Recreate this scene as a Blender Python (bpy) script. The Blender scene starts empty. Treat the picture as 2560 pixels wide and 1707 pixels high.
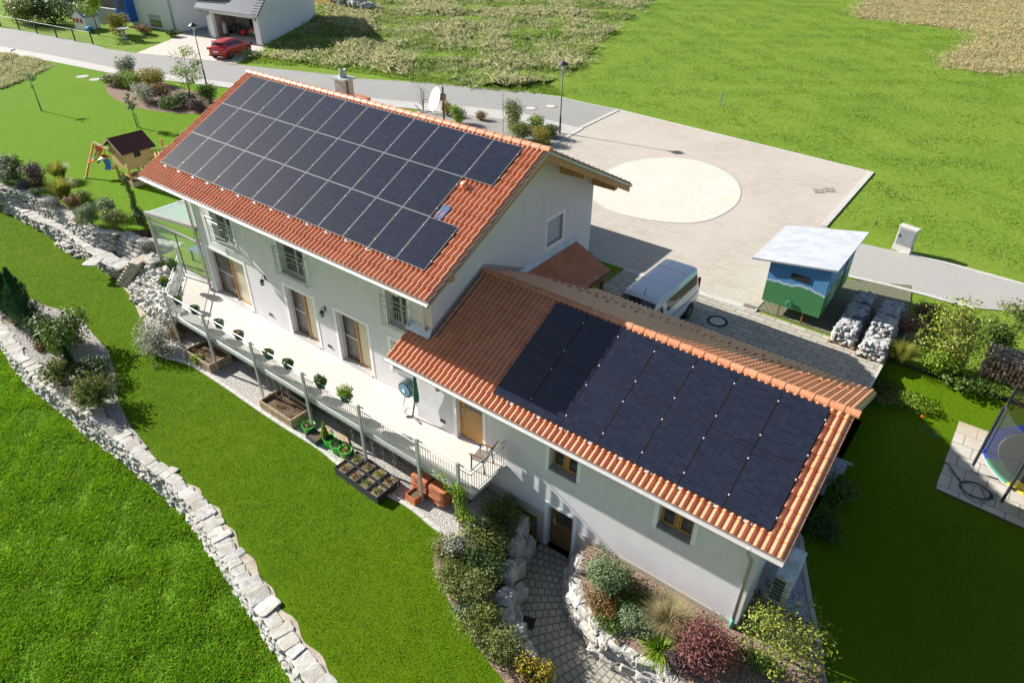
import bpy, math, random
import numpy as np
from mathutils import Vector, Matrix, geometry
random.seed(7); rng = np.random.default_rng(11)
SC = bpy.context.scene; COL = SC.collection
R_ = math.radians
# ------------------------------------------------------------------ camera
W0, H0, FPX = 2560, 1707, 1726.27
CAM = np.array([26.2372, -12.2114, 9.4159])
def _look(az, el, roll):
    f = np.array([math.cos(el)*math.sin(az), math.cos(el)*math.cos(az), -math.sin(el)])
    r = np.cross(f, [0, 0, 1]); r /= np.linalg.norm(r); u = np.cross(r, f)
    c, s = math.cos(roll), math.sin(roll)
    return np.array([c*r+s*u, -s*r+c*u, f])
RM = _look(-.6485, .60153, .01113)
cam = bpy.data.cameras.new('camera'); cob = bpy.data.objects.new('camera', cam); COL.objects.link(cob)
cam.sensor_width = 36; cam.lens = FPX/W0*36; cam.clip_end = 600; cam.clip_start = .5
m = Matrix.Identity(4)
for i in range(3):
    m[i][0] = RM[0][i]; m[i][1] = RM[1][i]; m[i][2] = -RM[2][i]; m[i][3] = CAM[i]
cob.matrix_world = m; SC.camera = cob
# survey helper: point of a photo frame (origin, scale) on the level z  ->  world position
FR = dict(O=(0, 0, 1.0884), A0=(0, 0, .36565), A1=(850, 0, .36565), A2=(1700, 0, .36565), B0=(0, 560, .36565), B1=(850, 560, .36565),
          B2=(1700, 560, .36565), C0=(0, 1137, .36565), C1=(850, 1137, .36565), C2=(1700, 1137, .36565), W=(0, 370, .17857), F=(0, 0, .17857),
          N=(400, 0, .20408), S=(200, 300, .12755), P=(340, 580, .1913), L=(640, 880, .1913), K=(900, 880, .1913), Q=(900, 1100, .1913), H=(1700, 1300, .17857),
          T=(2300, 940, .4018), V=(1500, 600, .12755), U=(2100, 600, .4466))
def at(fr, q, z):
    o = FR[fr]; u = o[0]+q[0]*o[2]; v = o[1]+q[1]*o[2]
    d = RM.T @ np.array([(u-W0/2)/FPX, -(v-H0/2)/FPX, 1.0])
    p = CAM+d*(z-CAM[2])/d[2]
    return (float(p[0]), float(p[1]), float(z))
def ats(fr, qs, z): return [at(fr, q, z) for q in qs]
ZU, ZT, ZG, ZM, ZP, ZB = -5.6, -5.73, -7.25, -8.4, -8.25, -6.95
# ------------------------------------------------------------------ materials
def _mat(name):
    M = bpy.data.materials.new(name); M.use_nodes = True; nt = M.node_tree
    b = nt.nodes['Principled BSDF']; return M, nt, b
def c4(c): return (c[0], c[1], c[2], 1)
def N_(nt, t, **k):
    n = nt.nodes.new(t)
    for a, v in k.items(): setattr(n, a, v)
    return n
def mixc(nt, fac, a, b, blend='MIX'):
    n = N_(nt, 'ShaderNodeMix', data_type='RGBA', blend_type=blend)
    for s, v in ((0, fac), (6, a), (7, b)):
        if hasattr(v, 'node') or isinstance(v, bpy.types.NodeSocket): nt.links.new(v, n.inputs[s])
        else: n.inputs[s].default_value = v if s == 0 else c4(v)
    return n.outputs[2]
def noise(nt, scale, detail=4, rough=.6, vec=None, dist=0):
    n = N_(nt, 'ShaderNodeTexNoise'); n.inputs['Scale'].default_value = scale; n.inputs['Detail'].default_value = detail
    n.inputs['Roughness'].default_value = rough; n.inputs['Distortion'].default_value = dist
    if vec is not None: nt.links.new(vec, n.inputs['Vector'])
    return n.outputs['Fac']
def ramp(nt, fac, stops):
    r = N_(nt, 'ShaderNodeValToRGB'); e = r.color_ramp.elements
    while len(e) < len(stops): e.new(.5)
    for i, (p, c) in enumerate(stops): e[i].position = p; e[i].color = c4(c) if hasattr(c, '__len__') else (c, c, c, 1)
    nt.links.new(fac, r.inputs[0]); return r.outputs[0]
def coords(nt, obj=True, scale=None, rot=None):
    t = N_(nt, 'ShaderNodeTexCoord') if obj else N_(nt, 'ShaderNodeNewGeometry')
    v = t.outputs['Object'] if obj else t.outputs['Position']
    if scale or rot:
        mp = N_(nt, 'ShaderNodeMapping'); nt.links.new(v, mp.inputs[0])
        if scale: mp.inputs['Scale'].default_value = scale
        if rot: mp.inputs['Rotation'].default_value = rot
        v = mp.outputs[0]
    return v
def bump(nt, b, h, dist=.02, strength=.6):
    n = N_(nt, 'ShaderNodeBump'); n.inputs['Distance'].default_value = dist; n.inputs['Strength'].default_value = strength
    nt.links.new(h, n.inputs['Height']); nt.links.new(n.outputs[0], b.inputs['Normal'])
def mat(name, c1, c2=None, scale=3, rough=.7, bd=0, bs=None, metal=0, spec=.5, big=None, bigscale=.25, detail=5, coat=0, stops=(.35, .65)):
    M, nt, b = _mat(name); b.inputs['Roughness'].default_value = rough; b.inputs['Metallic'].default_value = metal
    b.inputs['Specular IOR Level'].default_value = spec; b.inputs['Coat Weight'].default_value = coat; b.inputs['Coat Roughness'].default_value = .05
    if c2 is None: b.inputs['Base Color'].default_value = c4(c1)
    else:
        v = coords(nt)
        col = ramp(nt, noise(nt, scale, detail, .65, v), [(stops[0], c1), (stops[1], c2)])
        if big is not None: col = mixc(nt, ramp(nt, noise(nt, bigscale, 3, .6, v), [(.42, 0), (.62, 1)]), col, big)
        nt.links.new(col, b.inputs['Base Color'])
        if bd: bump(nt, b, noise(nt, bs or scale*4, 5, .7, v), bd)
    return M
def lawnmat(name, a, b_, c, patch, gs=11):
    M, nt, b = _mat(name); b.inputs['Roughness'].default_value = .95; b.inputs['Specular IOR Level'].default_value = .1; v = coords(nt)
    g = noise(nt, gs, 8, .85, v); col = ramp(nt, g, [(.34, a), (.5, b_), (.68, c)])
    col = mixc(nt, ramp(nt, noise(nt, 1.6, 5, .7, v), [(.4, 0), (.65, .4)]), col, patch)
    col = mixc(nt, ramp(nt, noise(nt, .16, 3, .5, v), [(.4, 0), (.6, .45)]), col, patch)
    sp = ramp(nt, noise(nt, 7.5, 2, .5, v), [(.7, 0), (.76, .55)]); col = mixc(nt, sp, col, tuple(x*1.35 for x in patch))
    nt.links.new(col, b.inputs['Base Color']); bump(nt, b, g, .05, .9); return M
def leafmat(name, cols, rough=.55, trans=.25, spec=.3):
    M, nt, b = _mat(name); b.inputs['Roughness'].default_value = rough; b.inputs['Specular IOR Level'].default_value = spec
    g = N_(nt, 'ShaderNodeNewGeometry')
    n = len(cols); col = ramp(nt, g.outputs['Random Per Island'], [(i/max(1, n-1), c) for i, c in enumerate(cols)])
    nt.links.new(col, b.inputs['Base Color'])
    t = N_(nt, 'ShaderNodeBsdfTranslucent'); nt.links.new(col, t.inputs[0]); mx = N_(nt, 'ShaderNodeMixShader'); mx.inputs[0].default_value = trans
    nt.links.new(b.outputs[0], mx.inputs[1]); nt.links.new(t.outputs[0], mx.inputs[2]); nt.links.new(mx.outputs[0], nt.nodes['Material Output'].inputs[0])
    return M
def paver(name, c1, c2, mortar, bw, rh, ms=.012, rot=0, rough=.8, bias=0, stain=None, polar=None):
    M, nt, b = _mat(name); b.inputs['Roughness'].default_value = rough; b.inputs['Specular IOR Level'].default_value = .3
    v = coords(nt, rot=(0, 0, rot))
    if polar:
        sp_ = N_(nt, 'ShaderNodeSeparateXYZ'); nt.links.new(v, sp_.inputs[0]); ds = []
        def mth(op, a, b=None):
            n = N_(nt, 'ShaderNodeMath', operation=op)
            for i_, q_ in enumerate((a, b)):
                if q_ is None: continue
                if isinstance(q_, (int, float)): n.inputs[i_].default_value = q_
                else: nt.links.new(q_, n.inputs[i_])
            return n.outputs[0]
        dx, dy = mth('SUBTRACT', sp_.outputs[0], polar[0]), mth('SUBTRACT', sp_.outputs[1], polar[1])
        rr_ = mth('SQRT', mth('ADD', mth('MULTIPLY', dx, dx), mth('MULTIPLY', dy, dy))); an = mth('MULTIPLY', mth('ARCTAN2', dy, dx), polar[2])
        cb_ = N_(nt, 'ShaderNodeCombineXYZ'); nt.links.new(rr_, cb_.inputs[0]); nt.links.new(an, cb_.inputs[1]); v = cb_.outputs[0]
    br = N_(nt, 'ShaderNodeTexBrick'); nt.links.new(v, br.inputs['Vector'])
    br.inputs['Scale'].default_value = 1; br.inputs['Brick Width'].default_value = bw; br.inputs['Row Height'].default_value = rh
    br.inputs['Mortar Size'].default_value = ms; br.inputs['Color1'].default_value = c4(c1); br.inputs['Color2'].default_value = c4(c2)
    br.inputs['Mortar'].default_value = c4(mortar); br.inputs['Bias'].default_value = bias
    col = mixc(nt, .35, br.outputs[0], ramp(nt, noise(nt, 5, 6, .7, v), [(.3, tuple(x*.75 for x in c1)), (.7, tuple(min(1, x*1.15) for x in c1))]))
    if stain: col = mixc(nt, ramp(nt, noise(nt, .22, 4, .65, v), [(.45, 0), (.62, 1)]), col, stain)
    nt.links.new(col, b.inputs['Base Color']); bump(nt, b, br.outputs['Fac'], -.01, .5); return M
def plank(name, c1, c2, pitch=.1, axis=2, rough=.6, gap=.08):
    M, nt, b = _mat(name); b.inputs['Roughness'].default_value = rough; v = coords(nt)
    s = N_(nt, 'ShaderNodeSeparateXYZ'); nt.links.new(v, s.inputs[0])
    d = N_(nt, 'ShaderNodeMath', operation='DIVIDE'); nt.links.new(s.outputs[axis], d.inputs[0]); d.inputs[1].default_value = pitch
    f = N_(nt, 'ShaderNodeMath', operation='FRACT'); nt.links.new(d.outputs[0], f.inputs[0])
    g = N_(nt, 'ShaderNodeMath', operation='LESS_THAN'); nt.links.new(f.outputs[0], g.inputs[0]); g.inputs[1].default_value = gap
    fl = N_(nt, 'ShaderNodeMath', operation='FLOOR'); nt.links.new(d.outputs[0], fl.inputs[0])
    wn = N_(nt, 'ShaderNodeTexWhiteNoise', noise_dimensions='1D'); nt.links.new(fl.outputs[0], wn.inputs['W'])
    col = mixc(nt, wn.outputs['Value'], c1, c2)
    col = mixc(nt, ramp(nt, noise(nt, 9, 5, .7, v), [(.3, 0), (.8, .5)]), col, tuple(x*.55 for x in c1))
    col = mixc(nt, g.outputs[0], col, tuple(x*.3 for x in c1)); nt.links.new(col, b.inputs['Base Color'])
    bump(nt, b, g.outputs[0], -.008, .8); return M
MT = {}
MT['lawn'] = lawnmat('lawn_grass', (.04, .1, .001), (.078, .155, .0015), (.12, .205, .003), (.105, .17, .002))
MT['lawn2'] = lawnmat('lawn_grass_upper', (.06, .155, .002), (.105, .215, .003), (.15, .27, .006), (.12, .225, .005), 6)
MT['meadow'] = mat('meadow_soil_grass', (.08, .19, .008), (.16, .3, .02), 6, .95, .06, 14, spec=.1)
MT['field'] = lawnmat('field_grass', (.06, .14, .012), (.12, .22, .02), (.22, .31, .04), (.2, .27, .035), 3.5)
MT['rough'] = mat('rough_meadow', (.07, .13, .025), (.17, .2, .06), 1.6, .95, .15, 4, spec=.1, big=(.2, .19, .09), bigscale=.12)
MT['straw'] = mat('straw_meadow', (.3, .25, .12), (.42, .35, .19), 1.3, .95, .15, 4, spec=.1)
MT['asphalt'] = mat('asphalt', (.24, .235, .225), (.33, .32, .305), 30, .85, .006, 90, spec=.25, big=(.3, .292, .275), bigscale=.5)
MT['path_old'] = mat('asphalt_track', (.3, .29, .27), (.42, .405, .38), 26, .9, .01, 60, spec=.2, big=(.36, .35, .32), bigscale=.4)
MT['court'] = paver('court_paving', (.42, .37, .31), (.52, .475, .42), (.33, .29, .24), .42, .2, .009, stain=(.47, .42, .36))
MT['drive'] = paver('drive_paving', (.36, .33, .27), (.5, .47, .4), (.14, .13, .12), .62, .3, .02)
MT['circle'] = mat('gravel_circle', (.52, .48, .41), (.66, .62, .55), 6, .95, .01, 50, spec=.1, big=(.58, .535, .46), bigscale=.5)
MT['sidewalk'] = paver('pavement_slabs', (.44, .42, .385), (.5, .48, .45), (.36, .34, .31), .4, .4, .01)
MT['kerb'] = mat('kerb_stone', (.42, .4, .37), (.56, .54, .5), 8, .8, .005, 40)
MT['neighpave'] = paver('neighbour_drive_paving', (.52, .47, .41), (.6, .56, .5), (.42, .38, .33), .4, .25, .012)
MT['pathpave'] = paver('path_paving', (.36, .33, .28), (.48, .45, .38), (.12, .11, .08), .2, .19, .02, polar=(22.6, .6, 3.0))
MT['patio'] = paver('patio_slabs', (.5, .46, .4), (.6, .57, .5), (.18, .17, .13), .62, .62, .02, stain=(.42, .34, .22))
MT['gravel'] = mat('gravel_pebbles', (.16, .155, .145), (.6, .57, .52), 22, .9, .03, 22, spec=.2, detail=2, stops=(.4, .58))
MT['gravel_grey'] = mat('gravel_grey', (.2, .22, .26), (.62, .64, .68), 24, .9, .03, 24, spec=.2, detail=2, stops=(.4, .58))
MT['mulch'] = mat('bark_mulch', (.1, .065, .045), (.38, .28, .21), 20, .95, .03, 30, spec=.1, detail=3)
MT['slate'] = mat('slate_chips', (.13, .12, .11), (.46, .43, .4), 18, .9, .03, 25, spec=.2, detail=2, stops=(.4, .6))
MT['soil'] = mat('soil', (.07, .05, .035), (.2, .15, .1), 14, .95, .03, 30, spec=.1)
MT['soil2'] = mat('dry_soil', (.16, .12, .07), (.36, .29, .19), 12, .95, .03, 30, spec=.1)
MT['sand'] = mat('sandy_grit', (.33, .28, .21), (.52, .46, .37), 6, .95, .02, 25, spec=.1)
MT['terrace'] = paver('terrace_slabs', (.6, .56, .505), (.615, .575, .52), (.45, .42, .37), 2.4, 3.2, .006)
MT['lstone'] = mat('limestone', (.17, .17, .168), (.55, .53, .5), 6, .9, .04, 14, spec=.2, big=(.42, .4, .35), bigscale=1.6, stops=(.3, .6))
MT['cap'] = mat('limestone_cap', (.3, .3, .29), (.55, .54, .51), 5, .9, .03, 14, spec=.2, big=(.42, .39, .33), bigscale=1.8, stops=(.3, .55))
MT['boulder'] = mat('boulder_rock', (.22, .22, .215), (.6, .58, .55), 3.4, .9, .08, 8, spec=.2, big=(.42, .39, .33), bigscale=1.3, stops=(.3, .58))
MT['pile'] = mat('pile_stone', (.26, .27, .29), (.56, .54, .5), 3, .9, .03, 12, spec=.2)
MT['plaster'] = mat('wall_plaster', (.69, .665, .685), (.77, .745, .76), 2.6, .92, .014, 26, spec=.15, big=(.73, .7, .715), bigscale=.5, detail=8)
def add_streaks(M):
    nt = M.node_tree; b = nt.nodes['Principled BSDF']; src = b.inputs['Base Color'].links[0].from_socket; v = coords(nt, scale=(2.2, 2.2, .3))
    nt.links.new(mixc(nt, ramp(nt, noise(nt, 1.6, 7, .75, v), [(.48, 0), (.8, .3)]), src, (.56, .53, .52)), b.inputs['Base Color'])
add_streaks(MT['plaster'])
MT['plinth'] = mat('plinth_plaster', (.48, .43, .36), (.56, .5, .43), 3, .9, .006, 30, spec=.2)
MT['white'] = mat('white_paint', (.88, .88, .88), None, rough=.6)
MT['nwall'] = mat('neighbour_plaster', (.72, .73, .74), (.78, .78, .78), 2, .9, .004, 30, spec=.2)
MT['blue'] = mat('blue_plaster', (.02, .1, .5), None, rough=.8)
MT['alu'] = mat('aluminium', (.5, .5, .49), (.58, .58, .57), 4, .4, metal=.3)
MT['frame_grey'] = mat('sunroom_frame', (.27, .26, .23), (.33, .32, .29), 4, .5)
MT['zinc'] = mat('zinc_sheet', (.36, .4, .44), (.44, .48, .52), 3, .45, metal=.6)
MT['galv'] = mat('galvanised_steel', (.4, .44, .44), (.5, .53, .53), 7, .5, metal=.4)
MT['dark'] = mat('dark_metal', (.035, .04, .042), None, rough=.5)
MT['black'] = mat('black_rubber', (.02, .02, .02), None, rough=.7)
MT['glass'] = mat('window_glass', (.03, .035, .04), (.08, .075, .065), 2.5, .04, spec=.9, coat=.6)
MT['screen'] = mat('screened_glass', (.05, .045, .04), (.14, .12, .1), 3, .25, spec=.5)
MT['curtain'] = mat('beige_curtain_pane', (.5, .42, .28), (.58, .49, .33), .8, .15, spec=.8)
MT['oak'] = mat('oak_wood', (.42, .2, .05), (.55, .29, .085), 6, .5, .003, 40)
MT['oakdark'] = mat('brown_wood', (.17, .085, .03), (.25, .13, .05), 8, .5, .003, 40)
MT['timber'] = mat('weathered_timber', (.3, .2, .11), (.5, .38, .25), 7, .8, .005, 30)
MT['oldwood'] = mat('grey_old_wood', (.1, .085, .07), (.26, .22, .18), 5, .85, .01, 25)
MT['verge'] = mat('glazed_rafter_wood', (.4, .19, .06), (.55, .3, .11), 6, .55, .004, 30)
MT['playwood'] = plank('playhouse_boards', (.7, .42, .19), (.78, .5, .25), .085, 2)
MT['playroof'] = mat('bitumen_shingle', (.07, .022, .02), (.11, .035, .032), 20, .9)
MT['orange'] = mat('orange_plastic', (.85, .13, .01), None, rough=.4)
MT['red'] = mat('red_plastic', (.6, .03, .02), None, rough=.45)
MT['pink'] = mat('faded_red_plastic', (.7, .3, .25), None, rough=.45)
MT['blueplastic'] = mat('blue_plastic', (.03, .2, .5), None, rough=.4)
MT['yellow'] = mat('yellow_vinyl', (.7, .5, .03), None, rough=.5)
MT['greenplastic'] = mat('green_plastic', (.09, .5, .06), None, rough=.4)
MT['potgreen'] = mat('dark_green_pot', (.02, .05, .05), (.04, .08, .08), 6, .5)
MT['potblack'] = mat('black_trough', (.04, .045, .05), None, rough=.5)
MT['terraplastic'] = mat('terracotta_plastic', (.55, .15, .05), None, rough=.5)
MT['felt'] = mat('dark_felt', (.03, .035, .04), None, rough=.95)
MT['carred'] = mat('red_car_paint', (.6, .015, .012), None, rough=.25, coat=1)
MT['carwhite'] = mat('white_car_paint', (.74, .76, .78), None, rough=.25, coat=1)
MT['carglass'] = mat('car_glass', (.02, .025, .03), None, rough=.03, spec=1)
MT['tyre'] = mat('tyre', (.025, .025, .025), None, rough=.8)
MT['rim'] = mat('rim_metal', (.45, .45, .46), None, rough=.3, metal=.8)
MT['iron'] = mat('cast_iron', (.22, .18, .15), (.33, .28, .23), 12, .7)
MT['concrete'] = mat('concrete', (.45, .43, .4), (.58, .56, .52), 5, .85, .004, 30)
MT['bark'] = mat('bark', (.12, .09, .06), (.24, .19, .14), 9, .9, .01, 20)
MT['hp'] = mat('heatpump_sheet', (.68, .72, .78), (.78, .82, .86), 3, .5, big=(.42, .43, .42), bigscale=1.6)
MT['tealpipe'] = mat('teal_pipe', (.1, .4, .32), None, rough=.6)
MT['net'] = mat('net_mesh', (.06, .065, .06), None, rough=.8)
MT['trampmat'] = mat('trampoline_mat', (.06, .06, .065), None, rough=.8)
MT['umb'] = mat('green_parasol_cloth', (.02, .1, .07), (.03, .13, .09), 4, .8)
MT['reelblue'] = mat('reel_blue', (.09, .26, .36), None, rough=.4)
MT['hose'] = mat('dark_hose', (.03, .06, .06), None, rough=.5)
MT['hosegreen'] = mat('green_hose', (.03, .22, .15), None, rough=.5)
MT['dishwhite'] = mat('dish_white', (.75, .74, .73), None, rough=.5)
MT['firewood'] = mat('firewood', (.1, .07, .05), (.6, .42, .27), 5, .9, .02, 14, detail=2)
MT['hutgreen'] = plank('green_painted_boards', (.03, .115, .04), (.05, .155, .055), .11, 0, .6, .12)
MT['hutside'] = plank('green_side_boards', (.05, .15, .08), (.08, .19, .11), .11, 1, .6, .1)
MT['hutroof'] = mat('white_tarp_roof', (.36, .39, .42), (.46, .48, .5), 2, .7)
MT['shutter'] = plank('roller_shutter', (.55, .58, .63), (.58, .61, .66), .05, 2, .5, .15)
MT['tilestack'] = mat('stacked_tile', (.42, .13, .055), (.55, .2, .09), 9, .7)
MT['dirt_glassroof'] = mat('mountain_paint', (.05, .12, .3), None)
def tile_mat(name, c1, c2, rough, old=0):
    M, nt, b = _mat(name); b.inputs['Roughness'].default_value = rough; b.inputs['Specular IOR Level'].default_value = .6; b.inputs['Coat Weight'].default_value = .55; b.inputs['Coat Roughness'].default_value = .28
    v = coords(nt); sc = N_(nt, 'ShaderNodeMapping'); sc.inputs['Scale'].default_value = (1/.3, 1/.34, 0); nt.links.new(v, sc.inputs[0])
    fl = N_(nt, 'ShaderNodeVectorMath', operation='FLOOR'); nt.links.new(sc.outputs[0], fl.inputs[0])
    wn = N_(nt, 'ShaderNodeTexWhiteNoise', noise_dimensions='3D'); nt.links.new(fl.outputs[0], wn.inputs['Vector'])
    col = mixc(nt, wn.outputs['Value'], c1, c2)
    col = mixc(nt, ramp(nt, noise(nt, 7, 5, .7, v), [(.5, 0), (.8, .4)]), col, (.25, .12, .075))
    nt.links.new(col, b.inputs['Base Color']); bump(nt, b, noise(nt, 30, 4, .6, v), .003, .5); return M
MT['tile'] = tile_mat('clay_roof_tile', (.6, .225, .105), (.7, .285, .14), .4)
MT['ridge'] = mat('clay_ridge_tile', (.52, .21, .1), (.66, .29, .155), 3, .4, .003, 30)
MT['ntile'] = mat('anthracite_tile', (.03, .04, .06), (.05, .06, .085), 8, .5)
def pv_mat(name, cell_var, line):
    M, nt, b = _mat(name); b.inputs['Roughness'].default_value = .09; b.inputs['Specular IOR Level'].default_value = .5
    v = coords(nt); s = N_(nt, 'ShaderNodeSeparateXYZ'); nt.links.new(v, s.inputs[0])
    def stripes(sock, pitch, w):
        d = N_(nt, 'ShaderNodeMath', operation='DIVIDE'); nt.links.new(sock, d.inputs[0]); d.inputs[1].default_value = pitch
        f = N_(nt, 'ShaderNodeMath', operation='FRACT'); nt.links.new(d.outputs[0], f.inputs[0])
        g = N_(nt, 'ShaderNodeMath', operation='LESS_THAN'); nt.links.new(f.outputs[0], g.inputs[0]); g.inputs[1].default_value = w; return g.outputs[0], d.outputs[0]
    l1, d1 = stripes(s.outputs[1], .0935, .1); l2, d2 = stripes(s.outputs[0], .189, .03)
    cb = N_(nt, 'ShaderNodeCombineXYZ')
    for i, dd in ((1, d1), (0, d2)):
        f = N_(nt, 'ShaderNodeMath', operation='FLOOR'); nt.links.new(dd, f.inputs[0]); nt.links.new(f.outputs[0], cb.inputs[i])
    oi = N_(nt, 'ShaderNodeObjectInfo'); nt.links.new(oi.outputs['Random'], cb.inputs[2])
    wn = N_(nt, 'ShaderNodeTexWhiteNoise', noise_dimensions='3D'); nt.links.new(cb.outputs[0], wn.inputs['Vector'])
    col = mixc(nt, wn.outputs['Value'], (.012, .014, .026), tuple(x*cell_var for x in (.016, .019, .033)))
    col = mixc(nt, l2, col, (.006, .007, .012)); col = mixc(nt, l1, col, line); nt.links.new(col, b.inputs['Base Color'])
    return M
MT['pv_main'] = pv_mat('solar_cells_main', 1.15, (.05, .056, .08))
MT['pv_gar'] = pv_mat('solar_cells_annex', 1.12, (.032, .036, .05))
MT['pvframe'] = mat('panel_frame_silver', (.22, .23, .235), None, rough=.6)
MT['pvframe_d'] = mat('panel_frame_dark', (.03, .032, .04), None, rough=.35, metal=.4)
MT['clamp'] = mat('clamp_bare_aluminium', (.42, .44, .47), None, rough=.4)
# ------------------------------------------------------------------ object helpers
def wloc(o):
    v = Vector((0, 0, 0))
    while o is not None: v = v+o.location; o = o.parent
    return v
def tag(o, label=None, cat=None, group=None, kind=None):
    for k, v in (('label', label), ('category', cat), ('group', group), ('kind', kind)):
        if v: o[k] = v
    return o
def thing(name, label, cat, loc=(0, 0, 0), rz=0, group=None):
    o = bpy.data.objects.new(name, None); COL.objects.link(o); o.empty_display_size = .2
    o.location = loc; o.rotation_euler = (0, 0, rz); return tag(o, label, cat, group)
def link(name, me, parent=None):
    o = bpy.data.objects.new(name, me); COL.objects.link(o)
    if parent is not None: o.parent = parent
    return o
def copy_tree(o, parent=None):
    c = o.copy(); COL.objects.link(c); c.parent = parent
    for ch in [x for x in bpy.data.objects if x.parent == o]: copy_tree(ch, c)
    return c
KIDS = {}
class MB:
    def __init__(s): s.v = []; s.f = []; s.M = Matrix.Identity(4)
    def add(s, vs, fs):
        n = len(s.v); s.v += [tuple(s.M @ Vector(p)) for p in vs]; s.f += [tuple(i+n for i in f) for f in fs]; return s
    def box(s, a, b):
        x0, x1 = sorted((a[0], b[0])); y0, y1 = sorted((a[1], b[1])); z0, z1 = sorted((a[2], b[2]))
        return s.add([(x0, y0, z0), (x1, y0, z0), (x1, y1, z0), (x0, y1, z0), (x0, y0, z1), (x1, y0, z1), (x1, y1, z1), (x0, y1, z1)],
                     [(0, 3, 2, 1), (4, 5, 6, 7), (0, 1, 5, 4), (1, 2, 6, 5), (2, 3, 7, 6), (3, 0, 4, 7)])
    def prism(s, poly, z0, z1):
        n = len(poly); tri = geometry.tessellate_polygon([[Vector((p[0], p[1], 0)) for p in poly]])
        vs = [(p[0], p[1], z0) for p in poly]+[(p[0], p[1], z1) for p in poly]
        fs = [tuple(reversed(t)) for t in tri]+[tuple(i+n for i in t) for t in tri]+[(i, (i+1) % n, (i+1) % n+n, i+n) for i in range(n)]
        return s.add(vs, fs)
    def extr(s, prof, axis, a, b):   # profile in the two other axes, extruded along axis
        def P(u, w, t): return {0: (t, u, w), 1: (u, t, w), 2: (u, w, t)}[axis]
        n = len(prof); tri = geometry.tessellate_polygon([[Vector((p[0], p[1], 0)) for p in prof]])
        vs = [P(p[0], p[1], a) for p in prof]+[P(p[0], p[1], b) for p in prof]
        return s.add(vs, [tuple(reversed(t)) for t in tri]+[tuple(i+n for i in t) for t in tri]+[(i, (i+1) % n, (i+1) % n+n, i+n) for i in range(n)])
    def quad(s, *p): return s.add(p, [tuple(range(len(p)))])
    def tube(s, pts, r, n=6, cap=True):
        pts = [Vector(p) for p in pts]; rs = r if hasattr(r, '__len__') else [r]*len(pts); vs = []; fs = []
        for i, p in enumerate(pts):
            d = (pts[min(i+1, len(pts)-1)]-pts[max(i-1, 0)]); d = d.normalized() if d.length > 1e-9 else Vector((0, 0, 1))
            a = d.cross(Vector((0, 0, 1)) if abs(d.z) < .9 else Vector((1, 0, 0))).normalized(); b = d.cross(a)
            for k in range(n): t = 2*math.pi*(k+.5)/n; vs.append(p+(a*math.cos(t)+b*math.sin(t))*rs[i])
        for i in range(len(pts)-1):
            for k in range(n): fs.append((i*n+k, i*n+(k+1) % n, (i+1)*n+(k+1) % n, (i+1)*n+k))
        if cap: fs += [tuple(range(n-1, -1, -1)), tuple((len(pts)-1)*n+k for k in range(n))]
        return s.add(vs, fs)
    def beam(s, a, b, w, h=None): # square bar
        h = h or w; a = Vector(a); b = Vector(b); d = (b-a).normalized()
        x = d.cross(Vector((0, 0, 1)) if abs(d.z) < .95 else Vector((1, 0, 0))).normalized(); y = x.cross(d)
        vs = [q+x*i*w/2+y*j*h/2 for q in (a, b) for i, j in ((-1, -1), (1, -1), (1, 1), (-1, 1))]
        return s.add(vs, [(0, 1, 2, 3), (7, 6, 5, 4), (0, 4, 5, 1), (1, 5, 6, 2), (2, 6, 7, 3), (3, 7, 4, 0)])
    def lathe(s, prof, n=24, c=(0, 0, 0), sx=1, sy=1):
        vs = []; fs = []
        for r, z in prof:
            for k in range(n): t = 2*math.pi*k/n; vs.append((c[0]+r*math.cos(t)*sx, c[1]+r*math.sin(t)*sy, c[2]+z))
        for i in range(len(prof)-1):
            for k in range(n): fs.append((i*n+k, i*n+(k+1) % n, (i+1)*n+(k+1) % n, (i+1)*n+k))
        return s.add(vs, fs)
    def obj(s, name, material, parent=None, smooth=False, world=True, bev=0):
        off = wloc(parent) if (world and parent is not None) else Vector((0, 0, 0))
        me = bpy.data.meshes.new(name); me.from_pydata([tuple(Vector(v)-off) for v in s.v], [], s.f)
        import bmesh
        bm = bmesh.new(); bm.from_mesh(me); bmesh.ops.recalc_face_normals(bm, faces=bm.faces); bm.to_mesh(me); bm.free()
        if smooth:
            for p in me.polygons: p.use_smooth = True
        me.materials.append(MT[material] if isinstance(material, str) else material)
        o = link(name, me, parent)
        if bev: b = o.modifiers.new('bevel', 'BEVEL'); b.width = bev; b.segments = 2; b.limit_method = 'ANGLE'
        return o
def npmesh(name, V, F, material, parent=None, smooth=False, world=True):
    V = np.asarray(V, dtype=np.float32).reshape(-1, 3); F = np.asarray(F, dtype=np.int32)
    if world and parent is not None: V = V-np.array(wloc(parent), dtype=np.float32)
    me = bpy.data.meshes.new(name); k = F.shape[1]
    me.vertices.add(len(V)); me.vertices.foreach_set('co', V.ravel()); me.loops.add(F.size); me.loops.foreach_set('vertex_index', F.ravel())
    me.polygons.add(len(F)); me.polygons.foreach_set('loop_start', np.arange(0, F.size, k, dtype=np.int32))
    me.polygons.foreach_set('use_smooth', np.full(len(F), smooth, dtype=bool)); me.update(calc_edges=True)
    me.materials.append(MT[material] if isinstance(material, str) else material)
    return link(name, me, parent)
def inpoly(P, poly):
    x, y = P[:, 0], P[:, 1]; c = np.zeros(len(P), bool); n = len(poly)
    for i in range(n):
        x1, y1 = poly[i][:2]; x2, y2 = poly[(i+1) % n][:2]
        t = ((y1 > y) != (y2 > y)) & (x < (x2-x1)*(y-y1)/((y2-y1)+1e-12)+x1); c ^= t
    return c
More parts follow.
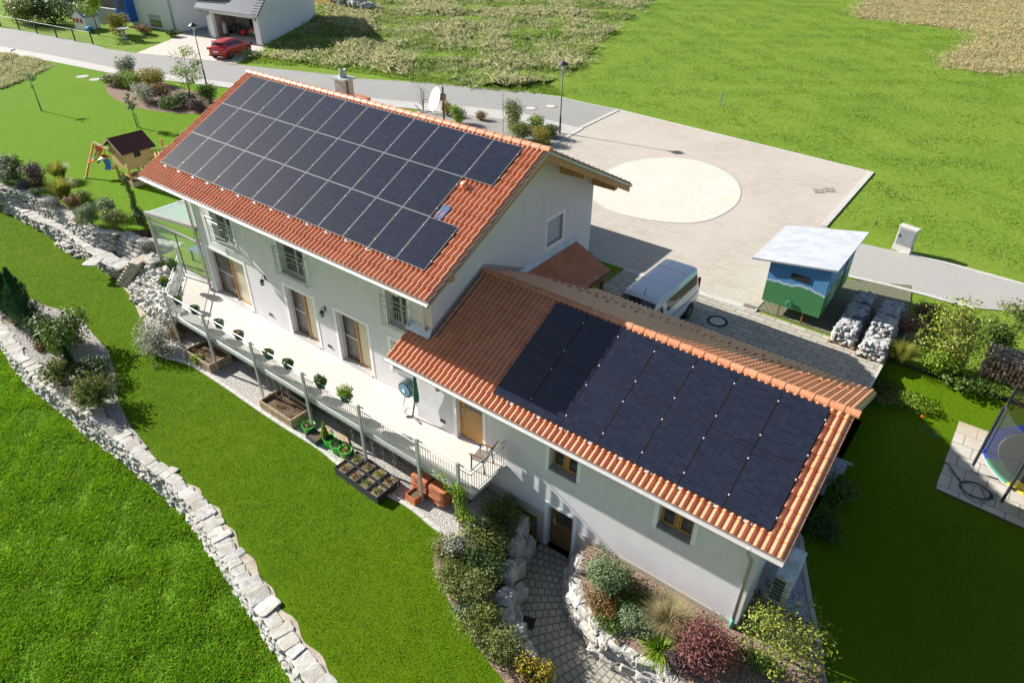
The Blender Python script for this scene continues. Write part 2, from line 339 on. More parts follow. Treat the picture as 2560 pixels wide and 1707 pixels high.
def smooth_line(pts, n=3):
    P = np.array(pts, float)
    for _ in range(n):
        Q = [P[0]]
        for i in range(len(P)-1): Q += [P[i]*.75+P[i+1]*.25, P[i]*.25+P[i+1]*.75]
        Q.append(P[-1]); P = np.array(Q)
    return [tuple(p) for p in P]
def sheet(name, poly, z, material, skirt=0, kind='structure', label=None, cat=None, parent=None):
    poly = [(p[0], p[1]) for p in poly]; mb = MB(); n = len(poly)
    tri = geometry.tessellate_polygon([[Vector((p[0], p[1], 0)) for p in poly]])
    mb.add([(p[0], p[1], z) for p in poly], [tuple(t) for t in tri])
    if skirt:
        sk = MB(); sk.add([(p[0], p[1], z-.004) for p in poly]+[(p[0], p[1], z-skirt) for p in poly], [(i, (i+1) % n, (i+1) % n+n, i+n) for i in range(n)]); tag(sk.obj('earth_bank', 'soil'), None, None, None, 'structure')
    o = mb.obj(name, material, parent)
    return tag(o, label, cat, None, kind)
# icosphere template
def ico(sub):
    t = (1+5**.5)/2
    V = [(-1, t, 0), (1, t, 0), (-1, -t, 0), (1, -t, 0), (0, -1, t), (0, 1, t), (0, -1, -t), (0, 1, -t), (t, 0, -1), (t, 0, 1), (-t, 0, -1), (-t, 0, 1)]
    F = [(0, 11, 5), (0, 5, 1), (0, 1, 7), (0, 7, 10), (0, 10, 11), (1, 5, 9), (5, 11, 4), (11, 10, 2), (10, 7, 6), (7, 1, 8), (3, 9, 4), (3, 4, 2), (3, 2, 6), (3, 6, 8), (3, 8, 9), (4, 9, 5), (2, 4, 11), (6, 2, 10), (8, 6, 7), (9, 8, 1)]
    V = [np.array(v)/np.linalg.norm(v) for v in V]
    for _ in range(sub):
        c = {}; G = []
        def mid(a, b):
            k = (min(a, b), max(a, b))
            if k not in c: p = V[a]+V[b]; V.append(p/np.linalg.norm(p)); c[k] = len(V)-1
            return c[k]
        for a, b, d in F: x, y, z = mid(a, b), mid(b, d), mid(d, a); G += [(a, x, z), (b, y, x), (d, z, y), (x, y, z)]
        F = G
    return np.array(V), np.array(F)
ICO1, ICO2, ICO3 = ico(1), ico(2), ico(3)
def stones(name, items, material, parent=None, tmpl=ICO1, power=.42, jit=.12, world=True):
    V0, F0 = tmpl; B = np.sign(V0)*np.abs(V0)**power; Vs = []; Fs = []
    for i, (c, sz, rz) in enumerate(items):
        J = B+rng.normal(0, jit, B.shape); J = J*np.array(sz)/2
        t = rng.normal(0, .06); J = np.stack([J[:, 0], J[:, 1], J[:, 2]+J[:, 0]*t], 1)
        ca, sa = math.cos(rz), math.sin(rz); X = J[:, 0]*ca-J[:, 1]*sa; Y = J[:, 0]*sa+J[:, 1]*ca
        Vs.append(np.stack([X, Y, J[:, 2]], 1)+np.array(c)); Fs.append(F0+i*len(V0))
    return npmesh(name, np.concatenate(Vs), np.concatenate(Fs), material, parent, world=world)
def resample(L, step):
    L = np.array(L, float); d = np.r_[0, np.cumsum(np.linalg.norm(np.diff(L[:, :2], axis=0), axis=1))]
    t = []; s = 0
    while s < d[-1]: w = step*random.uniform(.65, 1.4); t.append((s+w/2, w)); s += w
    out = []
    for s, w in t:
        p = np.array([np.interp(s, d, L[:, k]) for k in range(L.shape[1])]); q = np.array([np.interp(s+.05, d, L[:, k]) for k in range(2)])
        q0 = np.array([np.interp(s-.05, d, L[:, k]) for k in range(2)]); out.append((p, w, math.atan2(*(q-q0)[::-1]), s/d[-1]))
    return out
def stone_wall(name, label, foot, top, z0, z1, capw=.45, course=.2, step=.42, cat='wall', capstep=.6, inward=1, group=None, capjit=.07):
    """foot and top: lists of matching xy points, stones laid in courses between them, flat cap stones along the top"""
    foot = np.array(foot)[:, :2]; top = np.array(top)[:, :2]; T = thing(name, label, cat, (float(top[0][0]), float(top[0][1]), z0), 0, group)
    items = []; n = max(2, int((z1-z0)/course))
    for k in range(n):
        f = (k+.5)/n; L = foot*(1-f)+top*f
        for p, w, a, _ in resample(L, step):
            nx, ny = -math.sin(a)*inward, math.cos(a)*inward; o = random.uniform(.06, .2)
            items.append(((p[0]+nx*o, p[1]+ny*o, z0+(k+.5)*(z1-z0)/n+random.uniform(-.02, .02)), (w*1.0, .42, (z1-z0)/n*random.uniform(.85, 1.15)), a+random.uniform(-.12, .12)))
    stones('face_stones', items, 'lstone', T, jit=.1)
    caps = []
    if capw:
        for p, w, a, _ in resample(top, capstep):
            nx, ny = -math.sin(a)*inward, math.cos(a)*inward; cw = capw*random.uniform(.75, 1.3)
            caps.append(((p[0]+nx*cw*.42, p[1]+ny*cw*.42, z1+.02+random.uniform(-.015, .02)), (w*1.07, cw*1.05, random.uniform(.06, .09)), a+random.uniform(-.2, .2)))
        stones('cap_stones', caps, 'cap', T, tmpl=ICO2, power=.28, jit=.04)
    return T
# ------------------------------------------------------------------ vegetation
def leaves(P, Nrm, size, asp=.55, jit=.7):
    n = len(P); D = Nrm+rng.normal(0, jit, (n, 3)); D /= np.linalg.norm(D, axis=1)[:, None]
    A = np.cross(D, rng.normal(0, 1, (n, 3))); A /= np.linalg.norm(A, axis=1)[:, None]; B = np.cross(D, A)
    s = (size*rng.uniform(.6, 1.3, n))[:, None]
    V = np.stack([P-A*s, P+B*s*asp, P+A*s, P-B*s*asp], 1).reshape(-1, 3); return V, np.arange(4*n).reshape(n, 4)
def crown_points(lobes, n):
    vol = np.array([l[3]*l[4]*l[5] for l in lobes])**.7; idx = rng.choice(len(lobes), n, p=vol/vol.sum()); L = np.array(lobes)[idx]
    D = rng.normal(0, 1, (n, 3)); D /= np.linalg.norm(D, axis=1)[:, None]; r = rng.uniform(0, 1, n)**.38
    r *= 1+.18*np.sin(D[:, 0]*5+L[:, 0]*9)*np.cos(D[:, 2]*6+L[:, 1]*7)
    return L[:, :3]+D*L[:, 3:]*r[:, None], D
GREENS = {}; SCL = 1.5
def LM(key, cols, **k):
    if key not in GREENS: GREENS[key] = leafmat('foliage_'+key, cols, **k)
    return GREENS[key]
LM('mid', [(.04, .09, .012), (.09, .16, .02), (.14, .21, .035)])
LM('bright', [(.1, .19, .012), (.2, .32, .02), (.3, .4, .04)])
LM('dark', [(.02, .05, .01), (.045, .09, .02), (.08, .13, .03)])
LM('grey', [(.09, .15, .06), (.16, .22, .1), (.26, .31, .18)])
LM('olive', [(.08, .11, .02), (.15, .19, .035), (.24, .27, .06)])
LM('gold', [(.2, .2, .03), (.34, .3, .05), (.45, .35, .06), (.12, .17, .03)])
LM('rust', [(.2, .1, .04), (.3, .16, .06), (.12, .13, .04)])
LM('purple', [(.06, .035, .045), (.11, .06, .07), (.16, .1, .11)])
LM('red', [(.16, .05, .06), (.26, .09, .09), (.12, .06, .07), (.32, .15, .06)])
LM('lavender', [(.13, .13, .11), (.2, .19, .17), (.26, .24, .24)])
LM('juniper', [(.1, .13, .03), (.18, .21, .05), (.28, .3, .1)])
LM('conifer', [(.012, .05, .02), (.025, .085, .03), (.05, .12, .04)])
LM('white', [(.12, .15, .07), (.2, .22, .13), (.65, .62, .55), (.16, .19, .1)])
LM('grassy', [(.16, .2, .03), (.3, .31, .05), (.24, .28, .04), (.45, .4, .1)], trans=.5)
LM('straw', [(.42, .36, .2), (.55, .48, .29), (.33, .32, .15)], trans=.5)
LM('yellowflower', [(.06, .1, .02), (.1, .15, .03), (.75, .45, .01), (.12, .17, .03)])
LM('yellowgreen', [(.12, .2, .025), (.24, .32, .04), (.45, .43, .06), (.09, .15, .02), (.3, .36, .05)])
LM('pink', [(.3, .12, .1), (.4, .2, .15), (.18, .12, .06)])
LM('blade', [(.13, .29, .005), (.2, .4, .012), (.33, .52, .03), (.08, .2, .006)], trans=.5)
LM('bladegreen', [(.13, .23, .03), (.22, .33, .05), (.32, .38, .1), (.16, .27, .04)], trans=.4)
LM('bladefield', [(.13, .23, .02), (.2, .31, .035), (.27, .36, .06)], trans=.5)
LM('bladerough', [(.3, .33, .12), (.42, .4, .22), (.56, .5, .32), (.22, .32, .08)], trans=.4)
LM('bladestraw', [(.44, .37, .19), (.56, .48, .27), (.34, .35, .15)], trans=.4)
def shrub(name, label, p, w, d, h, col, leaf=.05, n=None, lobes=7, stems=True, cat='shrub', group=None, low=0.12, asp=.55, dens=1):
    x, y, z = p; w *= SCL; d *= SCL; h *= 1.12; T = thing(name, label, cat, (x, y, z), 0, group); L = []
    for i in range(lobes):
        a = random.uniform(0, 6.28); r = random.uniform(.1, .62)
        lw = random.uniform(.3, .5); hh = random.uniform(.35, .75)
        L.append((x+math.cos(a)*r*w/2, y+math.sin(a)*r*d/2, z+h*hh, w/2*lw*1.25, d/2*lw*1.25, h*(1-hh)*.95*random.uniform(.75, 1.05)))
    L.append((x, y, z+h*.42, w*.34, d*.34, h*.42))
    n = n or int(dens*min(9000, 260+1.6*(w*d+h*(w+d))/(leaf*leaf)*.42))
    P, D = crown_points(L, n); P[:, 2] = np.maximum(P[:, 2], z+.02+rng.uniform(0, low, n)*h)
    V, F = leaves(P, D+np.array([0, 0, .5]), leaf, asp); npmesh('foliage', V, F, GREENS[col], T)
    if stems:
        mb = MB()
        for i in range(6):
            a = random.uniform(0, 6.28); mb.tube([(x+random.uniform(-.05, .05), y+random.uniform(-.05, .05), z-.03), (x+math.cos(a)*w*.16, y+math.sin(a)*d*.16, z+h*.4), (x+math.cos(a)*w*.3, y+math.sin(a)*d*.3, z+h*.75)], [.02, .014, .006], 5)
        mb.obj('stems', 'bark', T)
    return T
def fountain(name, label, p, r, h, col, n=900, width=.012, cat='ornamental grass', droop=.5, up=.35):
    x, y, z = p; T = thing(name, label, cat, p); a = rng.uniform(0, 2*math.pi, n); el = rng.beta(2, 1.6, n)
    ln = rng.uniform(.7, 1.05, n); o = np.stack([np.cos(a), np.sin(a), np.zeros(n)], 1); s = np.stack([-np.sin(a), np.cos(a), np.zeros(n)], 1)
    base = np.array([x, y, z])+o*(rng.uniform(0, .25, n)*r)[:, None]; Vs = []
    K = 4
    for k in range(K+1):
        t = k/K; hh = h*ln*(t*(1.25-.25*t)-el*droop*t*t*.9); oo = r*ln*el*(t**1.15)
        P = base+o*oo[:, None]; P[:, 2] = np.maximum(z+.02, z+hh); w = width*(1-t*.85)
        Vs += [P-s*w, P+s*w]
    V = np.stack(Vs, 1).reshape(-1, 3); F = []
    ids = np.arange(n)[:, None]*(2*(K+1)); F = np.concatenate([ids+np.array([[2*k, 2*k+1, 2*k+3, 2*k+2]]) for k in range(K)])
    npmesh('blades', V, F, GREENS[col], T); return T
def juniper(name, label, p, r, h, col='juniper', n=130, cat='shrub'):
    """arching feathery branches"""
    x, y, z = p; T = thing(name, label, cat, p); Ps = []; Ds = []; mb = MB()
    for i in range(n):
        a = random.uniform(0, 6.28); el = random.uniform(.15, 1); ln = random.uniform(.6, 1.08); pts = []
        for k in range(9):
            t = k/8; pts.append((x+math.cos(a)*r*el*ln*t, y+math.sin(a)*r*el*ln*t, z+.03+h*ln*(t*1.25-el*.75*t*t*t)*(1.05-.3*el)))
        if i % 6 == 0: mb.tube(pts[::2], [.014, .01, .008, .006, .003], 4)
        Q = np.array(pts); m_ = 34; tt = rng.uniform(.12, 1, m_)*8; i0 = np.minimum(tt.astype(int), 7); f = (tt-i0)[:, None]
        B = Q[i0]*(1-f)+Q[i0+1]*f; Ps.append(B+rng.normal(0, .03, B.shape)); Ds.append(np.tile([math.cos(a), math.sin(a), .4], (m_, 1)))
    P = np.concatenate(Ps); P[:, 2] = np.maximum(P[:, 2], z+.03); V, F = leaves(P, np.concatenate(Ds), .065, .28, .6)
    npmesh('foliage', V, F, GREENS[col], T); mb.obj('branches', 'bark', T); return T
def conifer(name, label, p, r, h, col='conifer', n=5200):
    x, y, z = p; T = thing(name, label, 'conifer', p); t = rng.uniform(.02, 1, n)**.9; a = rng.uniform(0, 6.283, n)
    prof = np.sin(np.clip(t*1.0, 0, 1)**.55*math.pi)**.8*(1-.35*t); rr = r*prof*(.75+.35*np.sin(a*3+t*14)*.6)*rng.uniform(.45, 1.06, n)
    P = np.stack([x+np.cos(a)*rr, y+np.sin(a)*rr, z+.05+t*h], 1); D = np.stack([np.cos(a)*.6, np.sin(a)*.6, np.full(n, .5)], 1)
    U = np.stack([np.cos(a)*.35, np.sin(a)*.35, np.ones(n)], 1)+rng.normal(0, .25, (n, 3)); U /= np.linalg.norm(U, axis=1)[:, None]
    S = np.cross(U, D); S /= np.linalg.norm(S, axis=1)[:, None]; s = rng.uniform(.05, .13, n)[:, None]
    V = np.stack([P-U*s*.4, P+S*s*.22, P+U*s*1.3, P-S*s*.22], 1).reshape(-1, 3)
    npmesh('foliage', V, np.arange(4*n).reshape(n, 4), GREENS[col], T)
    MB().tube([(x, y, z-.05), (x, y, z+h*.9)], [.05, .01], 6).obj('trunk', 'bark', T); return T
def tree(name, label, p, h, cr, col, n=1500, leaf=.05, trunk=.05, stems=1, stake=0, cat='tree', lean=0, airy=.6, bole=.4):
    x, y, z = p; T = thing(name, label, cat, p); mb = MB(); L = []
    for s_ in range(stems):
        a0 = random.uniform(0, 6.28); off = .0 if stems == 1 else cr*.25; top = (x+math.cos(a0)*off+lean, y+math.sin(a0)*off, z+h*.9)
        mb.tube([(x, y, z-.05), (x+(top[0]-x)*.4, y+(top[1]-y)*.4, z+h*.4), top], [trunk, trunk*.7, trunk*.2], 7)
        for b in range(9):
            t = random.uniform(bole, .92); a = random.uniform(0, 6.28); ln = cr*random.uniform(.45, 1)*(1.15-t*.5)
            b0 = Vector((x+(top[0]-x)*t, y+(top[1]-y)*t, z+h*t)); b1 = b0+Vector((math.cos(a)*ln, math.sin(a)*ln, ln*random.uniform(.3, .9)))
            mb.tube([b0, (b0+b1)/2+Vector((0, 0, .03)), b1], [trunk*.35, trunk*.22, .004], 5)
            q = cr*airy*random.uniform(.35, .6); L.append((*b1, q, q, q*.7)); L.append((*((b0+b1)/2), q*.7, q*.7, q*.6))
    mb.obj('trunk', 'bark', T)
    if n: P, D = crown_points(L, n); V, F = leaves(P, D+np.array([0, 0, .4]), leaf, .5); npmesh('crown', V, F, GREENS[col], T)
    if stake:
        mb = MB()
        for sx in (-.18, .18): mb.tube([(x+sx, y+.05, z-.05), (x+sx, y+.05, z+h*.42)], .025, 6)
        mb.obj('stake', 'oldwood', T)
    return T
def tufts(name, poly, zf, n, h, spread, col, label, blades=7, width=.012, clump=None, lean=.6, cat='grass', edge=0):
    poly = [(p[0], p[1]) for p in poly]; A = np.array(poly); lo, hi = A.min(0), A.max(0); P = rng.uniform(lo, hi, (int(n*3.2), 2)); P = P[inpoly(P, poly)][:n]
    if clump is not None:
        u, v = P[:, 0]*clump, P[:, 1]*clump; g = np.sin(u*1.7+np.sin(v*2.3)*1.4)+np.sin(v*1.9+np.sin(u*1.3)*1.7)+.6*np.sin(u*4.1+v*3.7); k = 1/(1+np.exp(-g*1.2))
        keep = rng.uniform(0, 1, len(P)) < (.35+.65*k if cat == 'grass' else .06+1.1*k**1.8); P = P[keep]; k = k[keep]
    else: k = np.full(len(P), .5)
    P = P+rng.normal(0, 1, P.shape)*edge; m_ = len(P); B = np.repeat(P, blades, 0)+rng.normal(0, spread, (m_*blades, 2)); kk = np.repeat(k, blades); N = len(B)
    z = zf(B[:, 0], B[:, 1]) if callable(zf) else np.full(N, zf); a = rng.uniform(0, 6.283, N); hh = h*rng.uniform(.5, 1.2, N)*(.5+kk)
    ln = lean*hh*rng.uniform(.2, 1.2, N); o = np.stack([np.cos(a), np.sin(a)], 1); b = a+rng.normal(0, .6, N)+1.57; s = np.stack([np.cos(b), np.sin(b)], 1)*(width*rng.uniform(.6, 1.4, N))[:, None]
    P0 = np.c_[B-s, z-.01]; P1 = np.c_[B+s, z-.01]; P2 = np.c_[B+o*ln[:, None]*.45+s*.8, z+hh*.7]; P3 = np.c_[B+o*ln[:, None], z+hh*.92]
    V = np.stack([P0, P1, P2, P3], 1).reshape(-1, 3); o_ = npmesh(name, V, np.arange(4*N).reshape(N, 4), GREENS[col]); return tag(o_, label, cat, None, 'stuff')
# ================================================================== ground
sheet('ground', [(-260, -120), (160, -120), (160, 260), (-260, 260)], -9.6, 'meadow')
wall_top = [(-16, -2.3)]+[]
# long low garden wall: cap outer edge (z ZG) and foot (z ZM)
capline = ats('B0', [(-190, 560), (0, 760), (50, 850), (100, 930), (180, 970), (250, 1080), (330, 1130), (400, 1180), (480, 1250), (600, 1310), (690, 1390), (780, 1460), (870, 1530)], ZG) \
        + ats('C0', [(1010, 90), (1110, 150), (1180, 210), (1250, 300), (1320, 350), (1370, 440), (1430, 540), (1480, 620), (1540, 710), (1590, 790), (1630, 870), (1690, 960), (1760, 1060), (1820, 1130), (1860, 1210), (1920, 1300), (1990, 1380), (2060, 1490), (2130, 1590), (2330, 1900)], ZG)
footline = ats('B0', [(-200, 600), (0, 800), (50, 880), (90, 960), (150, 1040), (220, 1120), (300, 1180), (400, 1250), (470, 1320), (540, 1400), (650, 1470), (760, 1550)], ZM) \
         + ats('C0', [(870, 60), (960, 130), (1060, 230), (1140, 280), (1210, 350), (1290, 430), (1360, 540), (1420, 630), (1490, 740), (1570, 830), (1640, 950), (1720, 1060), (1780, 1150), (1860, 1280), (1900, 1360), (1960, 1440), (2010, 1520), (2080, 1600), (2250, 1900)], ZM)
capline = smooth_line(capline, 2); footline = smooth_line(footline, 2)
farL = [(-60, -4), (-60, -60), (30, -60)]
# lower meadow: gently uneven sheet
def grid_sheet(name, poly, zf, material, step, label=None, skirt=None):
    poly = [(p[0], p[1]) for p in poly]; A = np.array(poly); lo, hi = A.min(0)-step, A.max(0)+step
    nx, ny = int((hi[0]-lo[0])/step)+1, int((hi[1]-lo[1])/step)+1
    X, Y = np.meshgrid(lo[0]+np.arange(nx)*step, lo[1]+np.arange(ny)*step); P = np.c_[X.ravel(), Y.ravel()]
    i, j = np.meshgrid(np.arange(nx-1), np.arange(ny-1)); a = (j*nx+i).ravel(); Fq = np.c_[a, a+1, a+nx+1, a+nx]
    c = P[Fq].mean(1); Fq = Fq[inpoly(c, poly)]; u, inv = np.unique(Fq, return_inverse=True)
    V = np.c_[P[u], zf(P[u, 0], P[u, 1])]; o = npmesh(name, V, inv.reshape(-1, 4), material, None, True); return tag(o, label, None, None, 'structure')
meadow_poly = [(p[0]+.12, p[1]+.15) for p in footline]+[(14.6, -40), (-60, -40), (-60, -2)]
wob = lambda x, y, a=.03, f=1.0: a*(np.sin(x*1.3*f+np.sin(y*.9*f)*1.5)+np.sin(y*1.7*f+np.cos(x*1.1*f)*1.3)+.5*np.sin(x*3.1*f+y*2.7*f))
grid_sheet('lower_meadow', meadow_poly, lambda x, y: ZM+wob(x, y, .014), 'meadow', .4)
vis = [at('C0', q, ZM) for q in [(-60, -300), (870, 60), (1140, 280), (1360, 540), (1640, 950), (1900, 1360), (2080, 1700), (-100, 1700)]]
vis2 = [(p[0], p[1]) for p in footline[2:]]+[at('C0', q, ZM)[:2] for q in [(2100, 1700), (-150, 1700), (-150, 200)]]+[at('B0', (-100, 700), ZM)[:2]]
tufts('meadow_grass', vis2, lambda x, y: ZM+wob(x, y, .014), 30000, .06, .075, 'blade', 'dense bright green meadow grass below the long stone wall', 9, .017, 1.4, 1.9)
# front garden terrace (lawn)
rear = ats('B0', [(-300, -560)], ZG)
lawn_poly = [(p[0]+.12, p[1]+.12) for p in capline]+[(24.4, -9.5), (22.4, -7.2), (19.9, -3.9), (18.4, -3.2), (17.6, -2), (17.9, -.6), (18.2, .3), (-4.3, .3), (-7, .3), (-30, .6), (-40, 0)]
sheet('lawn', lawn_poly, ZG, 'lawn', 1.5)
# sandy strip behind the cap stones
lo_, hi_ = [p for p in capline if p[0] > 6.2], None
strip = [(p[0]+.1, p[1]+.1) for p in lo_]+[(p[0]+.95+.1*math.sin(p[1]*2.1)+.05*math.sin(p[1]*7), p[1]+.4+.07*math.sin(p[0]*5)) for p in reversed(lo_)]
sheet('sand_strip', strip, ZG+.012, 'sand')
bedL = [(p[0]+.1, p[1]+.1) for p in capline if p[0] < 7.6]
bedL_in = ats('B0', [(935, 1430), (880, 1370), (850, 1290), (800, 1200), (800, 1080), (770, 960), (740, 860), (620, 740), (560, 640), (430, 590), (300, 560), (150, 480), (0, 430), (-260, 330)], ZG)
sheet('gravel_bed', bedL+smooth_line(bedL_in, 2), ZG+.018, 'slate', 0)
# gravel strip under the balcony + kerb
kerb_pts = ats('B0', [(980, 660), (1010, 850), (1090, 905), (1290, 950), (1430, 1035), (1600, 1150), (1800, 1290), (2000, 1420), (2200, 1540)], ZG)+ats('C1', [(0, 75), (250, 235), (480, 350), (650, 500), (750, 560)], ZG)
kp = smooth_line([(p[0], p[1]) for p in kerb_pts], 2)
bedend = ats('C1', [(960, 600), (1000, 480), (1090, 370), (1170, 320), (1010, 220)], ZG)
sheet('gravel_strip', kp+[(p[0], p[1]) for p in bedend]+[(16.9, .2), (-3.2, .2), (-3.2, -.6)], ZG+.02, 'gravel')
KB = MB()
for p, w, a, _ in resample(kp[9:], .42):
    KB.M = Matrix.Translation((p[0], p[1], ZG)) @ Matrix.Rotation(a, 4, 'Z'); KB.box((-w*.49, -.07, -.1), (w*.49, .07, .05))
KB.M = Matrix.Translation((0, 0, 0)); tag(KB.obj('kerb', 'kerb', bev=.008), None, None, None, 'structure')
k2 = ats('C1', [(1170, 330), (1090, 390), (1010, 480)], ZG+.02)
KB = MB()
for i in range(2): KB.beam(k2[i], k2[i+1], .28, .1)
tag(KB.obj('concrete_edging', 'concrete'), None, None, None, 'structure')
# bark bed between lawn and boulder wall
lbed = ats('C1', [(690, 530), (640, 640), (640, 760), (680, 880), (740, 1000), (830, 1150), (900, 1260), (1000, 1400), (1100, 1520), (1180, 1620)], ZG)
lbed2 = ats('C1', [(1420, 1640), (1290, 1400), (1180, 1260), (1090, 1100), (1050, 1000), (1080, 800), (1150, 600), (1290, 430), (1170, 330), (1000, 480), (930, 560)], ZG)
bedpoly = smooth_line(lbed, 2)+smooth_line(lbed2, 1); sheet('shrub_bed', bedpoly, ZG+.03, 'mulch')
# sunken path
pathp = ats('C1', [(1370, 600), (1300, 680), (1225, 900), (1215, 1050), (1240, 1200), (1310, 1340), (1420, 1480), (1560, 1700)], ZP)+ats('C1', [(2400, 1700), (2030, 1540), (1860, 1420), (1700, 1290), (1600, 1120), (1545, 1000), (1560, 850), (1625, 690)], ZP)+[(19.7, .3), (18.2, .3)]
sheet('sunken_path', pathp, ZP, 'pathpave')
sheet('path_verge', [(17.2, .3), (17.2, -3.5), (19.8, -4.6), (23, -9), (27, -9), (27, -1), (20.5, .3)], ZP-.03, 'soil')
# planted bed at the annex
rtop = ats('C1', [(1700, 660), (1650, 760), (1640, 900), (1700, 1050), (1770, 1170), (1900, 1290), (2050, 1360), (2200, 1430)], -7.35)+ats('C2', [(-60, 1480), (100, 1620)], -7.35)
bed_poly = [(p[0], p[1]) for p in rtop]+[(25, -7), (26.95, -6), (26.9, -.2), (26.2, 1.2), (24.4, 1.2), (24.4, -.05), (20.1, -.05)]
zbed = lambda x, y: ZB-.16*np.clip(-y, 0, 4)
grid_sheet('planted_bed', bed_poly, zbed, 'mulch', .15)
# right garden, sloping down from the drive
def zr(x, y):
    y = np.asarray(y, float); return np.interp(y, [-12, -1, 3, 6.5, 7.9, 11.9, 13.1, 400], [-7.9, -7.12, -7.0, -6.7, -6.37, -6.34, ZU-.03, ZU-.03])
curb = ats('C2', [(760, 480), (820, 590), (850, 800), (880, 960), (920, 1150), (950, 1300), (970, 1450), (990, 1560), (1010, 1900)], -7.03)
curb = [(p[0], p[1]) for p in curb]
grid_sheet('side_lawn', [(24.9, 6.5)]+curb[1:]+[(60, -8), (60, 13.4), (24.65, 12.9)], zr, 'lawn', .25)
grid_sheet('side_gravel', [(24.4, 1.1), (24.4, 7.5), (25.2, 7.5)]+curb[:6]+[(26.6, 0.2)], lambda x, y: zr(x, y)+.012, 'gravel_grey', .12)
KB = MB()
for i in range(len(curb)-1):
    a, b = curb[i], curb[i+1]; KB.beam((a[0], a[1], float(zr(0, a[1]))), (b[0], b[1], float(zr(0, b[1]))), .13, .12)
tag(KB.obj('side_kerb', 'kerb', bev=.01), None, None, None, 'structure')
# upper plateau
ub = ats('W', [(-500, 380), (0, 560), (380, 640), (600, 760), (850, 870), (960, 950), (1080, 1050), (1270, 1150), (1420, 1190), (1560, 1200), (1750, 1170), (2080, 1130)], ZU)
ub2 = [(p[0], p[1]) for p in ub]
plateau = [(-240, -3)]+[(-40, -.5)]+ub2+[(-4.2, 1.9), (-4.1, .75), (.4, .9), (13.6, .9), (13.6, .2), (24.4, .2), (24.62, 13.2), (60, 13.4), (150, 20), (150, 240), (-240, 240)]
sheet('upper_ground', plateau, ZU-.03, 'field', 1.8)
lawn_up = [(-45, -.6)]+ub2+[(-4.2, 1.9), (.4, 2.5), (.4, 9.5), (13, 9.7), (13.2, 13)]+[(p[0], p[1]) for p in ats('A1', [(1480, 900)], ZU)+ats('A0', [(1560, 600), (1400, 580), (1100, 545), (730, 495), (640, 470), (380, 425), (180, 395), (0, 358), (-300, 300)], ZU)]
sheet('upper_lawn', lawn_up, ZU-.012, 'lawn2')
# road, pavement, court, drive
rd_top = ats('A0', [(-400, 110), (0, 190), (130, 205), (500, 275), (640, 305), (730, 335), (960, 368), (1300, 400), (1700, 452), (2352, 520)], ZU)+ats('A1', [(100, 540), (700, 575), (1000, 605), (1260, 628), (1500, 665), (1700, 710), (1905, 752)], ZU)
rd_bot = ats('A0', [(-400, 235), (0, 318), (380, 385), (800, 470), (1100, 505), (1560, 565), (2352, 650)], ZU)+ats('A1', [(0, 650), (500, 700), (880, 730), (1200, 765), (1400, 815), (1640, 878)], ZU)
sheet('road', [p[:2] for p in rd_top]+[p[:2] for p in reversed(rd_bot)], ZU, 'asphalt')
sw = ats('A0', [(-400, 300), (0, 360), (380, 427), (730, 497), (1100, 548), (1570, 602), (2352, 700)], ZU)+ats('A1', [(0, 700), (500, 745), (900, 790), (1250, 830), (1330, 870), (1560, 925)], ZU)
sheet('pavement', [p[:2] for p in rd_bot]+[p[:2] for p in reversed(sw)], ZU+.004, 'sidewalk')
c1 = at('A1', (1905, 752), ZU); c2 = at('A2', (1310, 1178), ZU); c3 = at('A2', (985, 1545), ZU); c4_ = at('B2', (1215, 140), ZU)
k_in = [at('B2', q, ZU)[:2] for q in [(560, 600), (120, 470)]]
court = [c1[:2], at('A2', (0, 850), ZU)[:2], c2[:2], c3[:2], (19.6, 18.2), (19.55, 13.35), (17.1, 13.1), (13.5, 13.0), (8, 13.0), at('A1', (1450, 1000), ZU)[:2], at('A1', (1660, 878), ZU)[:2]]
sheet('courtyard', court, ZU+.004, 'court')
tr = ats('B2', [(1225, 130), (1500, 190), (1900, 290), (2352, 415), (2900, 590)], ZU); trb = ats('B2', [(2900, 790), (2352, 600), (2000, 575), (1700, 490), (1450, 425), (1160, 360)], ZU)
sheet('side_road', [(19.5, 18.2)]+[c3[:2]]+[p[:2] for p in tr]+[p[:2] for p in trb]+[(19.5, 17.2)], ZU+.001, 'path_old')
sheet('drive', [(13.5, 8), (24.62, 7), (24.62, 13.15), (19.55, 13.2), (17.1, 12.95), (13.5, 12.85)], ZU+.006, 'drive')
sheet('turf_pavers', [(19.6, 13.4), (24.7, 13.3), (24.9, 15.5), (24.2, 19.6), (19.6, 17.2)], ZU+.003, paver('grass_paver_stones', (.3, .27, .2), (.42, .38, .3), (.05, .07, .025), .26, .17, .07))
kb = MB()
kb.beam((24.68, 7, ZU), (24.68, 13.2, ZU), .1, .06); kb.beam((13.5, 12.95, ZU+.01), (19.6, 13.25, ZU+.01), .32, .05)
for a, b in [(c1, at('A1', (1640, 880), ZU)), (at('A1', (1650, 882), ZU), at('A1', (1440, 1000), ZU)), (c2, c3)]: kb.beam((a[0], a[1], ZU+.01), (b[0], b[1], ZU+.01), .3, .06)
for L_ in (tr[1:], list(reversed(trb))[0:4]):
    for i in range(len(L_)-1): kb.beam((*L_[i][:2], ZU+.01), (*L_[i+1][:2], ZU+.01), .22, .05)
for L_ in (rd_top[9:],):
    for i in range(len(L_)-1): kb.beam((*L_[i][:2], ZU), (*L_[i+1][:2], ZU), .1, .03)
bk = [at('A2', (0, 850), ZU), c2, c1]; kb.beam((*c1[:2], ZU), (*c2[:2], ZU), .16, .05)
tag(kb.obj('kerbs', 'kerb', bev=.008), None, None, None, 'structure')
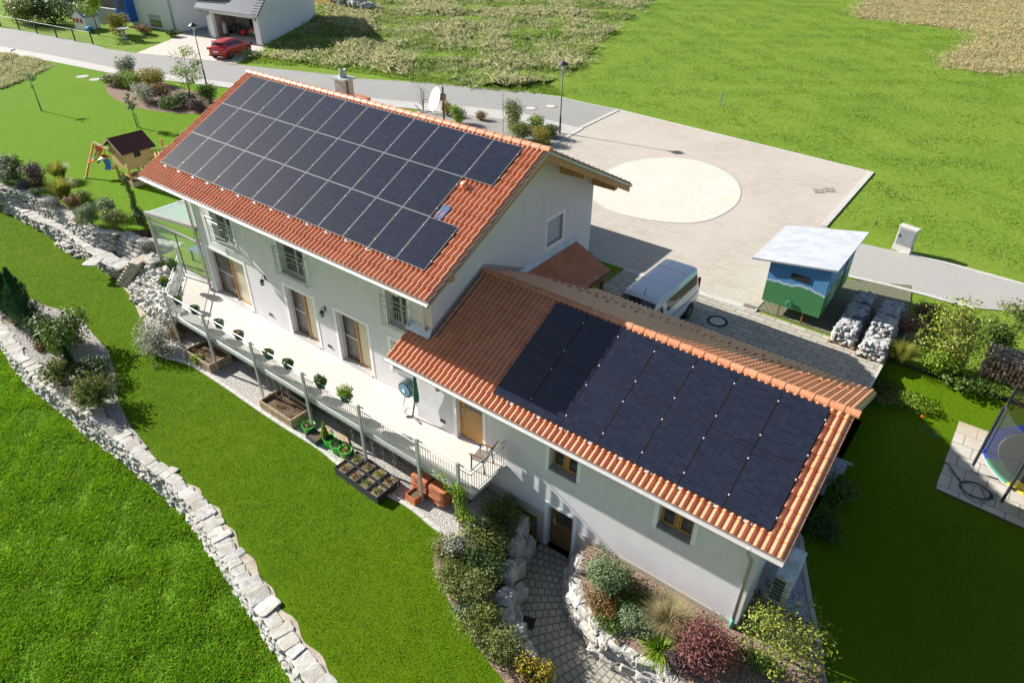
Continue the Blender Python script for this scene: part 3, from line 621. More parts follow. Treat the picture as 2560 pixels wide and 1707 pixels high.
cl, cr_ = at('O', (1352, 436), ZU), at('O', (1703, 438), ZU); ct, cb_ = at('O', (1545, 362), ZU), at('O', (1580, 516), ZU)
cc = ((cl[0]+cr_[0]+ct[0]+cb_[0])/4, (cl[1]+cr_[1]+ct[1]+cb_[1])/4)
rads = [math.hypot(q[0]-cc[0], q[1]-cc[1]) for q in (cl, cr_, ct, cb_)]; RC = sum(rads)/4
_e = [(at('O', (u_, v_), ZU)) for u_, v_ in [(1352, 440), (1375, 405), (1420, 378), (1480, 364), (1545, 361), (1610, 371), (1660, 391), (1693, 416), (1703, 445), (1690, 473), (1650, 499), (1600, 513), (1540, 512), (1470, 503), (1410, 488), (1370, 466)]]
circ = smooth_line([(q[0], q[1]) for q in _e]+[(_e[0][0], _e[0][1])], 2)
sheet('gravel_island', circ[:-1], ZU+.016, 'circle', .01)
kb = MB()
for i in range(len(circ)-1):
    a, b = circ[i], circ[i+1]
    kb.beam((a[0], a[1], ZU+.006), (b[0], b[1], ZU+.006), .1, .03)
tag(kb.obj('circle_kerb', 'kerb'), None, None, None, 'structure')
# neighbour drive
nd = ats('A0', [(930, 365), (1160, 275), (1220, 240), (1340, 190), (1420, 130), (1480, 270), (1800, 320), (1820, 345), (1730, 370), (1620, 440), (1300, 400)], ZU)
sheet('neighbour_drive', [p[:2] for p in nd], ZU+.008, 'neighpave')
# meadows behind the road
rb = ats('A0', [(1640, 440), (1730, 372), (1830, 330), (2000, 250), (2170, 105), (2230, 40), (2300, -60), (2352, -130)], ZU)
bnd = ats('O', [(1255, 190), (1310, 165), (1380, 95), (1420, 60), (1470, 20), (1510, -12), (1600, -60)], ZU)
rough_poly = [p[:2] for p in rb]+[at('O', (1100, -60), ZU)[:2], at('O', (1600, -60), ZU)[:2]]+[p[:2] for p in reversed(bnd)]+[p[:2] for p in ats('O', [(1180, 202), (1050, 193), (950, 178), (850, 160), (700, 145), (590, 130)], ZU)]
zmw = lambda x, y: ZU+.02+wob(x, y, .12, .45)
grid_sheet('rough_meadow', rough_poly, zmw, 'rough', .8)
straw1 = [p[:2] for p in ats('A2', [(1210, 120), (1500, 150), (1900, 200), (2060, 215), (2040, 290), (1850, 400), (1830, 450), (2000, 480), (2400, 500), (2600, 300), (2600, -150), (1400, -150), (1290, 0)], ZU)]
grid_sheet('straw_meadow', straw1, lambda x, y: ZU-.02+wob(x, y, .05, .6), 'straw', .8)
tufts('rough_grass', rough_poly, zmw, 13000, .24, .3, 'bladegreen', 'mid green tangled grass on the uncut meadow beyond the road', 11, .028, .5, 1.6, edge=.5)
tufts('dry_grass', rough_poly, zmw, 15000, .42, .24, 'bladerough', 'pale dry grass tufts scattered over the uncut meadow beyond the road', 10, .018, .23, 1.3, edge=.5, cat='dry grass')
tufts('straw_grass', straw1, lambda x, y: ZU-.02+wob(x, y, .05, .6), 13000, .32, .4, 'bladestraw', 'dry straw coloured grass at the far right corner', 10, .02, None, 1.3, edge=.9)
fieldp = [p[:2] for p in ats('O', [(1190, 205), (1262, 188), (1320, 160), (1385, 95), (1475, 22), (1520, -20), (1950, -20), (1950, 40), (2240, 80), (2170, 150), (2352, 175), (2400, 640), (2150, 570), (2010, 525), (1920, 500), (2010, 395), (1700, 315), (1450, 240), (1300, 215)], ZU)]
tufts('field_grass', fieldp, ZU-.03, 26000, .06, .3, 'bladefield', 'short mown grass of the green field behind the courtyard', 5, .026, .55, 2.2)
tufts('verge_grass', [p[:2] for p in ats('O', [(575, 145), (700, 152), (850, 170), (950, 190), (1180, 212), (1300, 220), (1260, 195), (1100, 190), (850, 155), (600, 128)], ZU)], ZU-.03, 2500, .16, .1, 'bladefield', 'green grass verge along the far side of the road', 8, .02, None, 1)
tufts('bank_grass', [p[:2] for p in ats('F', [(-300, 740), (100, 750), (640, 870), (780, 920), (620, 990), (400, 1090), (250, 1160), (0, 1250), (-300, 1330)], ZU)], ZU-.03, 2600, .22, .12, 'bladerough', 'rough pale grass left of the mown lawn by the pavement', 8, .018, .6, 1)
sheet('rough_bank', [p[:2] for p in ats('F', [(-700, 700), (100, 745), (640, 870), (780, 920), (620, 990), (400, 1090), (250, 1160), (0, 1250), (-700, 1400)], ZU)], ZU-.005, 'rough')
# ------------------------------------------------------------------ stone walls
nW = len(capline); fl = np.array(footline); cl_ = np.array(capline)
def param(L, n=90):
    L = np.array(L)[:, :2]; d = np.r_[0, np.cumsum(np.linalg.norm(np.diff(L, axis=0), axis=1))]; t = np.linspace(0, d[-1], n); return np.c_[np.interp(t, d, L[:, 0]), np.interp(t, d, L[:, 1])]
stone_wall('stone_wall', 'long curving white limestone wall with flat cap stones below the front lawn', param(footline), param(capline), ZM-.05, ZG, .46, .115, .26, capstep=.36)
tier_top = ub2[0:9]+[(-8.6, .25)]
t2 = [(p[0], p[1]) for p in ub2[0:10]]; t2f = [(p[0]+.05, p[1]-.12) for p in t2]
stone_wall('stone_wall', 'upper tier of the layered limestone wall under the left shrub bed', param(t2f, 60), param(t2, 60), -6.5, ZU, .36, .12, .32, capstep=.4, group=None)
led = ats('W', [(-500, 560), (0, 720), (240, 850), (480, 1010), (700, 1085), (900, 1170), (1060, 1290), (1250, 1440), (1400, 1559)], -6.5)+ats('B0', [(640, 235), (720, 270), (790, 300)], -6.5)
ledf = ats('W', [(-500, 720), (0, 860), (300, 1010), (700, 1230), (1000, 1420), (1190, 1540)], ZG)+ats('B0', [(400, 115), (560, 210), (700, 310), (790, 362)], ZG)
stone_wall('stone_wall', 'lower tier of the layered limestone wall, flat ledge stones beside the lawn', param(ledf, 60), param(led, 60), ZG, -6.5, .7, .12, .32, capstep=.55)
# end block of the left walls turning to the steps
T = thing('stone_wall', 'grey shaded return wall of big limestone blocks beside the sunroom', 'wall', (-7, .6, ZG)); it = []
for k in range(9):
    f = k/8; a = np.array([-8.3, .15])*(1-f)+np.array([-8.0, .75])*f; b = np.array([-6.5, -.35+.9*f]); c = np.array([-4.4, 1.3+.4*f])
    L_ = [a, b*.6+a*.4+np.array([.5, .15]), b+(c-b)*.15*f+np.array([0, .25*f]), c]
    for p, w, an, _ in resample(L_, .55): it.append(((p[0], p[1]+.2, ZG+(k+.5)*.183), (w*1.0, .55, .19), an))
stones('blocks', it, 'lstone', T, jit=.07)
# garden steps
T = thing('garden_steps', 'short stone steps rising between the limestone wall and the rock bank', 'steps', (-5.8, -.1, ZG)); mb = MB()
s0 = at('B0', (880, 395), ZG); s1 = at('B0', (985, 245), -5.8)
for i in range(8):
    f = i/8; cx = s0[0]+(s1[0]-s0[0])*f; cy = s0[1]+(s1[1]-s0[1])*f
    MBs = Matrix.Translation((cx, cy, ZG+f*1.55)) @ Matrix.Rotation(R_(15), 4, 'Z'); mb.M = MBs; mb.box((-.3, -.5, -.12), (.3, .45, .12))
mb.M = Matrix.Identity(4); mb.obj('treads', 'sand', T, bev=.02)
sheet('steps_landing', [p[:2] for p in ats('B0', [(790, 365), (860, 330), (940, 400), (920, 470), (900, 480), (1000, 620), (960, 640), (900, 500), (830, 420)], ZG+.02)], ZG+.022, 'sand')
# rock bank under the sunroom corner
bank_t = [(-4.6, .5), (-3.6, .25), (-1.9, .2), (-.9, -.6), (.3, -1.3), (1.1, -1.4)]
bank_b = [p[:2] for p in ats('B0', [(905, 420), (910, 470), (960, 545), (1020, 590), (1090, 640), (1150, 690)], ZG)]
T = thing('rock_bank', 'steep bank of piled rough limestone rocks below the sunroom corner', 'rock bank', (-2.5, -.8, ZG)); it = []
bt, bb = param(bank_t, 30), param(bank_b, 30)
for r in range(11):
    f = r/10
    for i in range(26):
        g = min(28.9, max(0, i/25*29+random.uniform(-.5, .5))); k = int(g); w = g-k; t_ = bt[k]*(1-w)+bt[min(29, k+1)]*w; b_ = bb[k]*(1-w)+bb[min(29, k+1)]*w
        q = b_*(1-f)+t_*f; it.append(((q[0], q[1]+random.uniform(-.08, .08), ZG+.05+f*1.45+random.uniform(-.05, .08)), (random.uniform(.22, .5), random.uniform(.22, .42), random.uniform(.18, .34)), random.uniform(0, 3)))
stones('rocks', it, 'cap', T, power=.6, jit=.15)
mb = MB(); n = len(bt)
for i in range(n-1): mb.quad((*bb[i], ZG), (*bb[i+1], ZG), (*bt[i+1], ZG+1.48), (*bt[i], ZG+1.48))
mb.obj('earth', 'sand', T)
MB().box((-4.75, .35, -5.72), (-3.95, .75, -5.6)).M
bx = MB(); bx.box((-4.5, .0, -5.78), (-3.75, .38, -5.62)); tag(bx.obj('stone_slab', 'cap', bev=.02), 'flat pale stone slab on top of the rock bank by the glass wall', 'stone slab')
# boulder walls beside the path
def boulder_wall(name, label, items, shape=ICO3, jit=.02):
    T = thing(name, label, 'boulder wall', (items[0][0][0], items[0][0][1], ZP))
    for c, s, rz in items:
        V0, F0 = shape; B = np.sign(V0)*np.abs(V0)**.5; ph = random.uniform(0, 9)
        nz = .09*np.sin(B[:, 0]*3+ph)*np.sin(B[:, 1]*4+ph*2)+.06*np.sin(B[:, 2]*11+ph+B[:, 0]*2)+.04*np.sin(B[:, 0]*9+B[:, 1]*8+ph)
        B = B*(1+nz[:, None])+rng.normal(0, jit, B.shape); J = B*np.array(s)/2; ca, sa = math.cos(rz), math.sin(rz)
        V = np.stack([J[:, 0]*ca-J[:, 1]*sa, J[:, 0]*sa+J[:, 1]*ca, J[:, 2]], 1)+np.array(c); npmesh('boulder', V, F0, 'boulder', T)
    return T
li = []
for q, L_, w_, dz in [((1225, 470), 1.35, .55, 0), ((1260, 560), 1.3, .5, -.35), ((1180, 600), 1.2, .55, .02), ((1190, 700), .9, .5, -.3), ((1125, 770), .95, .7, .02), ((1185, 850), 1., .5, -.45), ((1105, 960), 1.0, .7, .02), ((1175, 1000), 1., .45, -.45), ((1110, 1100), .8, .6, 0), ((1190, 1180), 1.05, .65, -.1), ((1230, 1240), .9, .5, -.4), ((1255, 1330), 1.05, .6, -.05), ((1340, 1420), .9, .5, -.3), ((1400, 1530), 1.0, .5, -.2)]:
    p = at('C1', q, ZG+.0); li.append(((p[0]+.1, p[1]+.05, ZG-.22+dz), (L_*.6, w_*.75, .62), R_(random.uniform(95, 130)) if q[1] < 700 else (R_(random.uniform(70, 100)) if q[1] < 1000 else R_(random.uniform(125, 145)))))
boulder_wall('boulder_wall', 'wall of big grey and white boulders left of the sunken path', li)
ri = []
rt = smooth_line([(p[0], p[1]) for p in rtop], 2); rf = smooth_line([p[:2] for p in ats('C1', [(1625, 700), (1560, 850), (1548, 1000), (1610, 1130), (1710, 1290), (1860, 1410), (2030, 1530), (2200, 1640)], ZP)], 2)
pt, pf = param(rt, 40), param(rf, 40)
for r in range(4):
    for i in range(0, 40, 3):
        f = (r+.5)/4; q = pf[i]*(1-f)+pt[i]*f; a = math.atan2(*(pt[min(39, i+1)]-pt[max(0, i-1)])[::-1])
        ri.append(((q[0]+random.uniform(-.05, .05), q[1]+random.uniform(-.05, .05), ZP+.05+f*.8), (random.uniform(.45, .7), random.uniform(.35, .5), random.uniform(.3, .42)), a+random.uniform(-.3, .3)))
boulder_wall('boulder_wall', 'curving wall of jagged white boulders around the planted bed right of the path', ri, ICO2, .05)
# ================================================================== light
wd = bpy.data.worlds.new('World'); SC.world = wd; wd.use_nodes = True; nt = wd.node_tree
sd = Vector((.865, .158, -.476)).normalized(); elev = math.asin(-sd.z); saz = math.atan2(-sd.x, -sd.y)
sky = nt.nodes.new('ShaderNodeTexSky'); sky.sky_type = 'NISHITA'; sky.sun_disc = False; sky.sun_elevation = elev; sky.sun_rotation = saz; sky.air_density = 1.0; sky.dust_density = 1.2
nt.links.new(sky.outputs[0], nt.nodes['Background'].inputs[0]); nt.nodes['Background'].inputs[1].default_value = .06
sl = bpy.data.lights.new('sun', 'SUN'); sl.energy = 5; sl.angle = R_(.5); sl.color = (1, .96, .89)
so = bpy.data.objects.new('sun', sl); COL.objects.link(so); so.rotation_euler = sd.to_track_quat('-Z', 'Y').to_euler()
SC.view_settings.view_transform = 'Standard'; SC.view_settings.look = 'None'; SC.view_settings.gamma = 1; SC.view_settings.exposure = 1.02
# ================================================================== buildings
def wall_holes(mb, o, u, w, h, holes, depth=.22, nrm=(0, -1, 0), back=True):
    """vertical wall panel: origin o, unit vector u along it, width w, height h; holes (a0,b0,a1,b1); reveals go inwards"""
    o = Vector(o); u = Vector(u); nrm = Vector(nrm); xs = sorted({0, w, *[q for hh in holes for q in (hh[0], hh[2])]}); zs = sorted({0, h, *[q for hh in holes for q in (hh[1], hh[3])]})
    P = lambda a, b, d=0: o+u*a+Vector((0, 0, b))-nrm*d
    for i in range(len(xs)-1):
        for j in range(len(zs)-1):
            cx, cz = (xs[i]+xs[i+1])/2, (zs[j]+zs[j+1])/2
            if any(a < cx < c and b < cz < d for a, b, c, d in holes): continue
            mb.quad(P(xs[i], zs[j]), P(xs[i+1], zs[j]), P(xs[i+1], zs[j+1]), P(xs[i], zs[j+1]))
    for a, b, c, d in holes:
        for p, q in (((a, b), (a, d)), ((a, d), (c, d)), ((c, d), (c, b)), ((c, b), (a, b))):
            mb.quad(P(*p), P(*q), P(*q, depth), P(*p, depth))
def tiled_roof(name, parent, x0, x1, ye, ze, slope, length, mt='tile', pitch=.185, course=.385, sign=1, roll=.06, step=.042):
    """rows of rolled clay tiles; eave at (ye,ze), rising towards +y (sign 1) or -y"""
    c, s = math.cos(slope), math.sin(slope); t = np.array([0, .1, .22, .34, .46, .58, .68, .84]); hh = np.where(t < .68, np.sin(np.pi*np.clip(t/.68, 0, 1))**.8, 0)*roll
    n = int(round((x1-x0)/pitch)); pp = (x1-x0)/n; X = (np.arange(n)[:, None]+t).ravel()*pp+x0; Hh = np.tile(hh, n); X = np.r_[X, x1]; Hh = np.r_[Hh, 0]
    nc = int(math.ceil(length/course)); V = []
    for k in range(nc):
        for d, up in ((k*course, step), (min(length, (k+1)*course), 0)):
            L = Hh+up; V.append(np.stack([X, ye+sign*(d*c-L*s), ze+d*s+L*c], 1))
    m_ = len(X); V = np.concatenate(V); F = []
    j = np.arange(m_-1)
    for k in range(2*nc-1): F.append(np.stack([k*m_+j, k*m_+j+1, (k+1)*m_+j+1, (k+1)*m_+j], 1))
    b = np.stack([X, np.full(m_, ye), np.full(m_, ze-.02)], 1); nb = len(V); V = np.concatenate([V, b]); F.append(np.stack([nb+j, nb+j+1, j+1, j], 1))
    return npmesh(name, V, np.concatenate(F), mt, parent)
def ridge(parent, x0, x1, y, z, r=.112, L=.36):
    mb = MB(); n = int((x1-x0)/L); d = (x1-x0)/n
    for i in range(n):
        a = x0+i*d
        for (xa, ra, xb, rb) in ((a, r*.98, a+d+.03, r*1.1),):
            vs = [(q, y+math.cos(t)*rr*1.05, z+math.sin(t)*rr-.03) for q, rr in ((xa, ra), (xb, rb)) for t in [math.pi*k/8 for k in range(9)]]
            mb.add(vs, [(k, k+1, k+10, k+9) for k in range(8)]+[tuple(range(9, 18)), tuple(range(8, -1, -1))])
    return mb.obj('ridge_tiles', 'ridge', parent)
def gutter(parent, x0, x1, y, z, r=.075, name='gutter', m='alu'):
    pr = [(y+math.cos(t)*r, z+math.sin(t)*r) for t in [math.pi+math.pi*k/8 for k in range(9)]]; pi_ = [(y+math.cos(t)*(r-.012), z+math.sin(t)*(r-.012)) for t in [2*math.pi-math.pi*k/8 for k in range(9)]]
    return MB().extr(pr+pi_, 0, x0, x1).obj(name, m, parent)
def window(parent, x0, x1, z0, z1, y, kind='french', sill=None, trim=.13, inset=.2, mull=True, label=None):
    """opening in a south facing wall; frame > pane, sill"""
    f = MB(); t = .045 if kind == 'win' else .07; yy = y+inset
    wood = {'french': 'alu', 'door': 'oak', 'win': 'oak'}[kind]; xm = (x0+x1)/2
    for a, b in (((x0, yy, z0), (x0+t, yy+.06, z1)), ((x1-t, yy, z0), (x1, yy+.06, z1)), ((x0+t, yy, z0), (x1-t, yy+.06, z0+t)), ((x0+t, yy, z1-t), (x1-t, yy+.06, z1)), ((xm-.045, yy-.012, z0+t), (xm+.045, yy+.055, z1-t))): f.box(a, b)
    fr = f.obj('window' if kind != 'door' else 'terrace_door', wood, parent)
    if label: fr['label'] = label
    g = 'glass' if kind != 'door' else 'screen'
    MB().box((x0+t, yy+.03, z0+t), (xm-.06, yy+.045, z1-t)).obj('pane', g, fr)
    MB().box((xm+.06, yy+.03, z0+t), (x1-t, yy+.045, z1-t)).obj('pane', 'curtain' if kind == 'door' else 'glass', fr)
    if kind == 'win':
        q = MB()
        for a, b in ((x0+t, xm-.06), (xm+.06, x1-t)):
            for A_, B_ in (((a, yy-.02, z0+t), (a+.04, yy+.02, z1-t)), ((b-.04, yy-.02, z0+t), (b, yy+.02, z1-t)), ((a+.04, yy-.02, z0+t), (b-.04, yy+.02, z0+t+.04)), ((a+.04, yy-.02, z1-t-.04), (b-.04, yy+.02, z1-t))): q.box(A_, B_)
        q.obj('casement', 'oak', fr)
        MB().box((x0+.1, yy+.1, z0+.1), (x1-.1, yy+.14, z0+.5)).obj('curtain', 'white', fr)
    if kind == 'door':
        MB().box((x0+t, yy+.012, (z0+z1)/2-.03), (xm-.06, yy+.03, (z0+z1)/2+.03)).obj('rail', 'alu', fr)
        MB().box((x0+.03, yy-.06, z0), (x0+t+.03, yy-.003, z1)).box((x0, yy-.08, z0), (xm, yy-.003, z0+.04)).obj('screen_frame', 'alu', fr)
    s = MB(); e = .014
    s.box((x0-trim, y-e, z0-(trim if kind == 'win' and not sill else 0)), (x0, y+.012, z1+trim)); s.box((x1, y-e, z0), (x1+trim, y+.012, z1+trim)); s.box((x0, y-e, z1), (x1, y+.012, z1+trim)); s.obj('window_trim', 'white', fr)
    MB().box((x0+.002, y-.05, z0-.045), (x1-.002, yy-.002, z0+.012)).obj('sill', 'zinc' if kind == 'win' else 'alu', fr)
    return fr
# ---------------- main house
H = thing('house', 'large pale plastered house with red tiled saddle roof carrying three rows of solar panels', 'house', (7, 5, ZG))
TA = R_(26.606); ta = math.tan(TA); YE, ZE = -.68, -.47; YR = 4.88; ZR = ZE+(YR-YE)*ta; YB = 10.62
rz = lambda y: ZE+(y-YE)*ta if y <= YR else ZR-(y-YR)*ta
yf, X0, X1, yb = .5, .45, 13.5, 9.65
wl = MB(); zb = ZG-.3; ztop = rz(yf)-.13
D1, D2, D3 = (.80, 3.30), (5.88, 7.5), (8.74, 10.36)
holes = [(D1[0]-X0, ZT-zb, D1[1]-X0, -3.55-zb), (D2[0]-X0, ZT-zb, D2[1]-X0, -3.55-zb), (D3[0]-X0, ZT-zb, D3[1]-X0, -3.55-zb),
         (1.72-X0, -2.95-zb, 3.1-X0, -.75-zb), (5.95-X0, -2.95-zb, 7.4-X0, -.75-zb), (11.5-X0, -2.95-zb, 12.45-X0, -.75-zb), (11.5-X0, -4.8-zb, 12.45-X0, -3.6-zb)]
wall_holes(wl, (X0, yf, zb), (1, 0, 0), X1-X0, ztop-zb, holes)
gz = lambda y: rz(y)-.16
def gable(mb, x, hole=None):
    if hole:
        y0, z0, y1, z1 = hole
        for poly in ([(yf, zb), (y0, zb), (y0, gz(y0)), (YR, gz(YR)), (yf, gz(yf))] if y0 > YR else None, [(y0, zb), (y1, zb), (y1, z0), (y0, z0)], [(y0, z1), (y1, z1), (y1, gz(y1)), (y0, gz(y0))], [(y1, zb), (yb, zb), (yb, gz(yb)), (y1, gz(y1))]):
            mb.quad(*[(x, a, b) for a, b in poly])
        for p, q in (((y0, z0), (y0, z1)), ((y0, z1), (y1, z1)), ((y1, z1), (y1, z0)), ((y1, z0), (y0, z0))): mb.quad((x, *p), (x, *q), (x-.15, *q), (x-.15, *p))
    else: mb.quad(*[(x, a, b) for a, b in [(yf, zb), (yb, zb), (yb, gz(yb)), (YR, gz(YR)), (yf, gz(yf))]])
gable(wl, X1, (6.6, -2.0, 7.62, -.98)); gable(wl, X0); wl.quad((X0, yb, zb), (X1, yb, zb), (X1, yb, gz(yb)), (X0, yb, gz(yb)))
wl.obj('wall', 'plaster', H)
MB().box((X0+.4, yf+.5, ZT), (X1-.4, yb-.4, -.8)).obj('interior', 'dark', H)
RX0, RX1 = -.58, 14.6; SL = (YR-YE)/math.cos(TA)
rf_ = tiled_roof('roof', H, RX0, RX1, YE, ZE, TA, SL-.03); rf_['label'] = 'front slope of red clay tiles'
rb_ = tiled_roof('roof', H, RX0, RX1, YB, rz(YB), TA, (YB-YR)/math.cos(TA)-.03, sign=-1)
ridge(rf_, RX0-.05, RX1+.06, YR, ZR+.03)
dk = MB(); d = .05; e = .2
dk.extr([(YE+.02, rz(YE)-d), (YR, ZR-d), (YB-.02, rz(YB)-d), (YB-.02, rz(YB)-e), (YR, ZR-e-.02), (YE+.02, rz(YE)-e)], 0, RX0+.05, RX1-.05); dk.obj('roof_deck', 'verge', H)
for xa, xb in ((RX1-.03, RX1+.02), (RX0-.02, RX0+.03)):
    vg = MB().extr([(YE, rz(YE)-.01), (YR, ZR-.01), (YB, rz(YB)-.01), (YB, rz(YB)-.1), (YR, ZR-.1), (YE, rz(YE)-.1)], 0, xa, xb); vg.obj('verge_flashing', 'zinc', H)
for xa in (RX1-.09, RX0+.03): vw = MB().extr([(YE+.05, rz(YE+.05)-.1), (YR, ZR-.1), (YB-.05, rz(YB-.05)-.1), (YB-.05, rz(YB-.05)-.32), (YR, ZR-.34), (YE+.05, rz(YE+.05)-.2)], 0, xa, xa+.055); vw.obj('barge_board', 'verge', H)
for yy in (.45, 4.88, 7.35, 9.6): MB().box((13.1, yy-.1, rz(yy)-.44), (14.5, yy+.1, rz(yy)-.21)).obj('purlin', 'verge', H, bev=.01)
for q_ in (2.6, 1.3): MB().box((13.5, q_, rz(q_)-.46), (13.75, q_+.18, rz(q_)-.24)).obj('purlin', 'dark', H)
gutter(H, RX0+.02, RX1-.02, YE-.07, ZE-.045); gutter(H, RX0+.02, RX1-.02, YB+.07, rz(YB)-.05)
def pipe(parent, pts, r=.05, m='alu', name='downpipe'): return MB().tube(pts, r, 10).obj(name, m, parent, smooth=True)
pipe(H, [(13.2, YE-.06, ZE-.12), (13.22, YE+.1, ZE-.3), (13.25, yf-.12, -1.05), (13.25, yf-.1, -2.45)], .05, 'white')
pipe(H, [(-.35, YE-.05, ZE-.12), (-.1, -.3, -1.0), (.3, .42, -1.4), (.38, .42, ZT)], .055)
pipe(H, [(.24, .5, -1.5), (.24, .5, ZT)], .045, 'timber', 'corner_post')
for kx, (a, b) in enumerate((D1, D2, D3)): window(H, a, b, ZT+.03, -3.55, yf, 'door', label=['wide terrace door reflecting the lawn', 'middle terrace door with fly screen', 'right terrace door with fly screen'][kx])
def french(x0, x1):
    fr = window(H, x0, x1, -2.95, -.75, yf, 'french'); r = MB(); y = yf-.14; a, b = x0-.16, x1+.16
    for z in (-1.88, -2.05): r.tube([(a, y, z), (b, y, z)], .018, 6)
    for xx in (a+.03, b-.03): r.tube([(xx, y, -3.02), (xx, y, -1.85)], .02, 6); r.tube([(xx, y, -3.0), (xx, yf, -3.0)], .014, 5); r.tube([(xx, y, -1.9), (xx, yf, -1.9)], .014, 5)
    r.tube([(a, y, -2.97), (b, y, -2.97)], .014, 5); r.tube([(a, y, -2.62), (b, y, -2.62)], .01, 5)
    n = 12; cx = a+(b-a)*.36
    for i in range(1, n):
        xx = a+(b-a)*i/n; zt = -2.22; dd = abs(xx-cx)/(b-a)
        if dd < .17: zt = -2.42+dd*1.1
        r.tube([(xx, y, -2.97), (xx, y, zt)], .009, 5)
    w = (b-a)*.17
    r.tube([(a+.03, y, -2.22), (cx-w, y, -2.22), (cx, y, -2.45), (cx+w, y, -2.22), (b-.03, y, -2.22)], .01, 5)
    r.tube([(cx, y, -2.1), (cx+.08, y, -2.22), (cx, y, -2.34), (cx-.08, y, -2.22), (cx, y, -2.1)], .01, 5); r.obj('railing', 'galv', fr)
    return fr
french(1.72, 3.1); french(5.95, 7.4); french(11.5, 12.45)
window(H, 11.5, 12.45, -4.8, -3.6, yf, 'win')
g_ = MB(); x = X1-.12; g_.box((x, 6.66, -1.95), (x+.04, 7.56, -1.03)); sh = g_.obj('roller_shutter', 'shutter', H)
t_ = MB()
for A_, B_ in (((X1-.004, 6.48, -2.1), (X1+.014, 6.6, -.86)), ((X1-.004, 7.62, -2.1), (X1+.014, 7.74, -.86)), ((X1-.004, 6.6, -.98), (X1+.014, 7.62, -.86)), ((X1-.004, 6.6, -2.1), (X1+.014, 7.62, -2.0))): t_.box(A_, B_)
t_.obj('window_trim', 'white', sh)
# chimney
ch = MB(); ch.box((4.27, 5.36, rz(6)-.4), (4.84, 5.8, 2.72)); co = ch.obj('chimney', 'zinc', H, bev=.01)
MB().box((4.16, 5.26, 2.72), (4.95, 5.9, 2.78)).obj('chimney_cap', 'galv', co); MB().lathe([(.15, 0), (.15, .08), (.11, .26), (.13, .28), (.1, .28), (.09, .1)], 18, (4.55, 5.58, 2.78)).obj('flue', 'zinc', co, smooth=True)
MB().tube([(4.85, 5.5, rz(5.5)), (4.85, 5.5, 2.72)], .025, 8).obj('seam', 'dark', co)
# vent tile, hatch
MB().tube([(12.98, 2.85, rz(2.85)-.02), (12.98, 2.78, rz(2.78)+.26)], [.1, .12], 12).obj('vent_cowl', 'ridge', H, smooth=True)
hx = MB(); a, b, p_, q_ = 12.76, 13.08, 1.62, 2.1
hx.add([(a, p_, rz(p_)+.09), (b, p_, rz(p_)+.09), (b, q_, rz(q_)+.09), (a, q_, rz(q_)+.09), (a, p_, rz(p_)), (b, p_, rz(p_)), (b, q_, rz(q_)), (a, q_, rz(q_))], [(0, 1, 2, 3), (0, 1, 5, 4), (1, 2, 6, 5), (2, 3, 7, 6), (3, 0, 4, 7)])
hx.obj('roof_hatch', mat('blue_hatch', (.03, .06, .14), (.07, .13, .26), 12, .4), H)
# unseen bay added behind the ridge to cast the courtyard shadow, and porch roof
MB().box((3.2, 9.7, ZU), (9.0, 15.0, -2.95)).obj('shadow_caster_bay', 'plaster', H); MB().box((3.1, 9.7, -2.95), (9.19, 15.15, -2.74)).obj('shadow_caster_bay_roof', 'zinc', H)
pb = tiled_roof('porch_roof', H, 13.5, 15.12, 8.6, -2.4, .001, 4.6, pitch=.3) if False else None
pr_ = MB(); c = math.cos(R_(23.5)); s = math.sin(R_(23.5)); vs = []; fs = []
ny = 26; nxk = 5
T_ = [0, .1, .22, .34, .46, .58, .68, .84]; yy = []; hh = []
for i in range(int(4.9/.15)):
    for t in T_: yy.append(3.65+(i+t)*.15); hh.append((math.sin(math.pi*min(1, t/.68))**.8 if t < .68 else 0)*.042)
V = []; rows = []
for k in range(5):
    for dd, up in ((k*.37, 0), ((k+1)*.37, .03)):
        for a, h_ in zip(yy, hh): V.append((13.52+dd*c+(h_+up)*s, a, -2.42-dd*s+(h_+up)*c))
m_ = len(yy); V = np.array(V); j = np.arange(m_-1); Fq = np.concatenate([np.stack([k*m_+j, k*m_+j+1, (k+1)*m_+j+1, (k+1)*m_+j], 1) for k in range(9)])
po = npmesh('porch_roof', V, Fq, 'tile', H)
MB().add([(13.5, 3.6, -2.5), (13.5, 8.62, -2.5), (15.2, 8.62, -3.24), (15.2, 3.6, -3.24), (13.5, 3.6, -2.6), (13.5, 8.62, -2.6), (15.2, 8.62, -3.36), (15.2, 3.6, -3.36)], [(0, 1, 2, 3), (4, 5, 6, 7), (0, 1, 5, 4), (1, 2, 6, 5), (2, 3, 7, 6)]).obj('porch_deck', 'oakdark', H)
MB().box((14.9, 8.3, ZU), (15.02, 8.42, -3.3)).obj('porch_post', 'oakdark', H)
fs_ = MB(); fs_.add([(13.505, 3.1, -2.24), (13.505, 8.7, -2.24), (13.62, 8.7, -2.44), (13.62, 3.1, -2.44)], [(0, 1, 2, 3)]); fs_.obj('flashing', 'zinc', H)
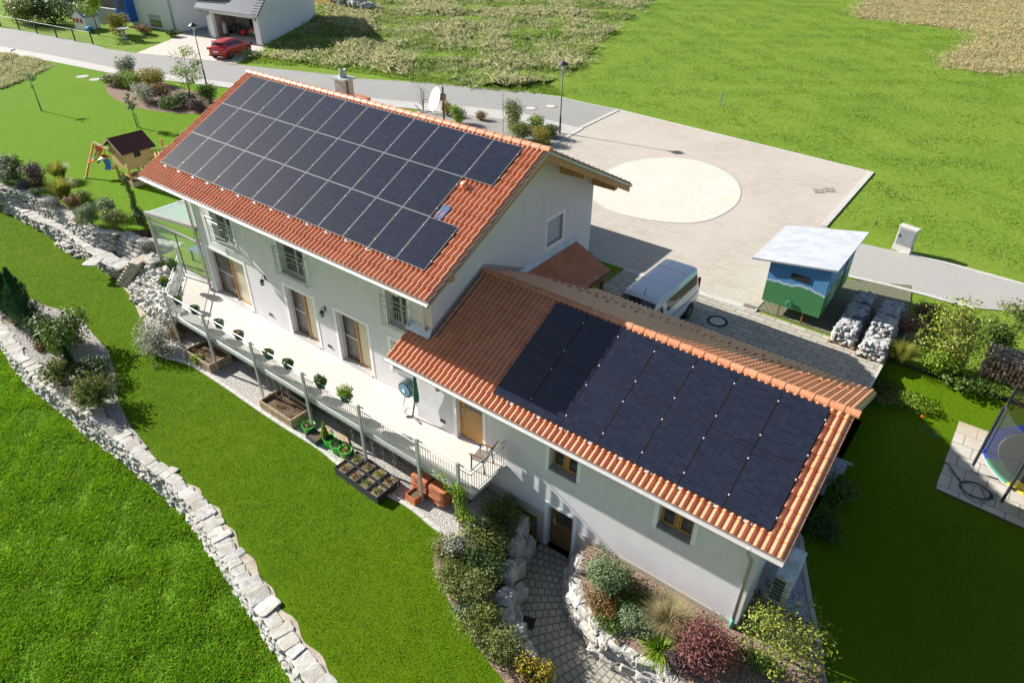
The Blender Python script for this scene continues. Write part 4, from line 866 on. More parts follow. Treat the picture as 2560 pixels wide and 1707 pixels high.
# ---------------- annex (garage wing)
G = thing('annex', 'lower white annex with red tiled roof and a block of black solar panels', 'building', (19, 3.5, ZG))
TB = R_(26.017); tb = math.tan(TB); GE, GZ = -.65, -3.205; GR = 3.04; GZR = GZ+(GR-GE)*tb; GB = 7.5
gr = lambda y: GZ+(y-GE)*tb if y <= GR else GZR-(y-GR)*tb
yg, gx0, gx1, gyb = -.04, 13.1, 24.5, 6.9
aw = MB(); zb2 = ZP-.35; gt = gr(yg)-.12
gh = [(14.86-gx0, ZT-zb2, 15.93-gx0, -3.72-zb2), (18.4-gx0, -4.88-zb2, 19.35-gx0, -3.86-zb2), (21.88-gx0, -4.88-zb2, 22.84-gx0, -3.86-zb2), (18.47-gx0, ZP-zb2, 19.36-gx0, -6.42-zb2)]
wall_holes(aw, (gx0, yg, zb2), (1, 0, 0), gx1-gx0, gt-zb2, gh)
aw.quad((gx0, yg, zb2), (gx0, yf, zb2), (gx0, yf, gt), (gx0, yg, gt))
aw.quad(*[(gx1, a, b) for a, b in [(yg, zb2), (gyb, zb2), (gyb, gr(gyb)-.14), (GR, gr(GR)-.14), (yg, gr(yg)-.14)]]); aw.quad((13.5, gyb, ZU-.2), (gx1, gyb, ZU-.2), (gx1, gyb, gr(gyb)-.14), (13.5, gyb, gr(gyb)-.14))
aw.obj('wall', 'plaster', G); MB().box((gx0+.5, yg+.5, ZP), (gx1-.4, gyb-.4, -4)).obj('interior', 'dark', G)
pl = MB(); e = .012
for a, b, z0, z1 in ((16.0, 18.34, ZP-.2, -6.86), (19.49, gx1+e, ZP-.2, -6.84)): pl.quad((a, yg-e, z0), (b, yg-e, z0), (b, yg-e, z1), (a, yg-e, z1)); pl.quad((a, yg-e, z1), (b, yg-e, z1), (b, yg, z1), (a, yg, z1))
pl.quad((gx1+e, yg-e, ZP), (gx1+e, gyb, ZP), (gx1+e, gyb, -6.84), (gx1+e, yg-e, -6.84)); pl.obj('plinth', 'plinth', G)
gf = tiled_roof('roof', G, 13.53, 25.13, GE, GZ, TB, (GR-GE)/math.cos(TB)-.03); gf['label'] = 'front slope of red clay tiles'
tiled_roof('roof', G, 12.57, 13.53, GE, GZ, TB, 1.155)
tiled_roof('roof', G, 13.53, 25.13, GB, gr(GB), TB, (GB-GR)/math.cos(TB)-.03, sign=-1)
ridge(gf, 13.5, 25.2, GR, GZR+.03)
MB().extr([(GE+.02, gr(GE)-.05), (GR, GZR-.05), (GB-.02, gr(GB)-.05), (GB-.02, gr(GB)-.18), (GR, GZR-.2), (GE+.02, gr(GE)-.18)], 0, 13.56, 25.08).obj('roof_deck', 'verge', G)
MB().extr([(GE+.02, gr(GE)-.05), (.45, gr(.45)-.05), (.45, gr(.45)-.2), (GE+.02, gr(GE)-.18)], 0, 12.6, 13.5).obj('roof_deck', 'white', G)
MB().extr([(GE, gr(GE)-.01), (GR, GZR-.01), (GB, gr(GB)-.01), (GB, gr(GB)-.1), (GR, GZR-.1), (GE, gr(GE)-.1)], 0, 25.1, 25.14).obj('verge_flashing', 'zinc', G)
gutter(G, 12.5, 25.12, GE-.07, GZ-.04); gutter(G, 13.6, 25.12, GB+.07, gr(GB)-.05)
pipe(G, [(24.35, GE-.06, GZ-.1), (24.35, GE+.02, GZ-.35), (24.38, -.15, -4.25), (24.38, -.12, -6.6)], .05, 'galv'); pipe(G, [(24.38, -.12, -6.62), (24.38, -.12, -7.05)], .06, 'tealpipe', 'drain_collar')
# flashing along the gable of the main house
fl_ = MB(); y0_, y1_ = .46, GR
fl_.add([(13.515, y0_, gr(y0_)+.24), (13.515, y1_, gr(y1_)+.24), (13.515, y1_, gr(y1_)), (13.515, y0_, gr(y0_)), (13.68, y1_, gr(y1_)+.075), (13.68, y0_, gr(y0_)+.075)], [(0, 1, 2, 3), (3, 2, 4, 5)])
fl_.add([(13.515, GR, gr(GR)+.24), (13.515, 5.3, gr(5.3)+.24), (13.515, 5.3, gr(5.3)), (13.515, GR, gr(GR)), (13.66, 5.3, gr(5.3)+.075), (13.66, GR, gr(GR)+.075)], [(0, 1, 2, 3), (3, 2, 4, 5)])
fl_.add([(12.5, .485, gr(.46)+.28), (13.52, .485, gr(.46)+.28), (13.52, .3, gr(.3)+.08), (12.5, .3, gr(.3)+.08)], [(0, 1, 2, 3)]); fl_.obj('flashing', 'zinc', G)
def wdoor(x0, x1, z0, z1, y, m, lab, hinge=0):
    yy = y+.16; d_ = MB().box((x0+.07, yy, z0+.02), (x1-.07, yy+.05, z1-.07)).obj('door', m, G, bev=.005); d_['label'] = lab
    MB().box((x0, yy-.01, z0), (x0+.068, yy+.07, z1)).box((x1-.068, yy-.01, z0), (x1, yy+.07, z1)).box((x0+.068, yy-.01, z1-.068), (x1-.068, yy+.07, z1)).obj('frame', m, d_)
    MB().box((x0+.22, yy-.012, z1-.72), (x1-.16, yy-.002, z1-.18)).obj('pane', 'glass' if m == 'oakdark' else 'screen', d_)
    MB().tube([(x0+.14, yy-.05, z0+1.05), (x0+.27, yy-.05, z0+1.03)], .014, 6).box((x0+.11, yy-.02, z0+.95), (x0+.17, yy-.002, z0+1.18)).obj('handle', 'alu', d_)
    MB().box((x0-.13, y-.014, z0), (x0, y+.01, z1+.12)).box((x1, y-.014, z0), (x1+.13, y+.01, z1+.12)).box((x0, y-.014, z1), (x1, y+.01, z1+.12)).obj('door_trim', 'white', d_)
wdoor(14.86, 15.93, ZT+.02, -3.72, yg, 'oak', 'honey coloured wooden balcony door'); wdoor(18.47, 19.36, ZP+.02, -6.42, yg, 'oakdark', 'brown wooden basement door down at the path')
window(G, 18.4, 19.35, -4.88, -3.86, yg, 'win'); window(G, 21.88, 22.84, -4.88, -3.86, yg, 'win')
for i in range(20):
    for k in range(3):
        xx = 14.6+i*.54+k*.15; yy_ = 5.55+k*.3 if i % 2 == 0 else 5.7+k*.3
        if xx < 24.8: sg = MB(); sg.box((xx-.025, yy_-.03, gr(yy_)+.02), (xx+.025, yy_+.03, gr(yy_)+.12)); sg.box((xx-.03, yy_+.02, gr(yy_)+.0), (xx+.03, yy_+.16, gr(yy_)+.05)); sg.obj('snow_guard', 'ridge', G)
# ---------------- solar panels
def make_panel(cellm, framem, w=1.134, l=1.715, name='solar_panel'):
    r = bpy.data.objects.new(name, None); COL.objects.link(r); r.empty_display_size = .2
    f = MB(); t = .012 if framem == 'pvframe' else .01; h = .035
    f.box((0, 0, -h), (w, t, 0)).box((0, l-t, -h), (w, l, 0)).box((0, t, -h), (t, l-t, 0)).box((w-t, t, -h), (w, l-t, 0)); f.obj('frame', framem, r, world=False)
    MB().box((t, t, -h+.005), (w-t, l-t, -.003)).obj('glass', cellm, r, world=False)
    for yy in (.32, l-.36): MB().box((w-.006, yy, -.012), (w+.026, yy+.05, .006)).obj('clamp', 'clamp', r, world=False)
    return r
ordn = ['first', 'second', 'third', 'fourth', 'fifth', 'sixth', 'seventh', 'eighth', 'ninth', 'tenth', 'eleventh', 'twelfth']
pm = make_panel('pv_main', 'pvframe'); used = False
for row, n, rn in ((2, 12, 'top'), (1, 11, 'middle'), (0, 12, 'bottom')):
    for i in range(n):
        o = pm if not used else copy_tree(pm); used = True
        s = row*1.7272; o.location = (i*1.154, s*math.cos(TA), s*math.sin(TA)); o.rotation_euler = (TA, 0, 0)
        tag(o, f'black solar panel in the {rn} row of the main roof, {ordn[i]} from the left', 'solar panel', 'solar panels on the main roof')
pg = make_panel('pv_gar', 'pvframe_d', l=1.73); used = False
for row, rn in ((1, 'upper'), (0, 'lower')):
    for i in range(7):
        o = pg if not used else copy_tree(pg); used = True
        s = row*1.7394; o.location = (16.529+i*1.154, -.287+s*math.cos(TB), -2.899+s*math.sin(TB)); o.rotation_euler = (TB, 0, 0)
        tag(o, f'black solar panel in the {rn} row of the annex roof, {ordn[i]} from the left', 'solar panel', 'solar panels on the annex roof')
# mounting rails
def rail(x, y0, ln, z0, T0, lab, grp, first=[]):
    if not first:
        r = bpy.data.objects.new('mounting_rail', None); COL.objects.link(r); MB().box((-.02, 0, -.075), (.02, ln, -.04)).obj('bar', 'alu', r, world=False)
        MB().box((-.1, -.06, -.1), (.1, .03, -.055)).obj('end_bracket', 'clamp', r, world=False); first.append(r); o = r
    else: o = copy_tree(first[0])
    o.location = (x, y0, z0); o.rotation_euler = (T0, 0, 0); tag(o, lab, 'mounting rail', grp)
f1 = []
for i in range(14): rail(.35+i*.93, -.01, 5.15, -.005, TA, 'aluminium mounting rail with bright end bracket under the panels of the main roof', 'mounting rails of the main roof', f1)
f2 = []
for i in range(9): rail(17.2+i*.86, -.297, 3.46, -2.904, TB, 'aluminium mounting rail with bright end bracket under the panels of the annex roof', 'mounting rails of the annex roof', f2)
# satellite dish
T = thing('satellite_dish', 'white satellite dish on a mast behind the main roof ridge', 'satellite dish', (9.35, 5.75, rz(5.75))); mb = MB()
D = Matrix.Translation((9.25, 5.6, 2.75)) @ Vector((math.cos(R_(-116))*.93, math.sin(R_(-116))*.93, .36)).to_track_quat('Z', 'Y').to_matrix().to_4x4() @ Matrix.Diagonal((.97, .97, 1, 1)); mb.M = D
mb.lathe([(.02, .075), (.15, .07), (.3, .045), (.42, .005), (.44, .0), (.42, -.012), (.3, .03), (.02, .055)], 28); mb.M = Matrix.Identity(4); mb.obj('reflector', 'dishwhite', T, smooth=True)
MB().tube([(9.52, 5.75, rz(5.75)-.1), (9.52, 5.75, 3.2)], .03, 8).obj('mast', 'dark', T); MB().box((9.42, 5.65, 2.75), (9.6, 5.82, 2.95)).obj('bracket', 'iron', T)
MB().tube([(9.35, 5.5, 2.4), (9.0, 5.2, 2.35), (8.8, 5.1, 2.6)], .015, 6).obj('arm', 'dark', T)
# ---------------- balcony terrace
TT = thing('balcony', 'long cream paved balcony with galvanised posts along the house front', 'balcony', (8, -1, ZG))
poly = [(-1.9, .62), (-1.72, .40), (.92, -1.69), (16.83, -1.69), (16.83, -.05), (13.1, -.05), (13.1, .49), (.2, .49), (.2, .75), (-1.9, .75)]
MB().prism(poly, ZT-.16, ZT).obj('floor', 'terrace', TT)
MB().box((.92, -1.72, ZT-.1), (16.86, -1.692, ZT+.015)).box((16.832, -1.69, ZT-.1), (16.86, -.06, ZT+.015)).obj('edge_profile', 'galv', TT)
PX = [.95, 3.6, 6.6, 9.48, 12.25, 14.8, 16.42]
for xx in PX: MB().box((xx-.05, -1.80, ZG), (xx+.05, -1.725, -4.58)).obj('post', 'galv', TT, bev=.006)
MB().box((-1.75, .36, ZG+1.4), (-1.67, .44, -4.3)).obj('post', 'galv', TT)
RT = thing('railing', 'galvanised bar railing around the edge of the balcony', 'railing', (8, -1.7, ZT)); hr = MB(); br = MB()
path = [(-1.70, .40), (.95, -1.71), (16.85, -1.71), (16.85, -.1)]
for i in range(3):
    a, b = Vector((*path[i], 0)), Vector((*path[i+1], 0)); L_ = (b-a).length; u = (b-a)/L_
    for z, r in ((-4.68, .02), (-4.86, .012), (-5.62, .014)): hr.tube([a+Vector((0, 0, z)), b+Vector((0, 0, z))], r, 6)
    for k in range(int(L_/.105)):
        p = a+u*(k+.5)*.105; br.tube([(p.x, p.y, -5.62), (p.x, p.y, -4.86)], .010, 4, False)
hr.obj('handrail', 'galv', RT); br.obj('bars', 'galv', RT)
# ================================================================== plants
sh = shrub
B = lambda q: at('B0', q, ZG); Wd = lambda q: at('W', q, ZU); OU = lambda q: at('O', q, ZU); C1g = lambda q: at('C1', q, ZG)
# lower bed along the long wall
conifer('conifer', 'dark green conifer standing furthest left in the gravel bed behind the long stone wall', B((100, 610)), .85, 2.2)
conifer('conifer', 'tall dark green pointed conifer behind the long stone wall at the lawn edge', B((215, 705)), .8, 2.8)
fountain('ornamental_grass', 'pale dry grass tuft at the foot of the tall dark conifer', B((120, 690)), .45, .55, 'straw', 500)
sh('shrub', 'round light green bush beside the leftmost conifer at the picture edge', B((20, 590)), .9, .9, .8, 'bright', .05)
sh('shrub', 'glossy dark leaved bush between the tall conifer and the bright green bush', B((295, 790)), 1.0, .9, 1.15, 'dark', .055)
sh('shrub', 'bright green broadleaf bush casting a shadow on the front lawn', B((470, 860)), 1.8, 1.6, 1.6, 'mid', .07, lobes=9)
sh('shrub', 'fresh yellow green shoots at the sunny side of the broadleaf bush', B((400, 850)), 1.0, .8, 1.0, 'bright', .055)
sh('shrub', 'small rusty ground shrub on the gravel under the broadleaf bush', B((280, 850)), .6, .5, .28, 'rust', .035)
conifer('conifer', 'small slim blue green conifer between the two feathery junipers', B((520, 1040)), .3, 1.35, n=2200)
juniper('juniper', 'feathery yellow green juniper nearer the tall conifer in the gravel bed', B((430, 1080)), 1.2, 1.05)
sh('shrub', 'dark needle shrub behind the feathery junipers', B((640, 1050)), 1.4, 1.1, .85, 'dark', .045)
juniper('juniper', 'large arching olive juniper at the lower end of the gravel bed', B((670, 1240)), 1.35, 1.3, n=220)
# shrub and heather under the rock bank
sh('shrub', 'round silvery green bush on the lawn edge below the rock bank', B((1080, 850)), 1.45, 1.2, 1.15, 'white', .04, lobes=8)
sh('shrub', 'low brown heather between the silvery bush and the first balcony post', B((1225, 780)), .9, .6, .45, 'rust', .03)
sh('shrub', 'leafy yellow green plant hanging over the corner of the raised bed', B((1350, 965)), .5, .45, .5, 'bright', .05, n=260)
sh('weed', 'tiny pale weed alone on the front lawn', B((1065, 985)), .3, .25, .12, 'grey', .03, n=60, stems=False, cat='weed')
# upper left shrub bed
sh('shrub', 'big rose bush with pale blossoms at the left picture edge above the wall', Wd((90, 500)), 1.9, 1.2, 1.6, 'white', .05, lobes=9)
sh('shrub', 'dense grey green shrub right of the rose bush above the wall', Wd((270, 470)), 1.2, 1.0, 1.5, 'mid', .045)
sh('shrub', 'deep purple leaved shrub in the upper left bed', Wd((560, 570)), 1.15, 1.0, 1.5, 'purple', .045)
sh('lavender', 'grey lavender clump in front of the purple shrub', Wd((330, 560)), 1.0, .7, .55, 'lavender', .03, cat='lavender')
sh('shrub', 'low bluish green shrub at the wall edge below the purple shrub', Wd((520, 670)), .7, .6, .4, 'grey', .03)
fountain('ornamental_grass', 'taller clump of yellow green ornamental grass nearer the playhouse lawn', Wd((850, 440)), .85, 1.15, 'grassy', 900, .02)
fountain('ornamental_grass', 'front clump of yellow green ornamental grass at the stone wall', Wd((910, 700)), .95, 1.3, 'grassy', 1000, .02)
sh('lavender', 'dark lavender clump at the wall in front of the ornamental grasses', Wd((770, 830)), 1.05, .7, .6, 'lavender', .028, cat='lavender')
sh('shrub', 'autumn tinted shrub with yellow and brown leaves right of the grasses', Wd((1070, 900)), .7, .6, .9, 'rust', .04)
sh('shrub', 'small brown green shrub behind the autumn tinted one', Wd((1200, 800)), .9, .7, .75, 'olive', .04)
sh('groundcover_plant', 'bright yellow green cushion plant hanging over the wall edge', Wd((1120, 1060)), .8, .35, .3, 'gold', .03, cat='plant')
sh('shrub', 'blue grey round shrub in the middle of the bed above the wall', Wd((1290, 1080)), .95, .85, 1.05, 'grey', .032, dens=1.2)
sh('shrub', 'grey green shrub behind the blue grey round one', Wd((1540, 960)), 1.0, .8, 1.0, 'grey', .04)
sh('shrub', 'olive leaved shrub at the wall corner nearest the sunroom', Wd((1640, 1140)), 1.25, .85, 1.0, 'olive', .036, dens=1.2)
T = thing('climbing_plant', 'slim column of dark climbing plant on a wire beside the sunroom', 'climbing plant', Wd((1960, 1060)))
p = Wd((1960, 1060)); L_ = [(p[0]+random.uniform(-.06, .06), p[1]+random.uniform(-.06, .06), p[2]+.1+i*.17, .2-.006*i, .2-.006*i, .16) for i in range(14)]
P_, D_ = crown_points(L_, 2600); V_, F_ = leaves(P_, D_, .04); npmesh('foliage', V_, F_, GREENS['mid'], T); MB().tube([p, (p[0], p[1], p[2]+2.4)], .015, 5).obj('stem', 'bark', T)
sh('shrub', 'bushy foot of the climbing plant beside the glass wall', Wd((2010, 1090)), .75, .6, .8, 'dark', .04)
T_ = sh('shrub', 'silvery grey bush in the rocks left of the glass sunroom', at('B0', (1020, 215), -6.0), .9, .7, .75, 'lavender', .032)
sh('shrub', 'low dark cushion between the rock bank and the glass wall', (-3.5, .25, -5.75), .6, .4, .25, 'dark', .03)
# road side bed left
sheet('shrub_bed', smooth_line([p[:2] for p in ats('A0', [(720, 520), (712, 590), (750, 660), (860, 715), (960, 745), (1130, 770), (1290, 780), (1390, 780), (1500, 700), (1420, 640), (1200, 600), (1120, 560), (1000, 520), (850, 490), (740, 500)], ZU)], 2), ZU, 'mulch')
for lab, q, w, d, h, c, lf in [('golden green low shrub at the left rim of the roadside bed', (790, 590), 1.7, 1.2, .9, 'olive', .06), ('tall grey leaved shrub sticking up at the back of the roadside bed', (880, 530), 1.3, 1.0, 1.5, 'grey', .06), ('light green upright shrub in the centre of the roadside bed', (900, 610), 1.5, 1.1, 1.2, 'bright', .055),
    ('brown golden wide shrub at the back right of the roadside bed', (1030, 580), 2.4, 1.3, 1.1, 'gold', .055), ('rose bush with small white blossoms in the roadside bed', (1000, 700), 1.7, 1.2, 1.1, 'white', .055), ('dark reddish shrub right of the white blossoms', (1120, 680), 1.3, 1.2, 1.0, 'rust', .05),
    ('low dark green shrub at the front rim of the roadside bed', (1160, 745), 1.4, .9, .7, 'mid', .05), ('dark round shrub under the slender roadside tree', (1290, 720), 1.9, 1.2, .8, 'dark', .055), ('fresh green shrub tight beside the roof edge', (1440, 700), 1.3, 1.0, 1.2, 'mid', .055), ('small dark shrub at the right tip of the roadside bed', (1360, 760), 1.3, .8, .8, 'purple', .05)]:
    sh('shrub', lab, at('A0', q, ZU), w*1.3, d*1.15, h*1.12, c, lf)
tree('young_tree', 'airy light green young tree beside the left street lamp', at('A0', (1310, 700), ZU), 3.6, 1.25, 'bright', 1500, .07, .035, 3, airy=.75, bole=.3)
tree('young_tree', 'thin sapling with sparse silvery leaves alone on the far left lawn', at('A0', (285, 760), ZU), 2.7, .55, 'grey', 220, .06, .05, 1, bole=.55)
tree('young_tree', 'small staked tree on the lawn behind the playhouse', at('A0', (940, 873), ZU), 2.3, .5, 'grey', 700, .06, .03, 1, 1, bole=.45, airy=.8)
# bed behind the ridge
sheet('shrub_bed', [p[:2] for p in ats('A1', [(520, 760), (640, 745), (800, 765), (1200, 800), (1320, 850), (1560, 930), (1440, 1010), (1300, 1010), (900, 930), (600, 850)], ZU)], ZU, 'slate')
tree('bare_shrub', 'leafless reddish shrub in the bed left of the satellite dish', at('A1', (570, 770), ZU), 1.8, .7, 'grey', 90, .05, .03, 4, bole=.2, cat='shrub')
for lab, q, w, d, h, c, lf in [('yellow green small shrub right beside the satellite dish mast', (735, 790), .8, .7, .9, 'gold', .05), ('bright green leafy shrub right of the satellite dish', (810, 845), 1.0, .9, 1.1, 'bright', .06), ('low red stemmed perennial on the slate bed behind the ridge', (965, 820), .8, .6, .5, 'rust', .04),
    ('tall olive shrub in front of the pavement behind the ridge', (1180, 890), 1.2, 1.1, 1.7, 'olive', .06), ('brown green wide shrub between the bare sapling and the bright shrubs', (1220, 960), 1.6, 1.3, 1.0, 'olive', .05), ('bright yellow green shrub just left of the right street lamp', (1340, 920), .85, .8, 1.2, 'bright', .055), ('golden flowering shrub close to the ridge end', (1370, 980), 1.3, 1.1, .9, 'gold', .05), ('narrow leaved green clump at the foot of the right street lamp', (1440, 940), 1.0, .9, .8, 'mid', .06)]:
    sh('shrub', lab, at('A1', q, ZU), w*1.1, d*1.1, h*1.1, c, lf)
tree('bare_sapling', 'bare thin sapling on the slate bed behind the main ridge', at('A1', (1115, 900), ZU), 3.2, .6, 'grey', 0, .05, .025, 1, bole=.4, cat='sapling')
# shrub bed beside the boulder wall
for lab, q, w, d, h, c, lf in [('olive shrub at the top left of the bed beside the concrete edging', (720, 690), .95, .85, .6, 'olive', .032), ('silvery green shrub in the bed under the last balcony post', (810, 690), .8, .7, .75, 'white', .03), ('dark olive bush in front of the trellis', (960, 640), 1.3, 1.0, .85, 'olive', .035), ('dark shrub in the shaded corner near the basement door', (1130, 440), 1.1, 1.0, .6, 'olive', .035), ('dark green cushion close to the first boulder', (1060, 560), .9, .8, .6, 'dark', .035),
    ('wide olive shrub in the middle of the bed left of the path', (790, 900), 1.2, 1.0, .7, 'olive', .032), ('shadowed dense shrub against the second boulder', (960, 820), 1.2, 1.0, .75, 'dark', .033), ('light green shrub with small leaves half way down the bed', (910, 990), 1.1, 1.0, .8, 'juniper', .03), ('low grey green shrub on the lawn side, half way down', (850, 1100), .8, .7, .5, 'grey', .03), ('round olive shrub beside the fourth boulder', (960, 1200), .95, .85, .7, 'olive', .032), ('last olive shrub at the lower end of the bed', (1110, 1380), .95, .85, .75, 'juniper', .032), ('small shrub left of the last olive shrub', (1040, 1330), .6, .55, .45, 'mid', .03)]:
    sh('shrub', lab, C1g(q), w, d, h, c, lf, dens=1.1)
sh('flower_clump', 'yellow flowering perennial at the bottom edge beside the path', C1g((1330, 1520)), .8, .7, .6, 'yellowflower', .035, cat='flowers')
# climber on the last post with trellis
p = at('C1', (835, 490), ZG); T = thing('trellis', 'dark diamond trellis with a climbing rose at the last balcony post', 'trellis', (16.8, -1.9, ZG)); mb = MB()
for i in range(7):
    mb.beam((16.5+i*.12, -2.0, ZG), (17.1+i*.12-.5*(i > 3), -2.0, ZG+.75), .018); mb.beam((17.1+i*.1, -2.0, ZG), (16.5+i*.08, -2.0, ZG+.75), .018)
mb.obj('lattice', 'oakdark', T)
L_ = [(16.55+.05*math.sin(i), -1.88, ZG+.6+i*.2, .28, .2, .2) for i in range(7)]+[(16.9, -1.95, ZG+.9, .35, .2, .35), (16.2, -1.85, ZG+1.6, .3, .2, .2), (15.8, -1.85, ZG+1.85, .3, .15, .15), (17.05, -1.95, ZG+.55, .2, .15, .3)]
P_, D_ = crown_points(L_, 1500); V_, F_ = leaves(P_, D_, .04); npmesh('foliage', V_, F_, GREENS['bright'], T); MB().tube([(16.5, -1.9, ZG), (16.55, -1.86, ZG+1.8)], .015, 5).obj('stem', 'bark', T)
# annex bed
bz = lambda q, fr='C1': (lambda p: (p[0], p[1], float(zbed(0, p[1]))))(at(fr, q, -7.15))
for lab, q, w, d, h, c, lf in [('tall grey green bush against the annex wall right of the basement door', (1800, 890), 1.15, .95, 1.0, 'grey', .032), ('low reddish green ground plant under the grey green bush', (1790, 1020), .9, .8, .28, 'rust', .028), ('bright green carpet plant behind the white boulders', (1860, 1130), .9, .7, .22, 'mid', .03), ('reddish brown sedum near the middle of the annex bed', (1960, 930), .8, .6, .3, 'rust', .028), ('carpet of small blue green leaves in the annex bed', (2040, 1000), .9, .8, .3, 'mid', .028), ('rounded blue green shrub in front of the straw coloured grass', (2020, 1190), .9, .8, .55, 'grey', .03)]:
    sh('shrub', lab, bz(q), w, d, h, c, lf, dens=1.15)
fountain('ornamental_grass', 'round straw coloured grass in the middle of the annex bed', bz((2230, 1170)), .8, .95, 'straw', 2400, .007, up=.5)
fountain('day_lily', 'arching strap leaved green lily clump behind the boulders', bz((2190, 1330)), .75, .55, 'bright', 260, .024, cat='plant', droop=.9)
sh('shrub', 'large dark red and orange leaved bush at the bottom edge', bz((130, 1400), 'C2'), 1.5, 1.35, 1.0, 'red', .036, lobes=10, dens=1.2)
sh('shrub', 'small purple shrub left of the large red leaved bush', bz((2300, 1420)), .6, .5, .5, 'purple', .03)
tree('flowering_shrub', 'loose yellow flowering shrub with long shoots at the annex corner', bz((660, 1400), 'C2'), 1.7, 1.0, 'yellowgreen', 2400, .042, .02, 6, bole=.15, airy=.7, cat='shrub')
sh('shrub', 'low dark green shrub under the yellow flowering shoots', bz((520, 1450), 'C2'), 1.0, .7, .4, 'mid', .03)
T = thing('climbing_plant', 'thin climbing shoot on a wire beside the annex corner', 'climbing plant', (24.9, .35, -7)); mb = MB(); pts = [(24.75, .3, -6.9), (24.7, .35, -6.4), (24.72, .45, -5.9), (24.85, .6, -5.6)]; mb.tube(pts, .008, 4).obj('stem', 'bark', T)
P_, D_ = crown_points([(*q, .12, .12, .14) for q in pts], 130); V_, F_ = leaves(P_, D_, .04); npmesh('foliage', V_, F_, GREENS['dark'], T)
# right rear garden
BU = lambda q, z=ZU: at('B2', q, z)
def BR(q): p = at('B2', q, ZU); return (p[0], p[1], float(zr(0, p[1])))
tree('shrub_tree', 'large yellow green autumn shrub with orange tips right of the stone piles', BR((1790, 960)), 2.1, 1.05, 'yellowgreen', 3600, .055, .035, 5, bole=.12, airy=.85, cat='shrub')
sh('shrub', 'dense lower part of yellow leaves in front of the large autumn shrub', BR((1760, 1000)), 1.2, 1.0, .8, 'bright', .05)
fountain('ornamental_grass', 'brown tipped ornamental grass at the corner of the drive', BR((1500, 940)), .75, .95, 'grassy', 1100, .009)
fountain('ornamental_grass', 'feathery beige grass left of the autumn shrub', BR((1580, 850)), .55, .8, 'straw', 600, .008)
sh('shrub', 'dark rust coloured shrub on the slope below the side road', BR((1680, 650)), 1.2, .9, .7, 'rust', .04)
sh('shrub', 'pink and red leaved shrub near the second row of stone piles', BR((1590, 760)), 1.1, .9, .7, 'pink', .04)
sh('groundcover_plant', 'low green ground cover at the end of the drive', BR((1430, 1060)), 1.6, 1.3, .35, 'olive', .04, cat='plant', stems=False)
sh('groundcover_plant', 'broad leaved green plants along the shaded lawn edge', BR((1950, 1110)), 2.0, 1.0, .45, 'mid', .06, cat='plant', stems=False)
sh('groundcover_plant', 'trailing green plants below the autumn shrub', BR((1620, 1110)), 1.9, .8, .3, 'bright', .045, cat='plant', stems=False)
sh('hedge', 'tall loose green hedge bush left of the log stacks', BR((2150, 850)), 1.2, 1.1, 1.2, 'mid', .06, lobes=10, cat='hedge')
sh('hedge', 'olive and brown hedge at the right picture edge above the log stacks', BR((2330, 720)), 1.6, 1.0, 1.1, 'olive', .06, lobes=10, cat='hedge')
sh('shrub', 'dark bush in the shade of the annex roof', (25.35, 4.3, -6.95), .9, 1.1, .8, 'dark', .045)
sh('shrub', 'second dark bush under the rear corner of the annex roof', (25.3, 6.0, -6.85), .8, .9, .9, 'mid', .045)
# neighbour garden
FU = lambda q: at('F', q, ZU)
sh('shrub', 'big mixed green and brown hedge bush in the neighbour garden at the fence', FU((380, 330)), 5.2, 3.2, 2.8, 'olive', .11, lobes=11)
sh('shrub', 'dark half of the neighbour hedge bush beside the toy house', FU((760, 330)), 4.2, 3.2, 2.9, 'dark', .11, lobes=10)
tree('fruit_tree', 'light green small tree in front of the grey garden wall', FU((1390, 500)), 4.0, 1.9, 'bright', 1900, .1, .07, 1, bole=.4, airy=.7)
sh('shrub', 'green and red shrub under the blue bay window', FU((1680, 480)), 2.2, 1.6, 2.0, 'gold', .08)
sh('shrub', 'brown dry perennials along the neighbour house wall', FU((2030, 480)), 2.6, 1.0, .8, 'rust', .06)
sh('shrub', 'small dark shrub beside the downpipe of the neighbour house', at('N', (150, 450), ZU), 1.5, 1.0, .7, 'dark', .06)
# small tree in front of sunroom etc ends
# ================================================================== props
# street lamps
def street_lamp(p, label):
    T = thing('street_lamp', label, 'street lamp', p); x, y, z = p
    MB().tube([(x, y, z), (x, y, z+1.1), (x, y, z+1.15), (x, y, z+4.15)], [.065, .065, .042, .038], 10).obj('pole', 'dark', T, smooth=True)
    MB().lathe([(.0, 4.68), (.1, 4.68), (.12, 4.62), (.14, 4.6), (.34, 4.5), (.36, 4.46), (.1, 4.47), (.0, 4.47)], 24, (x, y, z)).obj('lamp_shade', 'dark', T, smooth=True)
    MB().lathe([(.09, 4.2), (.12, 4.25), (.13, 4.46), (.0, 4.46)], 16, (x, y, z)).obj('lamp_glass', mat('lamp_glass', (.6, .58, .5), None, rough=.3), T, smooth=True)
    MB().lathe([(0, 4.12), (.07, 4.12), (.1, 4.2), (0, 4.21)], 12, (x, y, z)).obj('collar', 'alu', T); return T
street_lamp((.2, 27.32, ZU), 'black street lamp at the corner of the paved courtyard, casting a long shadow')
street_lamp((-29.54, 19.28, ZU), 'black street lamp at the pavement across from the red car')
